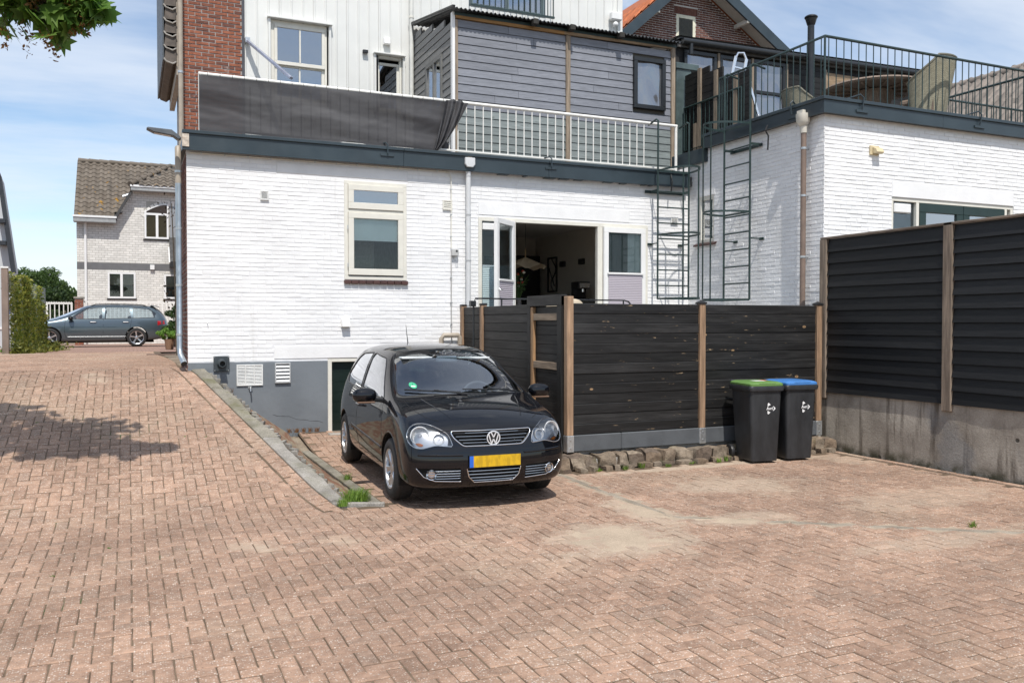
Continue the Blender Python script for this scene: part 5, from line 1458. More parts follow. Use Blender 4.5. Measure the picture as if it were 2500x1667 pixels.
wing_chair('large olive wicker wing chair at the railing, back to the camera', (12.02, 10.28, 5.0), R(200))
wing_chair('small-looking wicker wing chair farther left beside the round table', (11.55, 12.45, 5.0), R(75))
wt_ = thing('round_wicker_table', 'round brown wicker table between the two wing chairs', 'table', (11.7, 11.05, 5.0))
mb = MB(); mb.lathe([(.001, 5.74), (.80, 5.74), (.83, 5.77), (.80, 5.80), (.001, 5.80)], 40, c=(11.7, 11.05, 0)); mb.build('top', M['wicker_brown'], wt_, smooth=True)
for i in range(12):
    a = i * math.pi / 6; MB().bar((11.7, 11.05, 5.715), (11.7 + .74 * math.cos(a), 11.05 + .74 * math.sin(a), 5.725), .03, .03).build('under_rib', M['wicker_brown'], wt_)
MB().lathe([(.30, 5.0), (.25, 5.35), (.33, 5.72)], 24, c=(11.7, 11.05, 0)).build('pedestal', M['wicker_brown'], wt_, smooth=True)
# ------------------------------------------------------------------ raised terrace behind the black fence
MB().box(4.96, 9.25, 9.42, 12.985, -.05, 1.15).build('terrace', plain('terrace_slab', (.33, .32, .30), .85, bump=.3), None)['kind'] = 'structure'
tr = thing('terrace_handrail', 'thin black handrail in front of the open garden doors', 'railing', (6.2, 12.3, 1.15))
MB().tube([(4.83, 12.3, 2.06), (4.86, 12.3, 2.155), (7.52, 12.3, 2.15), (7.60, 12.3, 2.13), (7.74, 12.3, 1.96), (7.9, 12.3, 1.7)], .013, 8).build('top_rail', M['blackmetal'], tr, smooth=True)
for xx in (5.30, 6.4, 7.50): MB().cyl((xx, 12.3, 1.15), (xx, 12.3, 2.15), .013, n=8).build('post', M['blackmetal'], tr)
MB().box(4.77, 4.86, 12.26, 12.34, 2.03, 2.12).build('post_lamp', M['blackmetal'], tr, bevel=.006); MB().cyl((4.83, 12.3, 1.2), (4.83, 12.3, 2.04), .016, n=8).build('post', M['blackmetal'], tr)
tc = thing('cream_tub_chair', 'cream rounded chair back just showing over the gate', 'chair', (6.0, 11.7, 1.15))
mb = MB(); n = 16
for i in range(n + 1):
    a = R(-110 + 220 * i / n); r = .34
    for k in range(9):
        v = k / 8; mb.v.append((6.0 + (r + .03 * v) * math.sin(a), 11.7 + (r + .03 * v) * -math.cos(a), 1.5 + (.64 - .18 * abs(math.sin(a)) ** 3) * v))
mb.f = [(i * 9 + k, (i + 1) * 9 + k, (i + 1) * 9 + k + 1, i * 9 + k + 1) for i in range(n) for k in range(8)]
o = mb.build('backrest', plain('cream_fabric', (.52, .44, .33), .9), tc, smooth=True, angle=180); s = o.modifiers.new('t', 'SOLIDIFY'); s.thickness = .06
MB().cyl((6.0, 11.7, 1.5), (6.0, 11.7, 1.6), .31, n=20).build('seat', bpy.data.materials['cream_fabric'], tc)
for a in (45, 135, 225, 315): MB().cyl((6 + .2 * math.cos(R(a)), 11.7 + .2 * math.sin(R(a)), 1.15), (6 + .2 * math.cos(R(a)), 11.7 + .2 * math.sin(R(a)), 1.5), .018, n=8).build('leg', M['black'], tc)

# ------------------------------------------------------------------ black plank fence with pine posts
FYF = 9.36
bf = wood('worn_black_fence_board', (.027, .0265, .0265), 'x', .5, .5, knots=(.34, .22, .12), scuff=(.40, .29, .18), rand=.35)
bfy = wood('worn_black_fence_board_side', (.036, .034, .032), 'y', .6, .45, rand=.3)
pine = wood('reddish_pine_post', (.40, .26, .165), 'z', .6, .62, rand=.1)
pineh = wood('pine_rail', (.36, .27, .19), 'y', .65, .6, rand=.1)
cbd = plain('grey_concrete_board', (.085, .092, .10), .7, var=.15, scale=4, bump=.3)
shoe = M['steel']
fence = thing('black_plank_fence', 'worn black horizontal plank fence with pine posts behind the bins', 'fence', (6.9, 9.36, .2))
posts = [(4.93, 2.11, True), (6.90, 2.05, False), (8.90, 2.05, False)]
for (xa, _, _), (xb, _, _) in zip(posts, posts[1:]):
    a, b = xa + (.045 if xa > 5 else .05), xb - .045
    for i in range(13):
        z0 = .405 + i * .1245
        dy = (.004 if i % 2 else -.004) + rnd.uniform(-.002, .002)
        MB().box(a, b, FYF - .012 + dy, FYF + .012 + dy, z0 - .001, z0 + .1246).build('plank', bf, fence, bevel=.007)
    for c, d in ((a - .01, (a + b) / 2 - .25), ((a + b) / 2 - .247, b + .01)): MB().box(c, d, FYF - .03, FYF + .03, .195, .40).build('gravel_board', cbd, fence, bevel=.01)
for x, zt, first in posts:
    MB().box(x - .045, x + .045, FYF - .045, FYF + .045, .40, zt).build('post', pine, fence, bevel=.006)
    MB().box(x - .05, x + .05, FYF - .055, FYF + .05, .195, .40).build('post_shoe', shoe, fence, bevel=.006)
    mb = MB()
    for z in (.25, .35): mb.cyl((x, FYF - .055, z), (x, FYF - .064, z), .010, n=8)
    mb.build('bolt', M['steel'], fence)
    if not first:
        mb = MB(); mb.add([(x - .055, FYF - .055, zt), (x + .055, FYF - .055, zt), (x + .055, FYF + .055, zt), (x - .055, FYF + .055, zt), (x, FYF, zt + .035), (x - .055, FYF - .055, zt - .02), (x + .055, FYF - .055, zt - .02), (x + .055, FYF + .055, zt - .02), (x - .055, FYF + .055, zt - .02)], [(0, 1, 4), (1, 2, 4), (2, 3, 4), (3, 0, 4), (5, 6, 1, 0), (6, 7, 2, 1), (7, 8, 3, 2), (8, 5, 0, 3), (8, 7, 6, 5)])
        mb.build('post_cap', M['black'], fence)
side = thing('black_side_fence', 'black plank side fence running back to the white wall beside the car', 'fence', (4.91, 11.5, 0))
SX = 4.91
for ya, yb in ((10.42, 12.06), (12.14, 12.90)):
    for i in range(16):
        z0 = .05 + i * .1235
        MB().box(SX - .012 + rnd.uniform(-.003, .003), SX + .012, ya, yb, z0 - .001, z0 + .1236).build('plank', bfy, side, bevel=.007)
for y in (12.10, 12.94):
    MB().box(SX - .045, SX + .045, y - .04, y + .04, 0, 2.06).build('post', pine, side, bevel=.006)
    MB().box(SX - .052, SX + .052, y - .047, y + .047, 2.045, 2.075).build('post_cap', M['black'], side, bevel=.008)
gate = thing('black_gate', 'narrow black gate with exposed pine rails between car and fence', 'gate', (4.91, 9.95, 0))
bkz = wood('black_gate_frame', (.017, .0165, .016), 'z', .55, .6, rand=.1)
MB().box(SX - .05, SX + .03, 10.33, 10.42, .05, 2.13).build('jamb', bkz, gate, bevel=.004)
MB().box(SX - .05, SX + .03, 9.43, 9.55, .05, 2.12).build('jamb', bkz, gate, bevel=.004)
MB().box(SX - .055, SX + .03, 9.43, 10.42, 2.0, 2.135).build('top_beam', bfy, gate, bevel=.004)
for i in range(16):
    z0 = .05 + i * .1215
    MB().box(SX + .0, SX + .02, 9.555, 10.325, z0 - .001, z0 + .1216).build('plank', bfy, gate, bevel=.007)
MB().box(SX - .045, SX + .0, 10.255, 10.325, .08, 1.99).build('stile', wood('orange_pine_stile', (.42, .25, .13), 'z', .6, .65, rand=.05), gate, bevel=.003)
for z in (1.86, 1.24, .45): MB().box(SX - .04, SX - .002, 9.56, 10.25, z - .045, z + .045).build('cross_rail', pineh, gate, bevel=.003)

# ------------------------------------------------------------------ rough stone edging below the fence
def stone_mat():
    t = NT('rough_field_stone'); r = t.rand()
    c = t.mix(t.ramp(r, 0, 1, 0, 1, False), (.21, .155, .11), (.30, .255, .20)); c = t.mix(t.ramp(r, .6, .9), c, (.15, .115, .09))
    c = t.scalecol(c, t.ramp(t.noise(14, 7, rough=.7), .3, .7, .6, 1.3)); c = t.mix(t.ramp(t.noise(5, 6), .6, .72, 0, .5), c, (.14, .15, .07))
    t.bump(t.noise(34, 7, rough=.7), .8, .02); return t.set(c, .95, 0, .15)
M['stone'] = stone_mat()
ston = thing('stone_edging', 'row of rough natural stones under the black fence', 'stone edging', (6.9, 9.25, 0))
x = 4.66; k = 0
while x < 8.95:
    w = rnd.uniform(.14, .25)
    rough_block('stone', (w, .26, .165 + rnd.uniform(-.025, .02)), M['stone'], ston, (x + w / 2, 9.235 + rnd.uniform(-.02, .02), .088), rnd.uniform(-.08, .08), k, .042, 4); x += w + rnd.uniform(.012, .03); k += 1
x = 4.66
while x < 8.9:
    w = rnd.uniform(.07, .20)
    rough_block('rubble_stone', (w, .12, .07), M['stone'], ston, (x + w / 2, 9.06 + rnd.uniform(-.03, .02), .015), rnd.uniform(-.3, .3), k, .02, 2); x += w + rnd.uniform(0, .12); k += 1
MB().box(4.66, 8.95, 9.18, 9.42, -.05, .12).build('mortar_bed', M['mortar'], ston)

# ------------------------------------------------------------------ tall lapped fence on the concrete wall
def stained_concrete():
    t = NT('stained_retaining_concrete')
    c = t.mix(t.ramp(t.noise(1.7, 7, rough=.6), .32, .68), (.26, .228, .19), (.43, .388, .33))
    st = t.ramp(t.noise(2.2, 6, t.mapping((1, 2.3, .22), loc=(0, 1.3, 0))), .52, .66, 0, .85)
    c = t.mix(st, c, (.085, .068, .05))
    c = t.mix(t.ramp(t.noise(.9, 5, t.mapping(loc=(4, 1, 2))), .56, .64, 0, .5), c, (.19, .195, .20))
    c = t.scalecol(c, t.ramp(t.noise(60, 5, rough=.7), .3, .7, .85, 1.12))
    pit = t.ramp(t.voro(3.0), .06, .10, 1, 0); c = t.mix(t.math('MULTIPLY', pit, .85), c, (.03, .027, .023))
    sep = t.n('ShaderNodeSeparateXYZ'); t.l(t.pos(), sep.inputs[0])
    c = t.mix(t.math('MULTIPLY', t.ramp(sep.outputs[2], .16, .02, 0, 1), t.ramp(t.noise(5, 5), .35, .6)), c, (.075, .07, .045))
    h = t.math('ADD', t.math('MULTIPLY', t.noise(3, 6), 1.2), t.math('SUBTRACT', t.noise(30, 6, rough=.7), t.math('MULTIPLY', pit, 1.5)))
    t.bump(h, .35, .02); return t.set(c, .8, 0, .3)
cwall = thing('concrete_retaining_wall', 'stained grey concrete retaining wall under the tall black fence', 'wall', (9.1, 6.5, 0))
mb = MB(); ny, nz = 90, 12; Y0, Y1 = 2.4, 9.66
for i in range(ny + 1):
    for k in range(nz + 1):
        y = Y0 + (Y1 - Y0) * i / ny; z = -.08 + .90 * k / nz
        mb.v.append((9.03 - .008 * noise.noise(Vector((y * 2, z * 3, 0))) - .004 * noise.noise(Vector((y * 9, z * 9, 4))), y, z))
mb.f = [(i * (nz + 1) + k, i * (nz + 1) + k + 1, (i + 1) * (nz + 1) + k + 1, (i + 1) * (nz + 1) + k) for i in range(ny) for k in range(nz)]
cm_ = stained_concrete(); mb.build('wall_face', cm_, cwall, smooth=True, angle=180, fixn=False)
MB().box(9.05, 9.24, 2.4, 9.66, -.08, .80).build('wall_body', cm_, cwall); MB().box(9.03, 9.25, 2.4, 9.66, .80, .818).build('wall_top', cm_, cwall)
mb = MB(); mb.add([(9.033, 9.66, -.08), (9.24, 9.66, -.08), (9.24, 9.66, .82), (9.033, 9.66, .82)], [(0, 1, 2, 3)]); mb.build('wall_end', cm_, cwall)
tf = thing('tall_lapped_fence', 'tall black lapped board fence on the concrete wall at right', 'fence', (9.05, 6.5, .8))
lapm = wood('black_lapped_board', (.0135, .014, .015), 'y', .5, .7, rand=.38)
grp = wood('grey_weathered_post', (.30, .235, .18), 'z', .7, .55, rand=.1)
py = [9.36, 7.33, 5.30, 3.27]
for ya, yb in zip(py, py[1:]):
    for i in range(13):
        z0 = .82 + i * .1645; j = rnd.uniform(-.003, .003); sag0, sag1 = rnd.uniform(-.005, .004), rnd.uniform(-.005, .004)
        mb = MB(); mb.prism([(9.00 + j, z0 - .014), (9.022 + j, z0 - .012), (9.05, z0 + .165), (9.034, z0 + .165)], lambda a, b: (a, yb + .055, b + sag0), lambda a, b: (a, ya - .055, b + sag1))
        mb.build('lapped_board', lapm, tf)
    MB().box(8.985, 9.10, yb - .055, ya + .055, 2.962, 2.99).build('top_cap', wood('cap_wood', (.24, .19, .15), 'y', .7, .6) if ya > 9 else bpy.data.materials['cap_wood'], tf, bevel=.004)
for i, y in enumerate(py):
    MB().box(8.985, 9.075, y - .065, y + .065, .72, 2.96).build('post', grp, tf, bevel=.006)
# brick gutter course along the wall foot
gut = []
y = 2.6
while y < 9.2:
    gut.append((8.93, y, .004, math.pi / 2, 0, 0)); y += .2115
place_pavers(yard, gut, 'paver', 300, U - .0035, U / 2 - .0035)

# ------------------------------------------------------------------ wheelie bins
def text_mesh(name, body, size, mat, parent, mtx, bold=0, extrude=.0008):
    cu = bpy.data.curves.new(name, 'FONT'); cu.body = body; cu.size = size; cu.align_x = 'CENTER'; cu.align_y = 'CENTER'; cu.extrude = extrude; cu.offset = bold
    tmp = bpy.data.objects.new(name + '_tmp', cu); COL.objects.link(tmp)
    me = bpy.data.meshes.new_from_object(tmp.evaluated_get(bpy.context.evaluated_depsgraph_get()))
    bpy.data.objects.remove(tmp); bpy.data.curves.remove(cu)
    me.materials.clear(); me.materials.append(mat); me.transform(mtx); me.name = name
    return link_mesh(name, me, parent)
binm = NT('charcoal_bin_plastic'); M['bin'] = binm.set(binm.scalecol((.026, .028, .031), binm.ramp(binm.noise(5, 7, binm.mapping((1, 1, .4)), .7), .3, .7, .75, 1.45)), .42, 0, .45); 
binm.bump(binm.noise(300, 2), .12, .002)
M['decal'] = plain('white_print', (.78, .78, .78), .5, var=.02)
def rrect(hw, hd, r, z, cy=0, n=4):
    pts = []
    for cx_, cy_, a0 in ((hw - r, hd - r, 0), (-hw + r, hd - r, 90), (-hw + r, -hd + r, 180), (hw - r, -hd + r, 270)):
        for i in range(n + 1):
            a = R(a0 + 90 * i / n); pts.append((cx_ + r * math.cos(a), cy + cy_ + r * math.sin(a), z))
    return pts
def loft(mb, rings, cap0=True, cap1=True):
    n = len(rings[0]); o = len(mb.v)
    for r_ in rings: mb.v += r_
    for j in range(len(rings) - 1):
        for i in range(n): mb.f.append((o + j * n + i, o + j * n + (i + 1) % n, o + (j + 1) * n + (i + 1) % n, o + (j + 1) * n + i))
    if cap0: mb.f.append(tuple(o + i for i in range(n - 1, -1, -1)))
    if cap1: mb.f.append(tuple(o + (len(rings) - 1) * n + i for i in range(n)))
    return mb
def wheelie(label, loc, rz, lidcol, extras):
    t = thing('wheelie_bin', label, 'bin', loc, rz, 'wheelie bins by the fence')
    mb = MB(); loft(mb, [rrect(.185, .20, .04, .03, -.02), rrect(.19, .205, .045, .06, -.02), rrect(.225, .255, .05, .93)], True, False); mb.build('body', M['bin'], t, smooth=True, world=False)
    mb = MB(); loft(mb, [rrect(.222, .252, .05, .915), rrect(.245, .28, .05, .925), rrect(.252, .288, .05, .965), rrect(.245, .28, .05, .985), rrect(.22, .25, .05, .986)]); mb.build('rim', M['bin'], t, smooth=True, world=False)
    lm = plain('lid_' + extras, lidcol, .4, var=.06, scale=10)
    mb = MB(); loft(mb, [rrect(.235, .275, .04, .988), rrect(.236, .276, .04, 1.012), rrect(.222, .25, .04, 1.026), rrect(.20, .215, .05, 1.036, .01)]); mb.build('lid', lm, t, smooth=True, world=False, angle=35)
    mb = MB(); mb.box(-.13, .13, -.268, -.225, 1.006, 1.026); mb.build('lid_lip', lm, t, world=False, bevel=.006)
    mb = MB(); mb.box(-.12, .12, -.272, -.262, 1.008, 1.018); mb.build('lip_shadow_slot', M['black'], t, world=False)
    if extras == 'green':
        MB().box(-.06, .09, -.08, .06, 1.0365, 1.038).build('lid_sticker', plain('white_sticker', (.65, .65, .62)), t, world=False); MB().box(.10, .16, -.02, .12, 1.0365, 1.038).build('lid_sticker', plain('red_sticker', (.5, .08, .05)), t, world=False)
    mb = MB(); mb.tube([(-.19, .25, .99), (-.19, .315, 1.02), (.19, .315, 1.02), (.19, .25, .99)], .014, 8); mb.build('handle', M['bin'], t, smooth=True, world=False)
    MB().cyl((-.25, .235, .10), (.25, .235, .10), .012, n=8).build('axle', M['steel'], t, world=False)
    for s in (-1, 1):
        w = MB(); w.lathe([(.045, .022), (.06, .026), (.075, .03), (.093, .022), (.1, 0), (.093, -.022), (.075, -.03), (.06, -.026), (.045, -.022)], 22, 'x', (s * .235, .235, .10)); w.build('wheel', M['black'], t, smooth=True, world=False)
        MB().lathe([(.001, .02), (.02, .022), (.045, .008), (.046, -.01), (.001, -.01)] if s > 0 else [(.001, -.02), (.02, -.022), (.045, -.008), (.046, .01), (.001, .01)], 16, 'x', (s * .235, .235, .10)).build('hub', M['black'], t, smooth=True, world=False)
    # printed emblem on the front face
    sl_ = math.atan((.255 - .225) / .87); zc = .70; yf = -.225 - (.255 - .225) * (zc - .06) / .87 - .0035
    mt = Matrix.Translation((.045, yf, zc)) @ Matrix.Rotation(R(90) + sl_, 4, 'X')
    text_mesh('emblem_lettering', 'Avri', .052, M['decal'], t, mt, .0012)
    for nm, poly in (('emblem_corner', [(-.030, .062), (-.022, .072), (-.012, .070), (.012, .046), (-.004, .042), (-.016, .034), (-.030, .022)]), ('emblem_corner', [(-.030, -.062), (-.022, -.072), (-.012, -.070), (.012, -.046), (-.004, -.042), (-.016, -.034), (-.030, -.022)]), ('emblem_arrow', [(.046, .030), (.056, .028), (.080, .006), (.080, -.006), (.056, -.028), (.046, -.030), (.062, 0)])):
        mb = MB(); mb.prism(poly, lambda a, b: mt @ Vector((a, b, -.0005)), lambda a, b: mt @ Vector((a, b, .0008))); mb.build(nm, M['decal'], t, world=False)
    return t
wheelie('charcoal wheelie bin with green lid, front one of the pair', (7.40, 8.86, 0), R(-9), (.13, .25, .07), 'green')
wheelie('charcoal wheelie bin with blue lid, right one of the pair', (7.95, 8.85, 0), R(-7), (.06, .20, .50), 'blue')
# ------------------------------------------------------------------ cars
def chaikin(p, it=2):
    for _ in range(it):
        q = []
        for a, b in zip(p, p[1:] + p[:1]): q += [(a[0] * .78 + b[0] * .22, a[1] * .78 + b[1] * .22), (a[0] * .22 + b[0] * .78, a[1] * .22 + b[1] * .78)]
        p = q
    return p
def rounded(p, r, n=3):
    out = []; m = len(p)
    for i in range(m):
        a, b, c = Vector(p[i - 1]), Vector(p[i]), Vector(p[(i + 1) % m]); u, v = (a - b), (c - b); k = min(r, u.length * .45, v.length * .45)
        q0, q1 = b + u.normalized() * k, b + v.normalized() * k
        for j in range(n + 1):
            t = j / n; out.append(tuple(q0 * (1 - t) ** 2 + b * (2 * t * (1 - t)) + q1 * t * t))
    return out
def in_poly(x, y, P):
    c = False
    for (x0, y0), (x1, y1) in zip(P, P[1:] + P[:1]):
        if (y0 > y) != (y1 > y) and x < (x1 - x0) * (y - y0) / (y1 - y0) + x0: c = not c
    return c
def car_cage(S, C, Fc, Bc):
    """S[i][k]: right-hand side grid, C[i]: roof/bonnet centre line, Fc/Bc[k]: nose and tail centre lines"""
    N, K = len(S) - 1, len(S[0]) - 1; bm = bmesh.new(); D = {}
    def vert(key, p):
        if key not in D: D[key] = bm.verts.new(p)
        return D[key]
    def side(s, i, k): x, y, z = S[i][k]; return vert(('s', s, i, k), (x, s * y, z))
    def lerp(c, e, s, w, yf=.55): return (c[0] + (e[0] - c[0]) * w, s * e[1] * yf, c[1] + (e[2] - c[1]) * w)
    def top(i, j):
        if abs(j) == 2: return side(j // 2, i, K)
        return vert(('t', i, j), (C[i][0], 0, C[i][1]) if j == 0 else lerp(C[i], S[i][K], j, .26))
    def end(w, j, k):
        i = N if w == 'f' else 0; T = Fc if w == 'f' else Bc
        if k == K: return top(i, j)
        if abs(j) == 2: return side(j // 2, i, k)
        return vert((w, j, k), (T[k][0], 0, T[k][1]) if j == 0 else lerp(T[k], S[i][k], j, .26))
    def bot(i, j):
        if i == 0: return end('r', j, 0)
        if i == N: return end('f', j, 0)
        if abs(j) == 2: return side(j // 2, i, 0)
        return vert(('b', i, j), (S[i][0][0], j * S[i][0][1] * .55, S[i][0][2] - .01))
    def q(*v):
        if len(set(v)) == 4: bm.faces.new(v)
    for i in range(N):
        for k in range(K):
            q(side(1, i, k), side(1, i, k + 1), side(1, i + 1, k + 1), side(1, i + 1, k))
            q(side(-1, i, k), side(-1, i + 1, k), side(-1, i + 1, k + 1), side(-1, i, k + 1))
        for j in range(-2, 2):
            q(top(i, j), top(i + 1, j), top(i + 1, j + 1), top(i, j + 1)); q(bot(i, j), bot(i, j + 1), bot(i + 1, j + 1), bot(i + 1, j))
    for j in range(-2, 2):
        for k in range(K):
            q(end('f', j, k), end('f', j + 1, k), end('f', j + 1, k + 1), end('f', j, k + 1)); q(end('r', j, k), end('r', j, k + 1), end('r', j + 1, k + 1), end('r', j + 1, k))
    bmesh.ops.recalc_face_normals(bm, faces=bm.faces[:])
    return bm
def evaluated_mesh(o): 
    return bpy.data.meshes.new_from_object(o.evaluated_get(bpy.context.evaluated_depsgraph_get()))
class Shell:
    """smooth closed car skin; cut() pierces it; pane() lays panels on the skin"""
    def __init__(s, cage, level=3):
        me = bpy.data.meshes.new('skin'); cage.to_mesh(me); cage.free()
        t = bpy.data.objects.new('skin', me); COL.objects.link(t)
        m = t.modifiers.new('s', 'SUBSURF'); m.levels = level; m.render_levels = level
        s.me = evaluated_mesh(t); bpy.data.objects.remove(t)
        s.me.polygons.foreach_set('use_smooth', [True] * len(s.me.polygons))
        bm = bmesh.new(); bm.from_mesh(s.me); s.bvh = BVHTree.FromBMesh(bm); bm.free(); s.cutters = []
    def hit(s, o, d):
        r = s.bvh.ray_cast(Vector(o), Vector(d).normalized()); return (r[0], r[1]) if r[0] is not None else (None, None)
    def front(s, y, z): return s.hit((4, y, z), (-1, 0, 0))[0]
    def side(s, x, z, sg=1): return s.hit((x, 3 * sg, z), (0, -sg, 0))[0]
    def top(s, x, y): return s.hit((x, y, 4), (0, 0, -1))[0]
    def cut(s, mb):
        s.cutters.append(mb)
    def finish(s, name, mat, parent):
        o = bpy.data.objects.new(name, s.me); COL.objects.link(o)
        orig = bpy.data.objects.new('orig', s.me.copy()); COL.objects.link(orig); tmp = [orig]
        for mb in s.cutters:
            c = mb.build('cutter', None); tmp.append(c)
            m = o.modifiers.new('b', 'BOOLEAN'); m.operation = 'DIFFERENCE'; m.object = c
            try: m.solver = 'MANIFOLD'
            except Exception: m.solver = 'EXACT'
        d = o.modifiers.new('n', 'DATA_TRANSFER'); d.object = orig; d.use_loop_data = True; d.data_types_loops = {'CUSTOM_NORMAL'}; d.loop_mapping = 'POLYINTERP_NEAREST'
        d.use_max_distance = True; d.max_distance = .0015
        bpy.context.view_layer.update()
        me = evaluated_mesh(o)
        for t in tmp + [o]: bpy.data.objects.remove(t)
        me.materials.clear(); me.materials.append(mat); me.materials.append(M['trim'])
        idx = np.zeros(len(me.polygons), dtype=np.int32)
        for p in me.polygons:
            h = s.bvh.find_nearest(p.center)
            if h[3] is not None and h[3] > .0025: idx[p.index] = 1
        me.polygons.foreach_set('material_index', idx)
        return link_mesh(name, me, parent)
    def pane(s, name, poly, ray, mat, parent, inset=.004, grid=.05, thick=0):
        P = [Vector(p) for p in poly]; n = len(P); pts = list(P)
        x0, x1 = min(p.x for p in P), max(p.x for p in P); y0, y1 = min(p.y for p in P), max(p.y for p in P)
        x = x0 + grid * .5
        while x < x1:
            y = y0 + grid * .5
            while y < y1:
                if in_poly(x, y, [tuple(p) for p in P]) and min((Vector((x, y)) - p).length for p in P) > grid * .35: pts.append(Vector((x, y)))
                y += grid
            x += grid
        vs, es, fs, *_ = delaunay_2d_cdt(pts, [(i, (i + 1) % n) for i in range(n)], [], 1, 1e-5)
        mb = MB(); ok = []
        for v in vs:
            o, d = ray(v.x, v.y); h, nn = s.hit(o, d)
            if h is None: h = Vector(o) + Vector(d) * 1.0; nn = -Vector(d)
            mb.v.append(tuple(h - nn * inset))
        mb.f = [tuple(f) for f in fs]
        o = mb.build(name, mat, parent, smooth=True, angle=60, world=False)
        if thick: m = o.modifiers.new('t', 'SOLIDIFY'); m.thickness = thick; m.offset = -1
        return o
def paint(name, col, rough=.3, metal=.3):
    t = NT(name); t.set(col, rough, metal, .05 if metal < .3 else .5, 1.0); t.b.inputs['Coat Roughness'].default_value = .015; return t.m
M['chrome'] = NT('chrome').set((.80, .81, .82), .08, 1.0); M['badge'] = NT('badge_silver').set((.74, .75, .77), .22, .35); M['satin'] = NT('satin_silver').set((.55, .56, .57), .28, 1.0)
M['tyre'] = plain('tyre_rubber', (.018, .018, .018), .75, var=.2, scale=30, bump=.3)
M['alloy'] = NT('alloy_wheel').set((.60, .61, .63), .28, .9)
M['carglass'] = glass_mat('car_glass', (.86, .95, .98), 1.4, dark=.9)
M['clearlens'] = glass_mat('clear_lens', (1, 1, 1), 1.0, dark=.96)
M['amber'] = plain('amber_lens', (.42, .13, .02), .25, var=.05); M['redlens'] = NT('red_lens').set((.35, .01, .015), .12, 0, .7)
M['trim'] = plain('black_trim', (.010, .010, .011), .4, var=.1); M['seat'] = plain('dark_seat_fabric', (.040, .044, .055), .85, var=.2, scale=40)
M['gap'] = plain('panel_gap', (.002, .002, .002), .9)
def wheel(parent, x, y, r, w, sg, rimr, spokes, mat, dark=None):
    t = bpy.data.objects.new('wheel', None); COL.objects.link(t); t.parent = parent; t.location = (x, y, r)
    h = w / 2
    MB().lathe([(rimr, -h * .92), (rimr + .012, -h), (r - .035, -h * .98), (r - .010, -h * .80), (r, -h * .55), (r - .004, -h * .30), (r, -h * .28), (r, h * .28), (r - .004, h * .30), (r, h * .55), (r - .010, h * .80), (r - .035, h * .98), (rimr + .012, h), (rimr, h * .92)], 48, 'y').build('tyre', M['tyre'], t, smooth=True, world=False, angle=50)
    mb = MB(); o = h * sg
    mb.lathe([(rimr + .004, o * .90), (rimr, o * .97), (rimr - .014, o * .90), (rimr - .022, o * .2), (rimr - .03, -o * .6)], 40, 'y')
    rim = mb.build('rim', mat, t, smooth=True, world=False, angle=50)
    for i in range(spokes):
        a = 2 * math.pi * i / spokes + .2; c, s_ = math.cos(a), math.sin(a)
        mb = MB()
        def pt(rr, ww, yy): return (rr * c - ww * s_, yy, rr * s_ + ww * c)
        q = []
        for rr, ww, yy in ((.045, .026, o * .72), (rimr * .55, .030, o * .80), (rimr - .012, .042, o * .86)): q += [pt(rr, -ww, yy - .02 * sg), pt(rr, -ww * .7, yy), pt(rr, ww * .7, yy), pt(rr, ww, yy - .02 * sg)]
        mb.add(q, [(k * 4 + m, k * 4 + m + 1, k * 4 + m + 5, k * 4 + m + 4) for k in range(2) for m in range(3)]); mb.build('spoke', mat if dark is None or i % 2 == 0 else dark, rim, smooth=True, world=False, angle=30)
    MB().lathe([(.001, o * .82), (.03, o * .82), (.055, o * .74), (.06, o * .5)], 20, 'y').build('hub', mat, t, smooth=True, world=False)
    MB().lathe([(.001, o * .30), (rimr - .02, o * .28), (rimr - .02, o * .25), (.001, o * .25)], 24, 'y').build('brake_disc', M['trim'] if dark else plain('dark_disc', (.05, .05, .05), .4, .6), t, world=False)
    return t

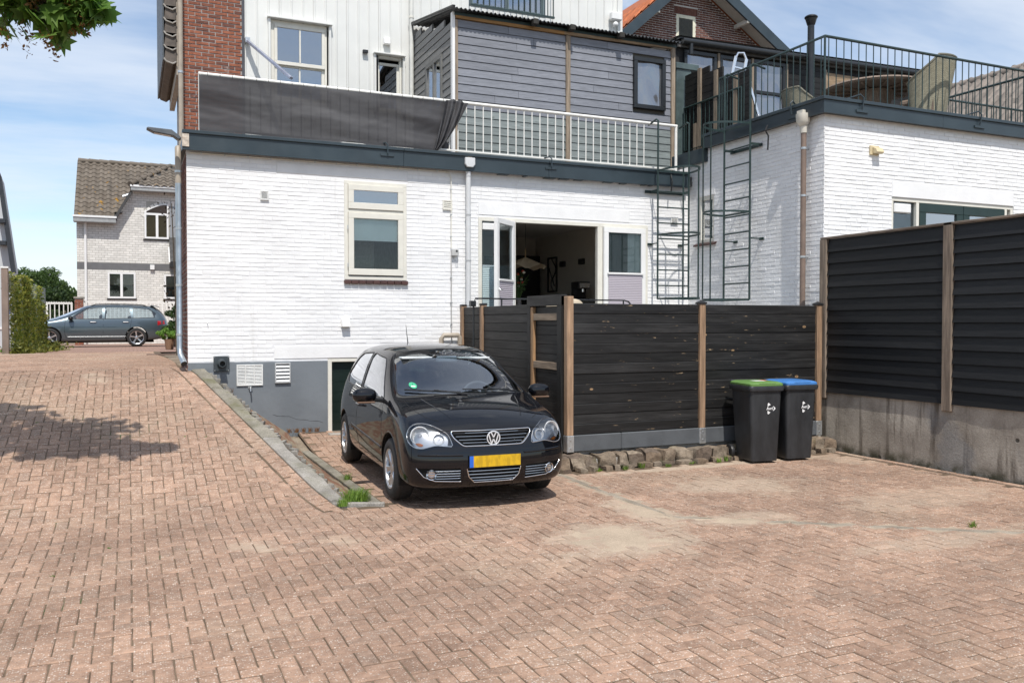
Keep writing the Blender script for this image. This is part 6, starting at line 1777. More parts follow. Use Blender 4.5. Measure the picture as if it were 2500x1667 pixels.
# ---- black three-door hatchback
polo = thing('black_hatchback', 'black three-door hatchback with yellow number plate parked before the garage', 'car', (3.285, 9.60, .012), math.atan2(-.9987, -.051)); polo.scale = (1.03, 1.03, 1.03)
S = [[(-1.72, .66, .30), (-1.80, .72, .38), (-1.83, .745, .52), (-1.81, .745, .72), (-1.75, .71, .95), (-1.63, .63, 1.17), (-1.47, .54, 1.35)],
     [(-1.55, .74, .24), (-1.55, .80, .33), (-1.56, .825, .52), (-1.55, .82, .72), (-1.51, .775, .96), (-1.41, .685, 1.20), (-1.29, .575, 1.41)],
     [(-1.1, .77, .19), (-1.1, .81, .30), (-1.1, .83, .50), (-1.1, .83, .70), (-1.1, .79, .95), (-1.02, .70, 1.20), (-.96, .59, 1.435)],
     [(-.55, .77, .18), (-.55, .81, .29), (-.55, .83, .49), (-.55, .83, .69), (-.55, .79, .935), (-.52, .705, 1.20), (-.5, .595, 1.45)],
     [(0, .77, .18), (0, .81, .29), (0, .83, .49), (0, .83, .68), (0, .79, .92), (-.03, .705, 1.19), (-.05, .595, 1.44)],
     [(.5, .77, .18), (.5, .81, .29), (.5, .83, .49), (.5, .83, .68), (.5, .79, .905), (.36, .705, 1.17), (.26, .59, 1.395)],
     [(.85, .77, .18), (.85, .81, .29), (.85, .83, .49), (.85, .83, .68), (.85, .79, .895), (.74, .73, 1.06), (.68, .65, 1.165)],
     [(1.12, .77, .18), (1.12, .81, .29), (1.12, .83, .49), (1.12, .83, .68), (1.11, .795, .88), (1.08, .755, .94), (1.05, .70, .975)],
     [(1.45, .76, .18), (1.45, .81, .29), (1.45, .825, .48), (1.44, .82, .67), (1.42, .79, .83), (1.40, .745, .885), (1.38, .67, .91)],
     [(1.70, .75, .19), (1.72, .81, .28), (1.73, .82, .45), (1.71, .81, .62), (1.68, .785, .755), (1.66, .735, .81), (1.64, .65, .832)],
     [(1.83, .69, .19), (1.87, .745, .27), (1.885, .755, .45), (1.86, .745, .59), (1.82, .715, .70), (1.80, .67, .745), (1.78, .60, .768)]]
C = [(-1.56, 1.385), (-1.34, 1.45), (-1.0, 1.478), (-.5, 1.488), (0, 1.482), (.32, 1.445), (.80, 1.205), (1.20, 1.005), (1.50, .95), (1.74, .87), (1.90, .775)]
Fc = [(1.93, .18), (1.995, .26), (2.02, .44), (1.99, .585), (1.95, .69), (1.925, .74)]
Bc = [(-1.80, .28), (-1.88, .38), (-1.90, .52), (-1.87, .72), (-1.83, .97), (-1.73, 1.19)]
sh_ = Shell(car_cage(S, C, Fc, Bc))
M['carblack'] = paint('black_car_paint', (.0022, .0026, .0045), .5, .0)
# cabin hollow
bm = bmesh.new()
for x, y, z in ((-1.5, .70, .48), (.92, .70, .48), (-1.58, .70, .88), (-1.3, .745, .88), (.98, .745, .87), (-1.40, .66, 1.08), (.64, .70, 1.05), (.90, .40, 1.06), (.46, .615, 1.20), (.66, .30, 1.21), (-1.2, .63, 1.25), (-1.30, .50, 1.37), (-.5, .555, 1.405), (.20, .545, 1.38), (.27, .28, 1.408)):
    for s in (-1, 1): bm.verts.new((x, y * s, z))
for q_ in ((.285, 0, 1.418), (-.5, 0, 1.455), (-1.3, 0, 1.42), (.95, 0, 1.07)): bm.verts.new(q_)
bmesh.ops.convex_hull(bm, input=bm.verts[:]); cav = MB(); bm.verts.index_update(); cav.v = [tuple(v.co) for v in bm.verts]; cav.f = [tuple(v.index for v in f.verts) for f in bm.faces]; bm.free(); sh_.cut(cav)
g_door = rounded([(.80, .945), (.36, 1.25), (.20, 1.335), (-.36, 1.378), (-.33, .955)], .05)
g_quar = rounded([(-.40, .962), (-.43, 1.38), (-.98, 1.352), (-1.12, 1.29), (-1.36, 1.09), (-1.22, .99)], .05)
for g in (g_door, g_quar):
    for s in (-1, 1):
        c = MB(); c.prism(g, lambda a, b: (a, s * .3, b), lambda a, b: (a, s * 1.1, b)); sh_.cut(c)
g_ws = rounded([(-.69, .990), (-.35, 1.006), (0, 1.010), (.35, 1.006), (.69, .990), (.545, 1.378), (.28, 1.424), (0, 1.434), (-.28, 1.424), (-.545, 1.378)], .06)
c = MB(); c.prism(g_ws, lambda a, b: (.15, a, b), lambda a, b: (1.6, a, b)); sh_.cut(c)
g_rw = rounded([(-.60, 1.02), (.60, 1.02), (.51, 1.32), (-.51, 1.32)], .05)
c = MB(); c.prism(g_rw, lambda a, b: (-1.3, a, b), lambda a, b: (-2.2, a, b)); sh_.cut(c)
for x in (-1.23, 1.23):
    for s in (-1, 1):
        c = MB(); c.cyl((x, s * .52, .315), (x, s * 1.1, .315), .342, n=44); sh_.cut(c)
# front recesses
def recess(poly, depth):
    x = min(sh_.front(a, b).x for a, b in poly) - depth
    c = MB(); c.prism(poly, lambda a, b: (x, a, b), lambda a, b: (2.4, a, b)); sh_.cut(c); return x
g_gr = rounded([(-.40, .726), (.40, .726), (.375, .665), (.29, .590), (-.29, .590), (-.375, .665)], .03); x_gr = recess(g_gr, .03)
g_lo = rounded([(-.265, .388), (.265, .388), (.245, .31), (.19, .255), (-.19, .255), (-.245, .31)], .03); x_lo = recess(g_lo, .03)
g_fg = {}
for s in (-1, 1):
    g_fg[s] = chaikin([(s * .345, .375), (s * .345, .285), (s * .30, .262), (s * .55, .285), (s * .64, .325), (s * .70, .385)][::1], 1)
    g = rounded([(s * .315, .392), (s * .315, .268), (s * .55, .278), (s * .65, .318), (s * .715, .397)], .02); g_fg[s] = g; recess(g, .02)
n_h = Vector((.80, .47, .36)).normalized()
heads = {}
for s in (-1, 1):
    nn = Vector((n_h.x, s * n_h.y, n_h.z)); e1 = Vector((-n_h.y, s * n_h.x, 0)).normalized(); e2 = (nn.cross(e1) * s).normalized()
    O = sh_.hit(Vector((1.84, s * .605, .69)) + nn * 1.5, -nn)[0]
    pl_ = chaikin([(.205, -.01), (.19, .07), (.14, .118), (.06, .128), (-.02, .108), (-.10, .072), (-.18, .03), (-.215, -.025), (-.24, -.085), (-.17, -.088), (-.09, -.088), (-.03, -.108), (.03, -.128), (.10, -.122), (.165, -.08)], 1)
    c = MB(); c.prism(pl_, lambda a, b: O + e1 * a + e2 * b - nn * .085, lambda a, b: O + e1 * a + e2 * b + nn * .5); sh_.cut(c); heads[s] = (O, nn, e1, e2, pl_)
body = sh_.finish('body', M['carblack'], polo)
inner = MB(); inner.add(cav.v, cav.f); inner.v = [(v[0] * 1.0, v[1] * 1.005, v[2]) for v in inner.v]
sidey = lambda s: (lambda a, b: ((a, 3 * s, b), (0, -s, 0)))
for s in (-1, 1):
    sh_.pane('door_glass', g_door, sidey(s), M['carglass'], polo); sh_.pane('quarter_glass', g_quar, sidey(s), M['carglass'], polo)
ws = sh_.pane('windscreen', g_ws, lambda a, b: ((4, a, b), (-1, 0, 0)), M['carglass'], polo)
sh_.pane('rear_window', g_rw, lambda a, b: ((-4, a, b), (1, 0, 0)), M['carglass'], polo)
def on_skin(pts, fn, off=0):
    out = []
    for p in pts:
        h, n = fn(*p)
        if h is not None: out.append(h + n * off)
    return out
def ring(name, poly, fn, r, mat, off=0, parent=polo, closed=True):
    pts = []
    for a, b in zip(poly, poly[1:] + (poly[:1] if closed else [])):
        for i in range(3): pts.append((a[0] + (b[0] - a[0]) * i / 3, a[1] + (b[1] - a[1]) * i / 3))
    if not closed: pts.append(poly[-1])
    p3 = on_skin(pts, fn, off); MB().tube(p3, r, 6, closed=closed).build(name, mat, parent, smooth=True, world=False, angle=80)
fx = lambda y, z: sh_.hit((4, y, z), (-1, 0, 0)); fy = lambda s: (lambda x, z: sh_.hit((x, 3 * s, z), (0, -s, 0))); fz = lambda x, y: sh_.hit((x, y, 4), (0, 0, -1))
ring('windscreen_seal', g_ws, fx, .007, M['trim'], -.002)
for s in (-1, 1):
    ring('window_seal', g_door, fy(s), .008, M['trim'], -.002); ring('window_seal', g_quar, fy(s), .008, M['trim'], -.002)
    ring('door_gap', [(.80, .93), (.92, .60), (.90, .31), (-.30, .30), (-.42, .55), (-.40, .95)], fy(s), .0035, M['gap'], -.001, closed=False)
    ring('side_moulding', [(-.72 + .1 * i, .53 - .004 * i) for i in range(17)], fy(s), .016, M['trim'], -.004, closed=False)
    hd = polo
    h0 = sh_.side(-.22, .80, s); MB().tube([h0 + Vector((-.10, s * .0, 0)), h0 + Vector((-.09, s * .035, .004)), h0 + Vector((.09, s * .035, .004)), h0 + Vector((.10, 0, 0))], .014, 8).build('door_handle', M['carblack'], polo, smooth=True, world=False)
    # mirror
    m0 = sh_.side(.74, .90, s); mm = MB(); mm.ellipsoid((0, 0, 0), .075, .125, .085, 18, 10)
    cx_ = Vector((.76, s * (.80 + .165), .985)); mm.v = [(cx_.x + v[0] * (1.0 if v[0] > 0 else .5), cx_.y + math.copysign(abs(v[1]) ** .8 * .125 ** .2, v[1]), cx_.z + math.copysign(abs(v[2]) ** .8 * .085 ** .2, v[2]) * .9) for v in mm.v]
    mi = mm.build('door_mirror', M['carblack'], polo, smooth=True, world=False)
    MB().box(cx_.x + .025, cx_.x + .06, cx_.y - .08, cx_.y + .10, cx_.z - .078, cx_.z - .06).build('mirror_indicator', plain('clear_indicator', (.16, .10, .07), .2), mi, world=False, bevel=.006)
    MB().bar((.74, s * .755, .925), (.75, s * .90, .945), .07, .045).build('mirror_arm', M['trim'], mi, world=False, bevel=.012)
    mb = MB(); mb.add([(.66, s * .766, .97), (.86, s * .768, .92), (.78, s * .772, .90), (.60, s * .774, .93)], [(0, 1, 2, 3)]); mb.build('mirror_sail', M['trim'], polo, world=False)
# bonnet gap and creases
hood_l = [(1.16, .66), (1.35, .655), (1.52, .62), (1.66, .565), (1.76, .47)]
for s in (-1, 1):
    ring('bonnet_gap', [(x, s * y) for x, y in hood_l], fz, .0032, M['gap'], -.0008, closed=False)
    ring('bonnet_crease', [(1.22, s * .50), (1.40, s * .46), (1.58, s * .41), (1.74, s * .355)], fz, .010, M['carblack'], -.006, closed=False)
ring('bonnet_front_gap', [(y / 10 * .050 * 10, .738 + .0 * abs(y) - .012 * (abs(y) / 10) ** 2) for y in range(-10, 11)], fx, .0035, M['gap'], -.001, closed=False)
# grille, intakes
gri = MB().prism([(a * .99, b) for a, b in g_gr], lambda a, b: (x_gr + .002, a, b), lambda a, b: (x_gr + .006, a, b)).build('grille', M['trim'], polo, world=False)
ring('chrome_surround', g_gr, fx, .006, M['chrome'], -.001, gri)
def slat(z, y0, y1, r, mat, parent, off=-.014, n=14):
    pts = []
    for i in range(n + 1):
        y = y0 + (y1 - y0) * i / n; h, nn = fx(y, z); pts.append(h + Vector((off, 0, 0)))
    MB().tube(pts, r, 6).build('slat', mat, parent, smooth=True, world=False)
for z, w in ((.702, .37), (.672, .35), (.642, .325), (.615, .29)): slat(z, -w, w, .0085, M['satin'] if False else M['trim'], gri)
for z, w in ((.706, .37), (.676, .35), (.646, .325), (.619, .29)): slat(z, -w, w, .0028, M['satin'], gri, -.008)
low = MB().prism(g_lo, lambda a, b: (x_lo + .002, a, b), lambda a, b: (x_lo + .006, a, b)).build('lower_intake', M['gap'], polo, world=False)
ring('chrome_surround', [(-.265, .385), (-.245, .31), (-.19, .255), (.19, .255), (.245, .31), (.265, .385)], fx, .005, M['chrome'], 0, low, closed=False)
for z, w in ((.362, .255), (.33, .248), (.298, .232), (.272, .205)): slat(z, -w, w, .004, M['satin'], low, -.008)
for s in (-1, 1):
    gp = MB(); 
    fgm = sh_.pane('fog_light_grille', g_fg[s], lambda a, b: ((4, a, b), (-1, 0, 0)), M['gap'], polo, .022)
    ring('chrome_surround', [(s * .715, .397), (s * .65, .318), (s * .55, .278), (s * .315, .268)], fx, .0045, M['chrome'], 0, fgm, closed=False)
    for z in (.298, .322, .346, .37): slat(z, s * .322, s * (.57 if z < .30 else .62), .004, M['satin'], fgm, -.010)
    h, nn = fx(s * .585, .338); q = nn.to_track_quat('Z', 'Y').to_matrix().to_4x4()
    f = MB().lathe([(.001, -.012), (.032, -.010), (.042, 0), (.047, .006), (.050, 0), (.045, -.02)], 24); mt = Matrix.Translation(h) @ q; f.v = [tuple(mt @ Vector(v)) for v in f.v]; fl_ = f.build('fog_light', M['chrome'], polo, smooth=True, world=False)
    f = MB().lathe([(.001, .009), (.02, .008), (.042, .001)], 24); f.v = [tuple(mt @ Vector(v)) for v in f.v]; f.build('fog_lens', M['clearlens'], fl_, smooth=True, world=False)
    ring('bumper_strip', [(s * (.30 + .05 * i), .512 - .0 * i + .012 * (i / 9) ** 2) for i in range(9)], fx, .015, M['carblack'], -.006, closed=False)
    # headlight
    O, nn, e1, e2, pl_ = heads[s]
    ray = lambda a, b: (O + e1 * a + e2 * b + nn * 1.0, -nn)
    hl = sh_.pane('headlight', pl_, ray, M['satin'], polo, .040, .04)
    hl['label'] = 'clear round-lobed headlight'
    for (a, b, r) in ((.075, .0, .082), (-.10, -.02, .047)):
        p = O + e1 * a + e2 * b; fw = Vector((.93, s * .28, .10)).normalized(); hh = sh_.hit(p + nn, -nn)[0]; base = hh - nn * .036
        q = fw.to_track_quat('Z', 'Y').to_matrix().to_4x4(); mt = Matrix.Translation(base) @ q
        f = MB().lathe([(.001, -.035), (r * .45, -.028), (r * .8, -.008), (r, .012), (r + .006, .012), (r + .007, 0)], 26); f.v = [tuple(mt @ Vector(v)) for v in f.v]; f.build('reflector', M['badge'], hl, smooth=True, world=False)
        f = MB().ellipsoid((0, 0, -.01), r * .25, r * .25, .022, 12, 8); f.v = [tuple(mt @ Vector(v)) for v in f.v]; f.build('bulb_shield', M['clearlens'], hl, smooth=True, world=False)
    sub = [(.10, -.075), (.06, -.105), (.02, -.105), (.005, -.085), (.05, -.07)]
    sh_.pane('turn_signal', chaikin([(x_ + .02, y_) for x_, y_ in sub], 1), ray, M['amber'], hl, .030, .03)
    sh_.pane('lens', pl_, ray, M['clearlens'], hl, .003, .035)
    pts = on_skin(pl_, lambda a, b: sh_.hit(O + e1 * a + e2 * b + nn, -nn), -.002); MB().tube(pts, .004, 6, closed=True).build('lens_rim', M['satin'], hl, smooth=True, world=False)
# badge
bh, bn = fx(0, .655); q = Vector((1, 0, .12)).to_track_quat('X', 'Z').to_matrix().to_4x4(); bx_ = bh.x + .004
bd_ = MB().lathe([(.001, 0), (.060, 0), (.060, .004), (.001, .004)], 30, 'x', (bx_, 0, .655)).build('badge', M['trim'], polo, smooth=True, world=False)
MB().tube([(bx_ + .006, .062 * math.cos(t), .655 + .062 * math.sin(t)) for t in [2 * math.pi * i / 32 for i in range(32)]], .0062, 6, closed=True).build('badge_ring', M['badge'], bd_, smooth=True, world=False)
def stroke(p, name): MB2 = MB(); [MB2.bar((bx_ + .007, a[0], .655 + a[1]), (bx_ + .007, b[0], .655 + b[1]), .0105, .005, up=(1, 0, 0)) for a, b in zip(p, p[1:])]; MB2.build(name, M['badge'], bd_, world=False)
stroke([(-.024, .054), (0, .006), (.024, .054)], 'badge_letter')
stroke([(-.047, .034), (-.020, -.052), (0, -.008), (.020, -.052), (.047, .034)], 'badge_letter')
# plate
ph_, pn = fx(0, .455); pz = .452
plt = NT('yellow_plate_print'); sm = plt.ramp(plt.noise(26, 2, plt.mapping((1, 1, .35))), .44, .60, 0, .55); M['plate'] = plt.set(plt.mix(sm, (.62, .38, .01), (.36, .22, .01)), .4)
npl = MB().box(ph_.x + .004, ph_.x + .014, -.255, .255, pz - .058, pz + .058).build('number_plate_holder', M['trim'], polo, world=False, bevel=.003)
MB().box(ph_.x + .0145, ph_.x + .018, -.212, .25, pz - .052, pz + .052).build('number_plate', M['plate'], npl, world=False)
MB().box(ph_.x + .0145, ph_.x + .018, -.25, -.2125, pz - .052, pz + .052).build('country_band', plain('plate_blue', (.02, .12, .55), .4), npl, world=False)
# wheels, arch liners
for x in (1.23, -1.23):
    for s in (-1, 1):
        wheel(polo, x, s * .725, .302, .195, s, .195, 6, M['alloy'])
        mb = MB(); n = 24
        for i in range(n + 1):
            a = math.pi * (-.12 + 1.24 * i / n)
            for yy in (s * .50, s * .80): mb.v.append((x + .338 * math.cos(a), yy, .315 + .338 * math.sin(a)))
        mb.f = [(2 * i, 2 * i + 1, 2 * i + 3, 2 * i + 2) for i in range(n)]; mb.build('wheel_arch_liner', M['gap'], polo, world=False)
        ring('arch_lip', [(x + .348 * math.cos(R(a)), .315 + .348 * math.sin(R(a))) for a in range(-8, 190, 9)], fy(s), .010, M['carblack'], -.007, closed=False)
MB().box(-1.5, 1.6, -.6, .6, .14, .20).build('underbody', M['gap'], polo, world=False)
# wipers, aerial, sticker
def wiper(p, q, r):
    P = [on_skin([tuple(Vector(p).lerp(Vector(q), i / 8))], fx, .016)[0] for i in range(9)]; w = MB().tube(P, .008, 6).build('wiper', M['trim'], polo, world=False)
    MB().tube([Vector(on_skin([r], fx, .012)[0]), P[4] + Vector((.012, 0, .012))], [.010, .007], 6).build('wiper_arm', M['trim'], w, world=False)
wiper((-.60, 1.035), (-.08, 1.012), (-.02, 1.0)); wiper((-.04, 1.035), (.48, 1.02), (.56, 1.0))
a0 = sh_.top(-1.25, 0); MB().tube([a0, a0 + Vector((-.05, 0, .10)), a0 + Vector((-.11, 0, .24))], [.008, .005, .003], 6).build('aerial', M['trim'], polo, world=False)
stc = sh_.pane('green_sticker', [(-.50 + .036 * math.cos(t), 1.085 + .028 * math.sin(t)) for t in [2 * math.pi * i / 20 for i in range(20)]], lambda a, b: ((4, a, b), (-1, 0, 0)), plain('sticker_green', (.05, .38, .20)), polo, -.001, .02)
sh_.pane('sticker_field', [(-.52, 1.072), (-.48, 1.072), (-.48, 1.082), (-.52, 1.082)], lambda a, b: ((4, a, b), (-1, 0, 0)), M['decal'], stc, -.002, .02)
hq, nq = fx(-.50, 1.092); q = nq.to_track_quat('Z', 'Y').to_matrix().to_4x4()
text_mesh('sticker_numeral', '4', .022, M['black'], stc, Matrix.Translation(hq + nq * .003) @ Matrix(((0, -nq.x * 0, nq.x, 0), (1, 0, nq.y, 0), (0, 1, nq.z, 0), (0, 0, 0, 1))))
# interior
MB().box(-1.5, .95, -.67, .67, .49, .50).build('cabin_floor', M['seat'], polo, world=False)
mb = MB(); mb.prism([(.62, .60), (.62, .86), (.72, .93), (1.02, .935), (1.02, .60)], lambda a, b: (a, -.66, b), lambda a, b: (a, .66, b)); mb.build('dashboard', plain('dash_plastic', (.055, .060, .070), .7), polo, world=False, bevel=.02)
mb = MB(); mb.prism([(.60, .86), (.66, .99), (.80, 1.0), (.88, .93)], lambda a, b: (a, .18, b), lambda a, b: (a, .56, b)); mb.build('instrument_hood', bpy.data.materials['dash_plastic'], polo, world=False, bevel=.03)
def seat_part(name, dims, loc, tilt, r):
    mb = MB(); mb.box(-dims[0] / 2, dims[0] / 2, -dims[1] / 2, dims[1] / 2, -dims[2] / 2, dims[2] / 2); mt = Matrix.Translation(loc) @ Matrix.Rotation(tilt, 4, 'Y'); mb.v = [tuple(mt @ Vector(v)) for v in mb.v]
    mb.build(name, M['seat'], polo, smooth=True, world=False, bevel=r, segs=4, angle=60)
for s in (-1, 1):
    seat_part('front_seat', (.50, .48, .16), (.10, s * .36, .60), 0, .05); seat_part('seat_back', (.15, .50, .62), (-.20, s * .36, .86), R(-14), .06); seat_part('headrest', (.10, .26, .19), (-.29, s * .36, 1.22), R(-10), .045)
seat_part('rear_bench', (.48, 1.2, .16), (-.85, 0, .60), 0, .05); seat_part('rear_seat_back', (.14, 1.22, .52), (-1.15, 0, .84), R(-16), .06)
for s in (-1, 1): seat_part('headrest', (.08, .24, .14), (-1.24, s * .34, 1.15), R(-12), .04)
tt = Matrix.Translation((.50, .36, .90)) @ Matrix.Rotation(R(62), 4, 'Y')
MB().tube([tt @ Vector((.185 * math.cos(a), .185 * math.sin(a), 0)) for a in [2 * math.pi * i / 28 for i in range(28)]], .016, 8, closed=True).build('steering_wheel', bpy.data.materials['dash_plastic'], polo, smooth=True, world=False)
mb = MB(); mb.ellipsoid((0, 0, 0), .07, .08, .03); mb.v = [tuple(tt @ Vector(v)) for v in mb.v]; mb.build('steering_hub', M['trim'], polo, smooth=True, world=False)
MB().box(.44, .47, -.12, .12, 1.29, 1.36).build('rear_view_mirror', plain('mirror_shell', (.16, .20, .24), .3), polo, world=False, bevel=.015)
MB().box(.30, .46, .14, .50, 1.325, 1.345).build('sun_visor', plain('pale_visor', (.55, .57, .57), .8), polo, world=False, bevel=.006)
MB().box(.30, .46, -.50, -.16, 1.335, 1.355).build('sun_visor', bpy.data.materials['pale_visor'], polo, world=False, bevel=.006)

# ---- blue-grey estate car up the drive
est = thing('estate_car', 'blue grey estate car parked across the upper drive', 'car', (-1.10, 33.6, ramp_z(33.6) - .005), math.pi)
S2 = [[(-2.25, .72, .32), (-2.33, .80, .42), (-2.36, .82, .58), (-2.34, .82, .78), (-2.27, .79, .99), (-2.10, .70, 1.20), (-1.90, .60, 1.37)],
      [(-2.0, .82, .24), (-2.0, .88, .33), (-2.0, .90, .55), (-2.0, .895, .76), (-1.97, .85, .985), (-1.86, .74, 1.22), (-1.70, .62, 1.415)],
      [(-1.34, .85, .19), (-1.34, .885, .30), (-1.34, .905, .52), (-1.34, .905, .74), (-1.34, .86, .965), (-1.28, .75, 1.22), (-1.25, .63, 1.45)],
      [(-.7, .85, .18), (-.7, .885, .29), (-.7, .905, .51), (-.7, .905, .73), (-.7, .86, .95), (-.69, .755, 1.22), (-.68, .63, 1.46)],
      [(0, .85, .18), (0, .885, .29), (0, .905, .50), (0, .905, .72), (0, .86, .93), (-.03, .755, 1.20), (-.05, .63, 1.45)],
      [(.45, .85, .18), (.45, .885, .29), (.45, .905, .50), (.45, .905, .71), (.45, .86, .92), (.33, .76, 1.18), (.22, .63, 1.405)],
      [(.85, .85, .18), (.85, .885, .29), (.85, .905, .50), (.85, .905, .70), (.85, .86, .905), (.72, .785, 1.06), (.66, .69, 1.155)],
      [(1.2, .85, .18), (1.2, .885, .29), (1.2, .905, .50), (1.2, .905, .70), (1.2, .865, .89), (1.15, .80, .935), (1.12, .73, .955)],
      [(1.6, .84, .18), (1.6, .88, .29), (1.6, .90, .49), (1.6, .895, .68), (1.58, .86, .83), (1.56, .80, .87), (1.54, .70, .885)],
      [(1.96, .82, .19), (1.98, .87, .28), (1.99, .88, .45), (1.97, .87, .62), (1.94, .83, .755), (1.92, .77, .795), (1.90, .68, .81)],
      [(2.12, .70, .19), (2.17, .75, .27), (2.19, .76, .45), (2.16, .75, .59), (2.11, .71, .69), (2.09, .66, .73), (2.07, .60, .745)]]
C2 = [(-2.0, 1.40), (-1.78, 1.455), (-1.25, 1.478), (-.7, 1.487), (0, 1.478), (.30, 1.44), (.80, 1.195), (1.28, .99), (1.62, .93), (1.98, .85), (2.18, .765)]
Fc2 = [(2.22, .18), (2.28, .26), (2.30, .44), (2.27, .585), (2.23, .68), (2.205, .73)]
Bc2 = [(-2.32, .30), (-2.40, .42), (-2.42, .56), (-2.40, .78), (-2.36, 1.0), (-2.20, 1.21)]
sk = Shell(car_cage(S2, C2, Fc2, Bc2))
bm = bmesh.new()
for x, y, z in ((-2.0, .74, .48), (.92, .74, .48), (-2.0, .76, .88), (1.0, .76, .87), (-1.8, .54, 1.36), (-.5, .56, 1.40), (.20, .54, 1.35)):
    for s in (-1, 1): bm.verts.new((x, y * s, z))
bmesh.ops.convex_hull(bm, input=bm.verts[:]); cav = MB(); bm.verts.index_update(); cav.v = [tuple(v.co) for v in bm.verts]; cav.f = [tuple(v.index for v in f.verts) for f in bm.faces]; bm.free(); sk.cut(cav)
gl2 = [[(.80, .965), (.36, 1.25), (.18, 1.345), (-.28, 1.375), (-.26, .985)], [(-.34, .985), (-.36, 1.378), (-1.12, 1.372), (-1.17, 1.0)], [(-1.25, 1.005), (-1.22, 1.365), (-1.75, 1.325), (-1.98, 1.16), (-1.92, 1.03)]]
for g in gl2:
    for s in (-1, 1):
        c = MB(); c.prism(g, lambda a, b: (a, s * .3, b), lambda a, b: (a, s * 1.1, b)); sk.cut(c)
ws2 = chaikin([(-.70, .99), (.70, .99), (.54, 1.37), (0, 1.405), (-.54, 1.37)], 1)
c = MB(); c.prism(ws2, lambda a, b: (.15, a, b), lambda a, b: (1.8, a, b)); sk.cut(c)
for x in (-1.343, 1.343):
    for s in (-1, 1): c = MB(); c.cyl((x, s * .58, .335), (x, s * 1.2, .335), .36, n=40); sk.cut(c)
eb = sk.finish('body', paint('blue_grey_car_paint', (.085, .115, .135), .3, .6), est)
fy2 = lambda s: (lambda x, z: sk.hit((x, 3 * s, z), (0, -s, 0)))
for s in (-1, 1):
    for g in gl2: sk.pane('side_glass', g, lambda a, b: ((a, 3 * s, b), (0, -s, 0)), M['carglass'], est, .004, .12)
    ring('window_chrome', [(.82, .955), (-.3, .975), (-1.25, .995), (-1.95, 1.02)], fy2(s), .010, M['trim'], 0, est, closed=False)
    ring('door_gap', [(.86, .95), (.90, .6), (.86, .32), (-.28, .32), (-.30, .95)], fy2(s), .006, M['gap'], -.002, est, closed=False); ring('door_gap', [(-.30, .32), (-.95, .34), (-1.12, .62), (-1.2, .97)], fy2(s), .006, M['gap'], -.002, est, closed=False)
    ring('sill_strip', [(-1.0 + .2 * i, .36) for i in range(10)], fy2(s), .010, M['steel'], -.006, est, closed=False)
    for x in (.02, -1.0):
        h = fy2(s)(x, .86)[0]; MB().tube([h + Vector((-.10, 0, 0)), h + Vector((-.08, s * .03, 0)), h + Vector((.08, s * .03, 0)), h + Vector((.10, 0, 0))], .015, 6).build('door_handle', M['satin'], est, world=False)
    mm = MB().ellipsoid((.70, s * .99, .99), .08, .12, .075); mm.build('door_mirror', M['trim'], est, smooth=True, world=False)
    sk.pane('tail_light', [(-2.02, .74), (-2.02, .90), (-2.25, .92), (-2.26, .78)], lambda a, b: ((a, 3 * s, b), (0, -s, 0)), M['redlens'], est, -.004, .1)
    sk.pane('headlight', [(1.80, .66), (1.78, .78), (2.0, .76), (2.06, .68)], lambda a, b: ((a, 3 * s, b), (0, -s, 0)), M['satin'], est, -.003, .1)
    rr_ = []
    for i in range(13):
        x = -1.7 + i * .15; t = sk.top(x, s * .56); rr_.append(t + Vector((0, 0, .045 if 0 < i < 12 else .0)))
    MB().tube(rr_, .016, 6).build('roof_rail', M['trim'], est, smooth=True, world=False)
    for x in (1.343, -1.343):
        wheel(est, x, s * .80, .325, .215, s, .225, 10, M['alloy'], M['trim'])
        ring('arch_lip', [(x + .366 * math.cos(R(a)), .335 + .366 * math.sin(R(a))) for a in range(-6, 190, 10)], fy2(s), .010, M['gap'], -.006, est, closed=False)
sk.pane('windscreen', ws2, lambda a, b: ((4, a, b), (-1, 0, 0)), M['carglass'], est, .004, .12)
MB().box(-1.9, 1.9, -.62, .62, .15, .22).build('underbody', M['gap'], est, world=False)
for s in (-1, 1):
    MB().box(-.34, -.16, s * .38 - .24, s * .38 + .24, .5, 1.12).build('seat_back', M['seat'], est, world=False, bevel=.05); MB().box(-.38, -.28, s * .38 - .12, s * .38 + .12, 1.14, 1.3).build('headrest', M['seat'], est, world=False, bevel=.03)
    MB().box(-1.24, -1.06, s * .38 - .3, s * .38 + .3, .5, 1.08).build('seat_back', M['seat'], est, world=False, bevel=.05)
MB().box(.62, 1.1, -.7, .7, .6, .93).build('dashboard', M['seat'], est, world=False, bevel=.03)
mb = MB(); mb.prism([(-2.1, 1.405), (-1.8, 1.46), (-1.8, 1.43), (-2.08, 1.385)], lambda a, b: (a, -.55, b), lambda a, b: (a, .55, b)); mb.build('roof_spoiler', eb.data.materials[0], est, world=False, bevel=.008)
# ---- red car at the far left edge, behind the ivy post
red = copy_tree(est); red.location = (-5.42, 27.2, ramp_z(27) - .005); red.rotation_euler = (0, 0, R(-62))
tag(red, 'dark red car mostly hidden at the left edge behind the ivy screen post', 'car')
rp = paint('dark_red_car_paint', (.16, .018, .015), .3, .4)
for ch in red.children:
    if ch.name.startswith('body') or ch.name.startswith('roof_spoiler'): ch.material_slots[0].link = 'OBJECT'; ch.material_slots[0].material = rp
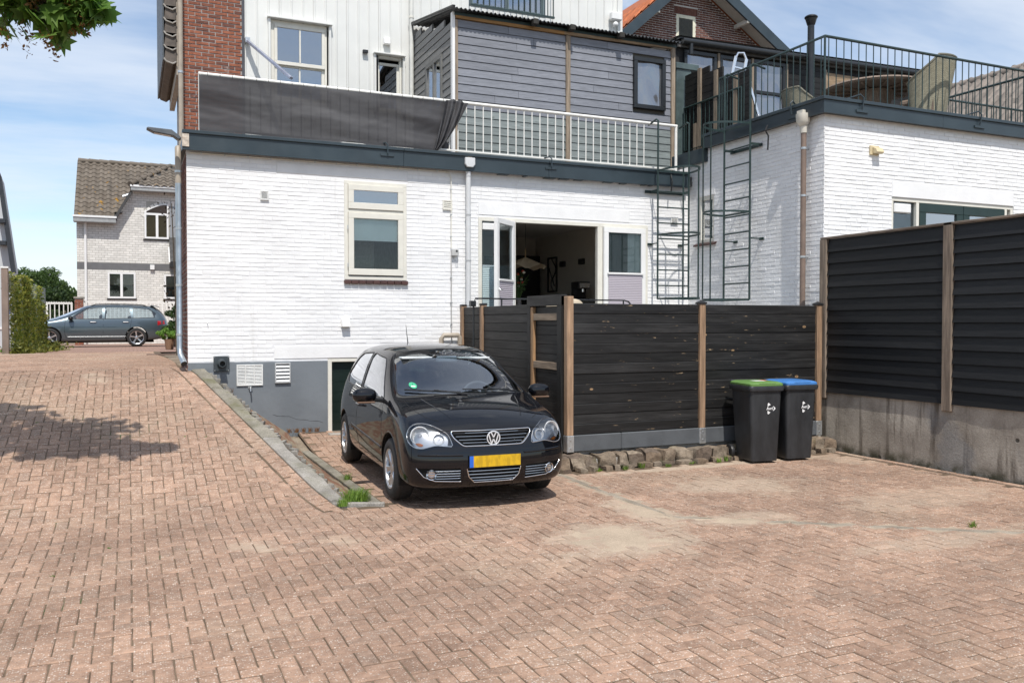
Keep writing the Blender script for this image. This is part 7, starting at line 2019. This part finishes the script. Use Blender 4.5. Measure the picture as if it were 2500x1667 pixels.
# ------------------------------------------------------------------ foliage helpers
def leaf_mat(name, a, b, trans=.35):
    t = NT(name); c = t.mix(t.ramp(t.rand(), .15, .95, 0, 1, False), a, b); c = t.scalecol(c, t.ramp(t.noise(1.2, 3), .3, .7, .75, 1.25)); t.set(c, .5, 0, .35)
    tl = t.n('ShaderNodeBsdfTranslucent'); t.l(t.scalecol(c, 1.6), tl.inputs[0]); mx = t.n('ShaderNodeMixShader'); mx.inputs[0].default_value = trans
    t.l(t.b.outputs[0], mx.inputs[1]); t.l(tl.outputs[0], mx.inputs[2]); t.l(mx.outputs[0], t.out.inputs['Surface']); return t.m
def leaf_cloud(name, pts, size, mat, parent, seed=0, droop=.3, asp=.55):
    rs = np.random.RandomState(seed); P = np.asarray(pts, dtype=np.float32); n = len(P)
    d = rs.normal(size=(n, 3)).astype(np.float32); d[:, 2] -= droop; d /= np.linalg.norm(d, axis=1)[:, None]
    w = np.cross(d, rs.normal(size=(n, 3)).astype(np.float32)); w /= np.linalg.norm(w, axis=1)[:, None]
    nn = np.cross(d, w)
    s = (size * rs.uniform(.6, 1.3, n)).astype(np.float32)[:, None]
    v = np.stack([P - d * s * .5, P + w * s * asp * .5 + nn * s * .06, P + d * s * .5, P - w * s * asp * .5 + nn * s * .06], 1).reshape(-1, 3)
    q = np.arange(4 * n, dtype=np.int32).reshape(n, 4)
    o = np_mesh(name, v, q, mat, parent); o['kind'] = 'stuff'; return o
def blob_pts(rs, centre, rad, n, shell=.55):
    d = rs.normal(size=(n, 3)); d /= np.linalg.norm(d, axis=1)[:, None]; r = rs.uniform(shell, 1, n) ** .6
    return np.asarray(centre) + d * r[:, None] * np.asarray(rad)
def crown_pts(seed, centre, rad, clumps, per, csize):
    rs = np.random.RandomState(seed); out = []
    for _ in range(clumps):
        d = rs.normal(size=3); d /= np.linalg.norm(d); c = np.asarray(centre) + d * rs.uniform(.35, 1.0) ** .5 * np.asarray(rad)
        out.append(blob_pts(rs, c, csize * rs.uniform(.6, 1.3) * np.array((1, 1, .75)), per, .3))
    return np.concatenate(out)
M['bark'] = plain('bark', (.075, .058, .042), .9, var=.3, scale=14, bump=.6, bscale=30)

# ------------------------------------------------------------------ pale brick house up the drive
HY = 40.0; HZ = .85
lh = thing('pale_brick_house', 'pale brick house with brown tiled roof and arched window behind the estate car', 'house', (1, 40, .85))
hb = NT('pale_sandlime_brick'); M['palebrick'] = hb.set(hb.scalecol((.70, .68, .64), hb.math('MULTIPLY', hb.ramp(hb.rand(), 0, 1, .9, 1.08, False), hb.ramp(hb.noise(2, 4), .3, .7, .93, 1.05))), .85, 0, .2)
w_arch = [(.66, 5.36), (1.58, 5.36), (1.58, 6.55)] + [(.66 + .92 * (1 - i / 9), 6.30 + .52 * math.sin(math.pi * (1 - i / 9) * .5 + .35) ** 1.0) for i in range(1, 9)] + [(.66, 6.25)]
hwall = MB(); hwall.prism([(-1.95, HZ - .3), (5.0, HZ - .3), (5.0, 7.42), (.25, 7.42), (.15, 7.25), (-.5, 6.15), (-.5, 6.02), (-1.95, 6.02)], lambda a, b: (a, HY, b), lambda a, b: (a, HY + 7, b)); hwall.build('wall_core', plain('pale_joint', (.40, .385, .35), .9), lh)
def hspan(z):
    a = 0.0
    if z > 6.0: a = min(2.15, 1.45 + (z - 6.05) * .62)
    return (a, 6.9)
hh = [(-.80, .28, 2.78, 3.88), (1.40, 2.9, 2.78, 3.83), (.62, 1.62, 5.30, 6.60), (-1.95, 1.62, 3.97, 4.27), (1.62, 5, 3.9, 7.0)]
bricks(lh, (-1.95, HY, 0), (1, 0, 0), 6.9, HZ, 7.4, [(a + 1.95, b + 1.95, c, d) for a, b, c, d in hh] + [(.62 + 1.95 + .1, 3.4, 6.6, 6.9)], M['palebrick'], limit=300, bl=.225, course=.098, joint=.011, proud=.006, seed=41, shape=hspan, struck=.0005)
MB().box(-1.95, 1.63, HY - .012, HY + .02, 3.975, 4.265).build('dark_band', plain('grey_band', (.14, .14, .145), .8, var=.1), lh)
MB().box(1.65, 5, HY - .015, HY + .02, 3.93, 6.98).build('grey_panel', plain('grey_board', (.26, .275, .29), .6, var=.04), lh)
for i in range(11):
    a = R(150 - i * 8.5); c_, s_ = math.cos(a), math.sin(a); cx_, cz_ = 1.62, 5.75
    MB().bar((cx_ + 1.02 * c_, HY - .008, cz_ + 1.02 * s_), (cx_ + 1.24 * c_, HY - .008, cz_ + 1.24 * s_), .03, .13, up=(-s_, 0, c_)).build('arch_brick', M['palebrick'], lh)
def bgwin(x0, x1, z0, z1, mull, arch=0, y=HY - .075):
    o = MB(); rect_frame(o, x0, x1, z0, z1, y, y + .06, .075)
    for m in mull: o.box(m - .05, m + .05, y, y + .06, z0 + .075, z1 - .075)
    w = o.build('window', M['whiteframe'], lh)
    MB().box(x0 + .075, x1 - .075, y + .03, y + .035, z0 + .075, z1 - .075).build('pane', M['glass'], w); return w
hd_ = plain('house_dark_interior', (.05, .045, .04), .8)
bl_ = plain('bamboo_blind', (.30, .20, .10), .8, var=.15, scale=20)
w1 = bgwin(-.80, .28, 2.78, 3.88, (-.27,)); MB().box(-.72, .2, HY - .022, HY - .018, 3.35, 3.82).build('roller_blind', plain('taupe_blind', (.26, .22, .17), .8), w1); MB().box(-.72, .2, HY - .022, HY - .018, 2.85, 3.35).build('interior', hd_, w1)
w2 = bgwin(1.40, 2.9, 2.78, 3.83, ()); MB().box(1.48, 2.85, HY - .022, HY - .018, 3.3, 3.75).build('roller_blind', bpy.data.materials['taupe_blind'], w2); MB().box(1.48, 2.85, HY - .022, HY - .018, 2.85, 3.3).build('interior', hd_, w2)
w3 = bgwin(.64, 1.60, 5.34, 6.42, (1.14,)); MB().box(.71, 1.53, HY - .022, HY - .018, 5.41, 6.35).build('bamboo_blind', bl_, w3)
mb = MB(); ap = [(.64, 6.42)] + [(.64 + .96 * i / 10, 6.42 + .44 * math.sin(R(8 + 82 * i / 10))) for i in range(0, 11)] + [(1.60, 6.42)]
mb.prism(ap, lambda a, b: (a, HY - .075, b), lambda a, b: (a, HY + .03, b)); mb.build('arch_light', M['whiteframe'], w3)
mb = MB(); ai = [(.72, 6.44)] + [(.72 + .82 * i / 10, 6.44 + .36 * math.sin(R(8 + 82 * i / 10))) for i in range(0, 11)] + [(1.54, 6.44)]
mb.prism(ai, lambda a, b: (a, HY - .082, b), lambda a, b: (a, HY - .076, b)); mb.build('arch_pane', bpy.data.materials['reflective_window_glass'] if False else plain('dark_glazing', (.05, .04, .035), .1), w3)
for a, b, z in ((-.84, .32, 2.74), (1.36, 2.9, 2.74), (.58, 1.66, 5.28)): MB().box(a, b, HY - .06, HY + .02, z, z + .04).build('sill', M['black'], lh)
MB().tube([(-1.62, HY - .06, 5.9), (-1.62, HY - .06, 1.0)], .05, 8).build('downpipe', M['whiteframe'], lh)
MB().box(.85, 1.02, HY - .12, HY, 4.02, 4.22).build('vent_box', M['whiteframe'], lh)
MB().box(-2.05, -.45, HY - .42, HY - .02, 5.90, 6.14).build('gutter_box', plain('grey_gutter', (.32, .33, .33), .5), lh, bevel=.02); MB().box(-2.07, -.43, HY - .45, HY - .40, 6.10, 6.18).build('gutter_lip', M['whiteframe'], lh)
MB().box(.12, 5, HY - .42, HY - .02, 7.30, 7.50).build('gutter_box', bpy.data.materials['grey_gutter'], lh, bevel=.02); MB().box(.10, 5, HY - .45, HY - .40, 7.46, 7.54).build('gutter_lip', M['whiteframe'], lh)
MB().bar((-.50, HY - .25, 6.10), (.12, HY - .25, 7.22), .30, .10).build('verge_board', plain('dark_verge', (.05, .05, .05), .7), lh); MB().tube([(-.2, HY - .36, 7.02), (.12, HY - .3, 7.16)], .06, 8).build('rain_spout', M['zinc'], lh)
rt = NT('old_concrete_roof_tile'); rc = rt.mix(rt.ramp(rt.rand(), 0, 1, 0, 1, False), (.13, .108, .086), (.175, .148, .12)); rc = rt.mix(rt.ramp(rt.noise(1.2, 6, rt.mapping((2.5, .5, .5))), .48, .68, 0, .4), rc, (.075, .068, .06)); rc = rt.mix(rt.ramp(rt.noise(3.5, 5), .66, .70), rc, (.35, .19, .03))
M['rooftile'] = rt.set(rc, .85, 0, .2)
rsl = .82
mb = MB(); mb.prism([(HY - .35, 6.08), (HY + 3.1, 6.08 + 3.45 * rsl), (HY + 3.1, 6.0 + 3.45 * rsl), (HY - .35, 6.0)], lambda a, b: (-2.0, a, b), lambda a, b: (-.42, a, b)); mb.build('roof_deck', bpy.data.materials['dark_verge'], lh)
mb = MB(); mb.prism([(HY + 1.35, 6.08 + 1.70 * rsl), (HY + 3.1, 6.08 + 3.45 * rsl), (HY + 3.1, 6.0 + 3.45 * rsl), (HY + 1.35, 6.0 + 1.7 * rsl)], lambda a, b: (-.42, a, b), lambda a, b: (5, a, b)); mb.build('roof_deck', bpy.data.materials['dark_verge'], lh)
tme = bpy.data.meshes.new('roof_tile'); tme.from_pydata([((i / 8 - .5) * .31, (-.21 if j == 0 else .19), .040 * math.sin(i / 8 * 2 * math.pi) + (.03 if j == 0 else 0)) for i in range(9) for j in (0, 1)] + [((i / 8 - .5) * .31, -.21, .040 * math.sin(i / 8 * 2 * math.pi) + .0) for i in range(9)], [], [(2 * i, 2 * i + 2, 2 * i + 3, 2 * i + 1) for i in range(8)] + [(2 * i, 18 + i, 19 + i, 2 * i + 2) for i in range(8)]); finish(tme, M['rooftile'], True, 60)
ra = math.atan(rsl); po = wloc(lh)
for r_ in range(13):
    for c in range(17):
        s = .2 + r_ * .345; y, z = HY - .35 + s * math.cos(ra), 6.12 + s * math.sin(ra); x = -1.87 + c * .30
        if x > 2.8: continue
        if x > -.55 and z < 6.1 + (x + .5) * 1.75 and z < 7.5: continue
        link_mesh('roof_tile', tme, lh, Vector((x, y, z + .02)) - po, (ra, 0, 0))
for i in range(12):
    x = -2.0 + i * .42; MB().lathe([(.12, 0), (.13, .03), (.11, .42)], 10, 'x', c=(x, HY + 3.1, 6.14 + 3.45 * rsl)).build('ridge_tile', M['rooftile'], lh, smooth=True)
# hipped bay roof over the arched window
mb = MB(); A_ = (.10, HY - .42, 7.50); B_ = (5, HY - .42, 7.50); C_ = (5, HY + 1.9, 8.75); D_ = (1.75, HY + 1.9, 8.75)
mb.add([A_, B_, C_, D_, (.10, HY + 1.9, 7.5)], [(0, 1, 2, 3), (0, 3, 4)]); mb.build('bay_roof', bpy.data.materials['dark_verge'], lh)
ra2 = math.atan(1.25 / 2.32)
for r_ in range(8):
    for c in range(10):
        s = .15 + r_ * .34; y, z = HY - .42 + s * math.cos(ra2), 7.53 + s * math.sin(ra2); x = .30 + c * .30
        if x < .30 + s * .60 or s > 2.6: continue
        link_mesh('roof_tile', tme, lh, Vector((x, y, z + .02)) - po, (ra2, 0, 0))
for i in range(8):
    f0, f1 = i / 8, (i + 1) / 8 + .02; p = Vector(A_).lerp(Vector(D_), f0); q = Vector(A_).lerp(Vector(D_), f1); MB().cyl(p + Vector((0, 0, .05)), q + Vector((0, 0, .05)), .13, .10, 10).build('hip_tile', M['rooftile'], lh, smooth=True)
aw = thing('black_awning', 'folded black awning on the pale house beside the corner pipe', 'awning', (1.75, 39.5, 4.2))
mb = MB(); mb.prism([(0, 5.45), (-.75, 4.35), (-.75, 4.12), (0, 4.12)], lambda a, b: (1.62, HY + a, b), lambda a, b: (3.0, HY + a, b)); mb.build('canopy', plain('black_awning_cloth', (.015, .015, .016), .6), aw); MB().tube([(1.60, HY - .05, 5.0), (1.60, HY - .75, 4.3)], .03, 6).build('arm', M['whiteframe'], aw)
# white slatted railing and brick gate pillar
pr = thing('white_slat_railing', 'low white slatted railing in front of the pale house', 'railing', (0, 38, .8))
MB().box(-1.62, 2.4, 38.0, 38.05, 2.55, 2.62).build('top_rail', M['whiterail'], pr)
for i in range(27): MB().box(-1.58 + i * .148, -1.53 + i * .148, 38.0, 38.04, 1.0, 2.55).build('slat', M['whiterail'], pr)
gp = thing('brick_gate_pillar', 'red brown brick gate pillar with concrete cap beside the white gate', 'pillar', (-1.8, 38, .8))
MB().box(-1.94, -1.64, 37.9, 38.2, .8, 2.70).build('mortar_core', M['mortar'], gp); MB().box(-1.98, -1.60, 37.86, 38.24, 2.70, 2.78).build('cap', M['concrete'], gp, bevel=.01)
bricks(gp, (-1.94, 37.9, 0), (1, 0, 0), .30, .85, 2.70, [], M['redbrick'], seed=51, limit=300)
bricks(gp, (-1.94, 38.2, 0), (0, -1, 0), .30, .85, 2.70, [], M['redbrick'], seed=52, limit=0)
wg = thing('white_garden_gate', 'white metal garden gate between the ivy screen and the brick pillar', 'gate', (-2.5, 38, .8))
rect_ = MB(); rect_frame(rect_, -2.95, -2.02, 1.0, 2.55, 38.0, 38.05, .07); rect_.build('frame', M['whiterail'], wg)
for i in range(5): MB().box(-2.82 + i * .155, -2.785 + i * .155, 38.01, 38.04, 1.07, 2.48).build('bar', M['whiterail'], wg)
mb = MB()
for i in range(16): mb.box(-2.94 + i * .058, -2.92 + i * .058, 38.015, 38.035, 2.55, 2.58)
mb.build('spike_row', M['whiterail'], wg, kind='stuff')
# white gable house at the left edge
lg = thing('white_gable_house', 'white gabled house with dark barge board at the left edge', 'house', (-6, 32, .9))
mb = MB(); mb.prism([(-3.42, .7), (-3.42, 3.5), (-3.79, 6.45), (-4.5, 8.4), (-9, 8.6), (-9, .7)], lambda a, b: (a, 32, b), lambda a, b: (a, 33.5, b)); mb.build('wall', plain('white_render', (.50, .52, .54), .8, var=.04), lg)
mb = MB(); mb.prism([(-3.29, 3.35), (-3.66, 6.40), (-4.3, 8.2), (-4.42, 8.15), (-3.77, 6.38), (-3.42, 3.35)], lambda a, b: (a, 31.6, b), lambda a, b: (a, 31.8, b)); mb.build('barge_board', plain('dark_blue_grey_board', (.025, .03, .038), .5), lg)
for z in (4.3, 5.0): MB().box(-3.78, -3.55, 31.55, 32, z - .06, z + .06).build('bracket', bpy.data.materials['dark_blue_grey_board'], lg)
MB().box(-3.95, -3.36, 31.97, 32.0, 1.55, 1.62).build('skirting_line', M['whiteframe'], lg)
sg = MB().box(-3.42, -3.18, 29.4, 29.43, 2.02, 2.16).build('street_sign', plain('sign_blue', (.02, .05, .18), .4), None); tag(sg, 'small dark blue street sign behind the ivy screen post', 'sign')

# ------------------------------------------------------------------ ivy screen by the drive
iv = thing('ivy_screen', 'wire fence overgrown with yellow green ivy at the left edge', 'hedge', (-2.5, 25.5, 1.0))
MB().box(-2.74, -2.60, 23.42, 23.56, .95, 3.06).build('post', plain('grey_brown_post', (.23, .175, .145), .8, var=.15), iv, bevel=.01); MB().box(-2.75, -2.59, 23.41, 23.57, 3.06, 3.10).build('post_cap', M['whiteframe'], iv)
ivp = lambda t: Vector((-2.60 + .40 * t, 23.6 + 4.6 * t, 0))
mb = MB()
for i in range(45): p = ivp(i / 44); mb.cyl((p.x, p.y, 1.0), (p.x, p.y, 2.95 - .2 * i / 44), .004, n=4, cap=False)
for k in range(14): a, b = ivp(0), ivp(1); mb.cyl((a.x, a.y, 1.05 + k * .14), (b.x, b.y, 1.05 + k * .13), .004, n=4, cap=False)
mb.build('wire_mesh', M['steel'], iv, kind='stuff')
rs = np.random.RandomState(5); pts = []
for t0, wd, top, n in ((.04, .018, 3.0, 260), (.15, .028, 2.92, 700), (.22, .02, 2.7, 300), (.36, .035, 2.98, 1100), (.45, .03, 2.9, 700), (.60, .03, 2.4, 600), (.74, .025, 2.78, 500), (.84, .03, 2.3, 500), (.95, .03, 2.0, 400)):
    for i in range(n):
        t = t0 + rs.normal() * wd; z = 1.05 + (top - 1.05) * (1 - rs.uniform() ** 1.15); p = ivp(t); pts.append((p.x + rs.normal() * .05, p.y + rs.normal() * .06, z))
leaf_cloud('foliage', pts, .105, leaf_mat('ivy_leaf', (.10, .14, .025), (.36, .36, .07), .45), iv, 3)
pts = []
for i in range(2600):
    t = rs.uniform(-.02, 1.05); p = ivp(t); pts.append((p.x + abs(rs.normal()) * .22 + .02, p.y + rs.normal() * .2, ramp_z(p.y) + abs(rs.normal()) * .10))
gc = leaf_cloud('ground_cover', pts, .11, leaf_mat('ground_cover_leaf', (.07, .09, .015), (.19, .19, .035), .3), None, 4); gc['kind'] = 'stuff'
gm_ = leaf_mat('weed_green', (.07, .15, .025), (.16, .27, .05), .35)
pts = [(-3.0 + rs.normal() * .12, 23.2 + rs.normal() * .3, 1.08 + abs(rs.normal()) * .14) for _ in range(260)]
leaf_cloud('weed_clump', pts, .12, gm_, None, 7)['kind'] = 'stuff'

# ------------------------------------------------------------------ trees in the distance
def tree(label, x, y, h, w, seed, cols, n=26, per=260, ls=.38):
    t = thing('broadleaf_tree', label, 'tree', (x, y, .6), group='trees beyond the drive')
    MB().tube([(x, y, .5), (x + .1, y, .6 + h * .3), (x, y, .6 + h * .55)], [w * .09, w * .07, w * .03], 8).build('trunk', M['bark'], t, smooth=True)
    for k in range(4):
        a = k * 1.7 + seed; MB().tube([(x, y, .6 + h * .3), (x + math.cos(a) * w * .25, y + math.sin(a) * w * .25, .6 + h * .55)], [w * .05, w * .02], 6).build('limb', M['bark'], t)
    leaf_cloud('crown', crown_pts(seed, (x, y, .6 + h * .62), (w * .5, w * .5, h * .36), n, per, w * .17), ls, leaf_mat('tree_leaf_%d' % seed, *cols), t, seed)
tree('large round dark green tree above the white gate', -6.4, 78, 5.4, 4.6, 61, ((.04, .075, .018), (.085, .135, .035)), 34, 300, .26)
tree('lighter tree just left of the pale brick house', -4.0, 92, 4.4, 4.4, 62, ((.04, .07, .02), (.08, .13, .035)), 26, 260, .30)
tree('low hedge-like tree seen through the white gate bars', -4.4, 62, 3.3, 5.5, 63, ((.02, .04, .012), (.05, .08, .02)), 26, 260, .25)
tree('distant tree hidden mostly behind the ivy screen', -9.0, 70, 5.0, 6.0, 64, ((.03, .055, .015), (.06, .10, .025)), 22, 240, .34)
wd = np.random.RandomState(9); pts = np.stack([wd.uniform(-70, 90, 9000), wd.uniform(118, 128, 9000), .4 + np.abs(wd.normal(size=9000)) * 1.4], 1)
far_w = leaf_cloud('far_hedgerow', pts, 1.1, leaf_mat('far_leaf', (.03, .05, .015), (.06, .09, .03)), None, 12); tag(far_w, 'line of far trees at the horizon', 'trees', None, 'stuff')
# clipped bush, pot plants by the corner
bs = thing('clipped_bush', 'dark clipped bush just left of the corner rain pipe', 'bush', (1.45, 31, 1.0))
leaf_cloud('foliage', crown_pts(71, (1.42, 31.0, 1.85), (.34, .34, .72), 22, 240, .2), .07, leaf_mat('bush_leaf', (.02, .05, .012), (.06, .10, .022)), bs, 5); MB().cyl((1.42, 31, .95), (1.42, 31, 1.4), .05, n=8).build('stem', M['bark'], bs)
for nm, lb, x, y, r, h in (('potted_plant', 'light green plant in a terracotta pot behind the building corner', 1.06, 26.6, .14, .30), ('potted_plant', 'second terracotta pot half hidden by the rain pipe', 1.32, 26.4, .13, .30)):
    pt_ = thing(nm, lb, 'plant', (x, y, ramp_z(y)), group='pots by the corner'); zb = ramp_z(y)
    MB().lathe([(.001, zb), (r * .75, zb), (r, zb + h), (r * 1.05, zb + h), (r * .9, zb + h - .02), (.001, zb + h - .03)], 16, c=(x, y, 0)).build('pot', plain('terracotta', (.22, .13, .08), .8), pt_, smooth=True)
    leaf_cloud('foliage', crown_pts(int(x * 100), (x - .05, y, zb + h + .14), (.26, .22, .14), 12, 110, .08), .07, leaf_mat('pot_leaf', (.10, .20, .03), (.22, .36, .07)), pt_, 6)
dw = thing('small_tree', 'thin dark leaved twigs hanging behind the corner pipe', 'tree', (.95, 22, 1.0))
MB().tube([(1.05, 22, 1.0), (1.02, 22, 2.4), (.95, 22, 4.6)], [.03, .02, .01], 6).build('trunk', M['bark'], dw)
pts = [(.88 + rs.normal() * .09, 22 + rs.normal() * .1, z + rs.normal() * .18) for z in (2.4, 4.4) for _ in range(28)]
leaf_cloud('crown', pts, .09, leaf_mat('purple_leaf', (.03, .02, .015), (.06, .04, .02)), dw, 8)
cv = MB().box(.35, .95, 20.6, 20.9, ramp_z(20.7) - .01, ramp_z(20.7) + .012).build('drain_cover', plain('rusty_iron', (.10, .055, .04), .8, var=.3, scale=20), None); tag(cv, 'rusty drain cover in the upper drive beside the corner', 'drain cover')

# ------------------------------------------------------------------ maple whose branch hangs in at the top left
mp = thing('maple_tree', 'maple branch with brown seed clusters hanging in at the top left', 'tree', (-5.2, 6.4, 0))
MB().tube([(-5.2, 6.4, -.1), (-5.15, 6.45, 1.6), (-5.0, 6.5, 3.4), (-4.7, 6.7, 5.2), (-4.5, 6.8, 7.0)], [.26, .20, .17, .13, .07], 12).build('trunk', M['bark'], mp, smooth=True)
br_main = [(-4.95, 6.55, 3.7), (-4.0, 7.0, 4.6), (-2.8, 7.6, 4.85), (-1.75, 7.85, 4.72), (-1.05, 7.85, 4.48), (-.58, 7.80, 4.34), (-.24, 7.74, 4.36)]
MB().tube(br_main, [.10, .08, .055, .032, .02, .012, .006], 8).build('limb', M['bark'], mp, smooth=True)
def lobed(sc_):
    out = []
    for i, (a, r) in enumerate(((-90, .10), (-60, .34), (-28, .62), (-8, .42), (14, .82), (38, .52), (62, .78), (78, .55), (90, 1.0), (102, .55), (118, .78), (142, .52), (166, .82), (188, .42), (208, .62), (240, .34))):
        out.append((sc_ * r * math.cos(R(a)), sc_ * r * math.sin(R(a)), sc_ * .10 * abs(math.cos(R(a))) * r))
    return out
ml = leaf_mat('maple_leaf', (.07, .15, .03), (.19, .31, .06), .5)
lms = []
for k in range(3):
    pts = lobed(.125 + .025 * k); me = bpy.data.meshes.new('leaf'); me.from_pydata(pts + [(0, 0, 0)], [], [(16, i, (i + 1) % 16) for i in range(16)]); finish(me, ml); lms.append(me)
def bpt(t):
    s = t * (len(br_main) - 1); i = min(int(s), len(br_main) - 2); return Vector(br_main[i]).lerp(Vector(br_main[i + 1]), s - i)
po = wloc(mp); mr = random.Random(77); twig = MB(); nleaf = 0; sdv = []
def leaf_at(p, d):
    global nleaf
    rotm = (d.to_track_quat('Y', 'Z').to_matrix() @ Matrix.Rotation(mr.uniform(-.9, .9), 3, 'Y') @ Matrix.Rotation(mr.uniform(-.3, .3), 3, 'X'))
    link_mesh('leaf', lms[nleaf % 3], mp, p - po, rotm.to_euler()); nleaf += 1
for k in range(100):
    t = .50 + .50 * (k / 99) ** .85; b = bpt(t); spread = .62 * (1 - max(0, t - .72) / .28) + .06
    e = b + Vector((mr.uniform(-.35, .45) * spread * 1.0 + .05, mr.uniform(-.45, .45) * spread, mr.uniform(-.85, .55) * spread))
    twig.tube([b, b.lerp(e, .5) + Vector((0, 0, .03)), e], [.006, .004, .0025], 4)
    for q in range(3):
        f = mr.uniform(.35, 1.0); p = b.lerp(e, f) + Vector((mr.uniform(-.07, .07), mr.uniform(-.07, .07), mr.uniform(-.06, .03)))
        d = Vector((mr.uniform(-.5, .9), mr.uniform(-.5, .5), mr.uniform(-1.1, -.1))).normalized()
        leaf_at(p, d)
    if k % 2 == 0 and t < .96: sdv.append(b.lerp(e, .8))
twig.build('twig', M['bark'], mp, kind='stuff')
# off-frame part of the crown
rs = np.random.RandomState(31)
pts = np.concatenate([crown_pts(81, (-4.6, 6.9, 6.6), (1.9, 1.5, 1.7), 60, 70, .45), blob_pts(rs, (-2.75, 7.65, 5.15), (1.0, .7, .6), 800, .2), blob_pts(rs, (-2.3, 8.5, 5.3), (.9, .5, .5), 500, .2), blob_pts(rs, (-1.55, 7.85, 5.0), (.75, .55, .45), 420, .1), blob_pts(rs, (-1.2, 7.9, 5.25), (.7, .5, .3), 260, .1)])
leaf_cloud('crown', pts, .17, ml, mp, 32, asp=.85)
sm_ = leaf_mat('brown_seed_wing', (.19, .095, .032), (.33, .17, .06), .4)
pts = []
for p in sdv:
    if mr.random() < .85:
        L = mr.uniform(.12, .24)
        for i in range(26): f = mr.random(); pts.append((p.x + mr.gauss(0, .028 * (1.3 - f)), p.y + mr.gauss(0, .028 * (1.3 - f)), p.z - .03 - f * L))
leaf_cloud('seed_cluster', pts, .042, sm_, mp, 33, .6, .5)

# ------------------------------------------------------------------ weeds
def tuft(name, label, x, y, z, n, rad, h, mat, seed):
    r = random.Random(seed); mb = MB()
    for i in range(n):
        a = r.uniform(0, 6.28); d = rad * r.random() ** .6; bx, by = x + d * math.cos(a), y + d * math.sin(a) * .7; hh_ = h * r.uniform(.4, 1.0); lx, ly = r.uniform(-.6, .6) * hh_, r.uniform(-.6, .6) * hh_; w = .0035
        ca, sa_ = math.cos(a + 1.57) * w, math.sin(a + 1.57) * w
        mb.add([(bx - ca, by - sa_, z), (bx + ca, by + sa_, z), (bx + lx * .45 + ca * .8, by + ly * .45 + sa_ * .8, z + hh_ * .6), (bx + lx * .45 - ca * .8, by + ly * .45 - sa_ * .8, z + hh_ * .6), (bx + lx, by + ly, z + hh_ * .9)], [(0, 1, 2, 3), (3, 2, 4)])
    o = mb.build(name, mat, None, fixn=False); tag(o, label, 'grass', None, 'stuff')
gt = leaf_mat('bright_grass', (.10, .18, .025), (.20, .30, .05), .3)
tuft('grass_tuft', 'bright green grass tuft at the bottom end of the kerb', 2.05, 8.42, .005, 420, .15, .17, gt, 1)
tuft('grass_tuft', 'small green weed beside the end of the kerb', 1.90, 8.30, .005, 130, .07, .09, gt, 2)
tuft('grass_tuft', 'small weed on the garage lane edging', 2.24, 9.6, .01, 60, .05, .10, gt, 3)
wk = random.Random(4)
for i, (x, y) in enumerate([(5.15, 8.98), (5.5, 8.96), (5.75, 8.99), (6.5, 8.99), (6.9, 8.96), (7.05, 9.0), (6.1, 8.93), (6.75, 5.22)]):
    tuft('grass_tuft', 'low green weed at the foot of the stone edging' if i < 7 else 'tiny weed on the yard edging line', x, y, .002, 38, .05, .05 + .02 * (i % 3), gt, 20 + i)
for i in range(9):
    x, y = wk.uniform(-1.5, 1.0), wk.uniform(6.0, 11.5)
    if x > kerb_x(y) - .4: continue
    tuft('joint_weed', 'tiny weed growing in a joint of the ramp paving', x, y, ground_z(x, y) - .01, 26, .02, .022, gm_, 50 + i)
dry = leaf_mat('dry_weed', (.16, .08, .04), (.24, .13, .06), .2)
for i in range(7): tuft('dry_weed', 'dry brown weeds along the foot of the grey plinth', 2.15 + i * .10 if i < 5 else 1.15 + .18 * (i - 5), 12.90, (.16 if i < 5 else .9 - .12 * (i - 5)), 40, .04, .09, dry, 90 + i)
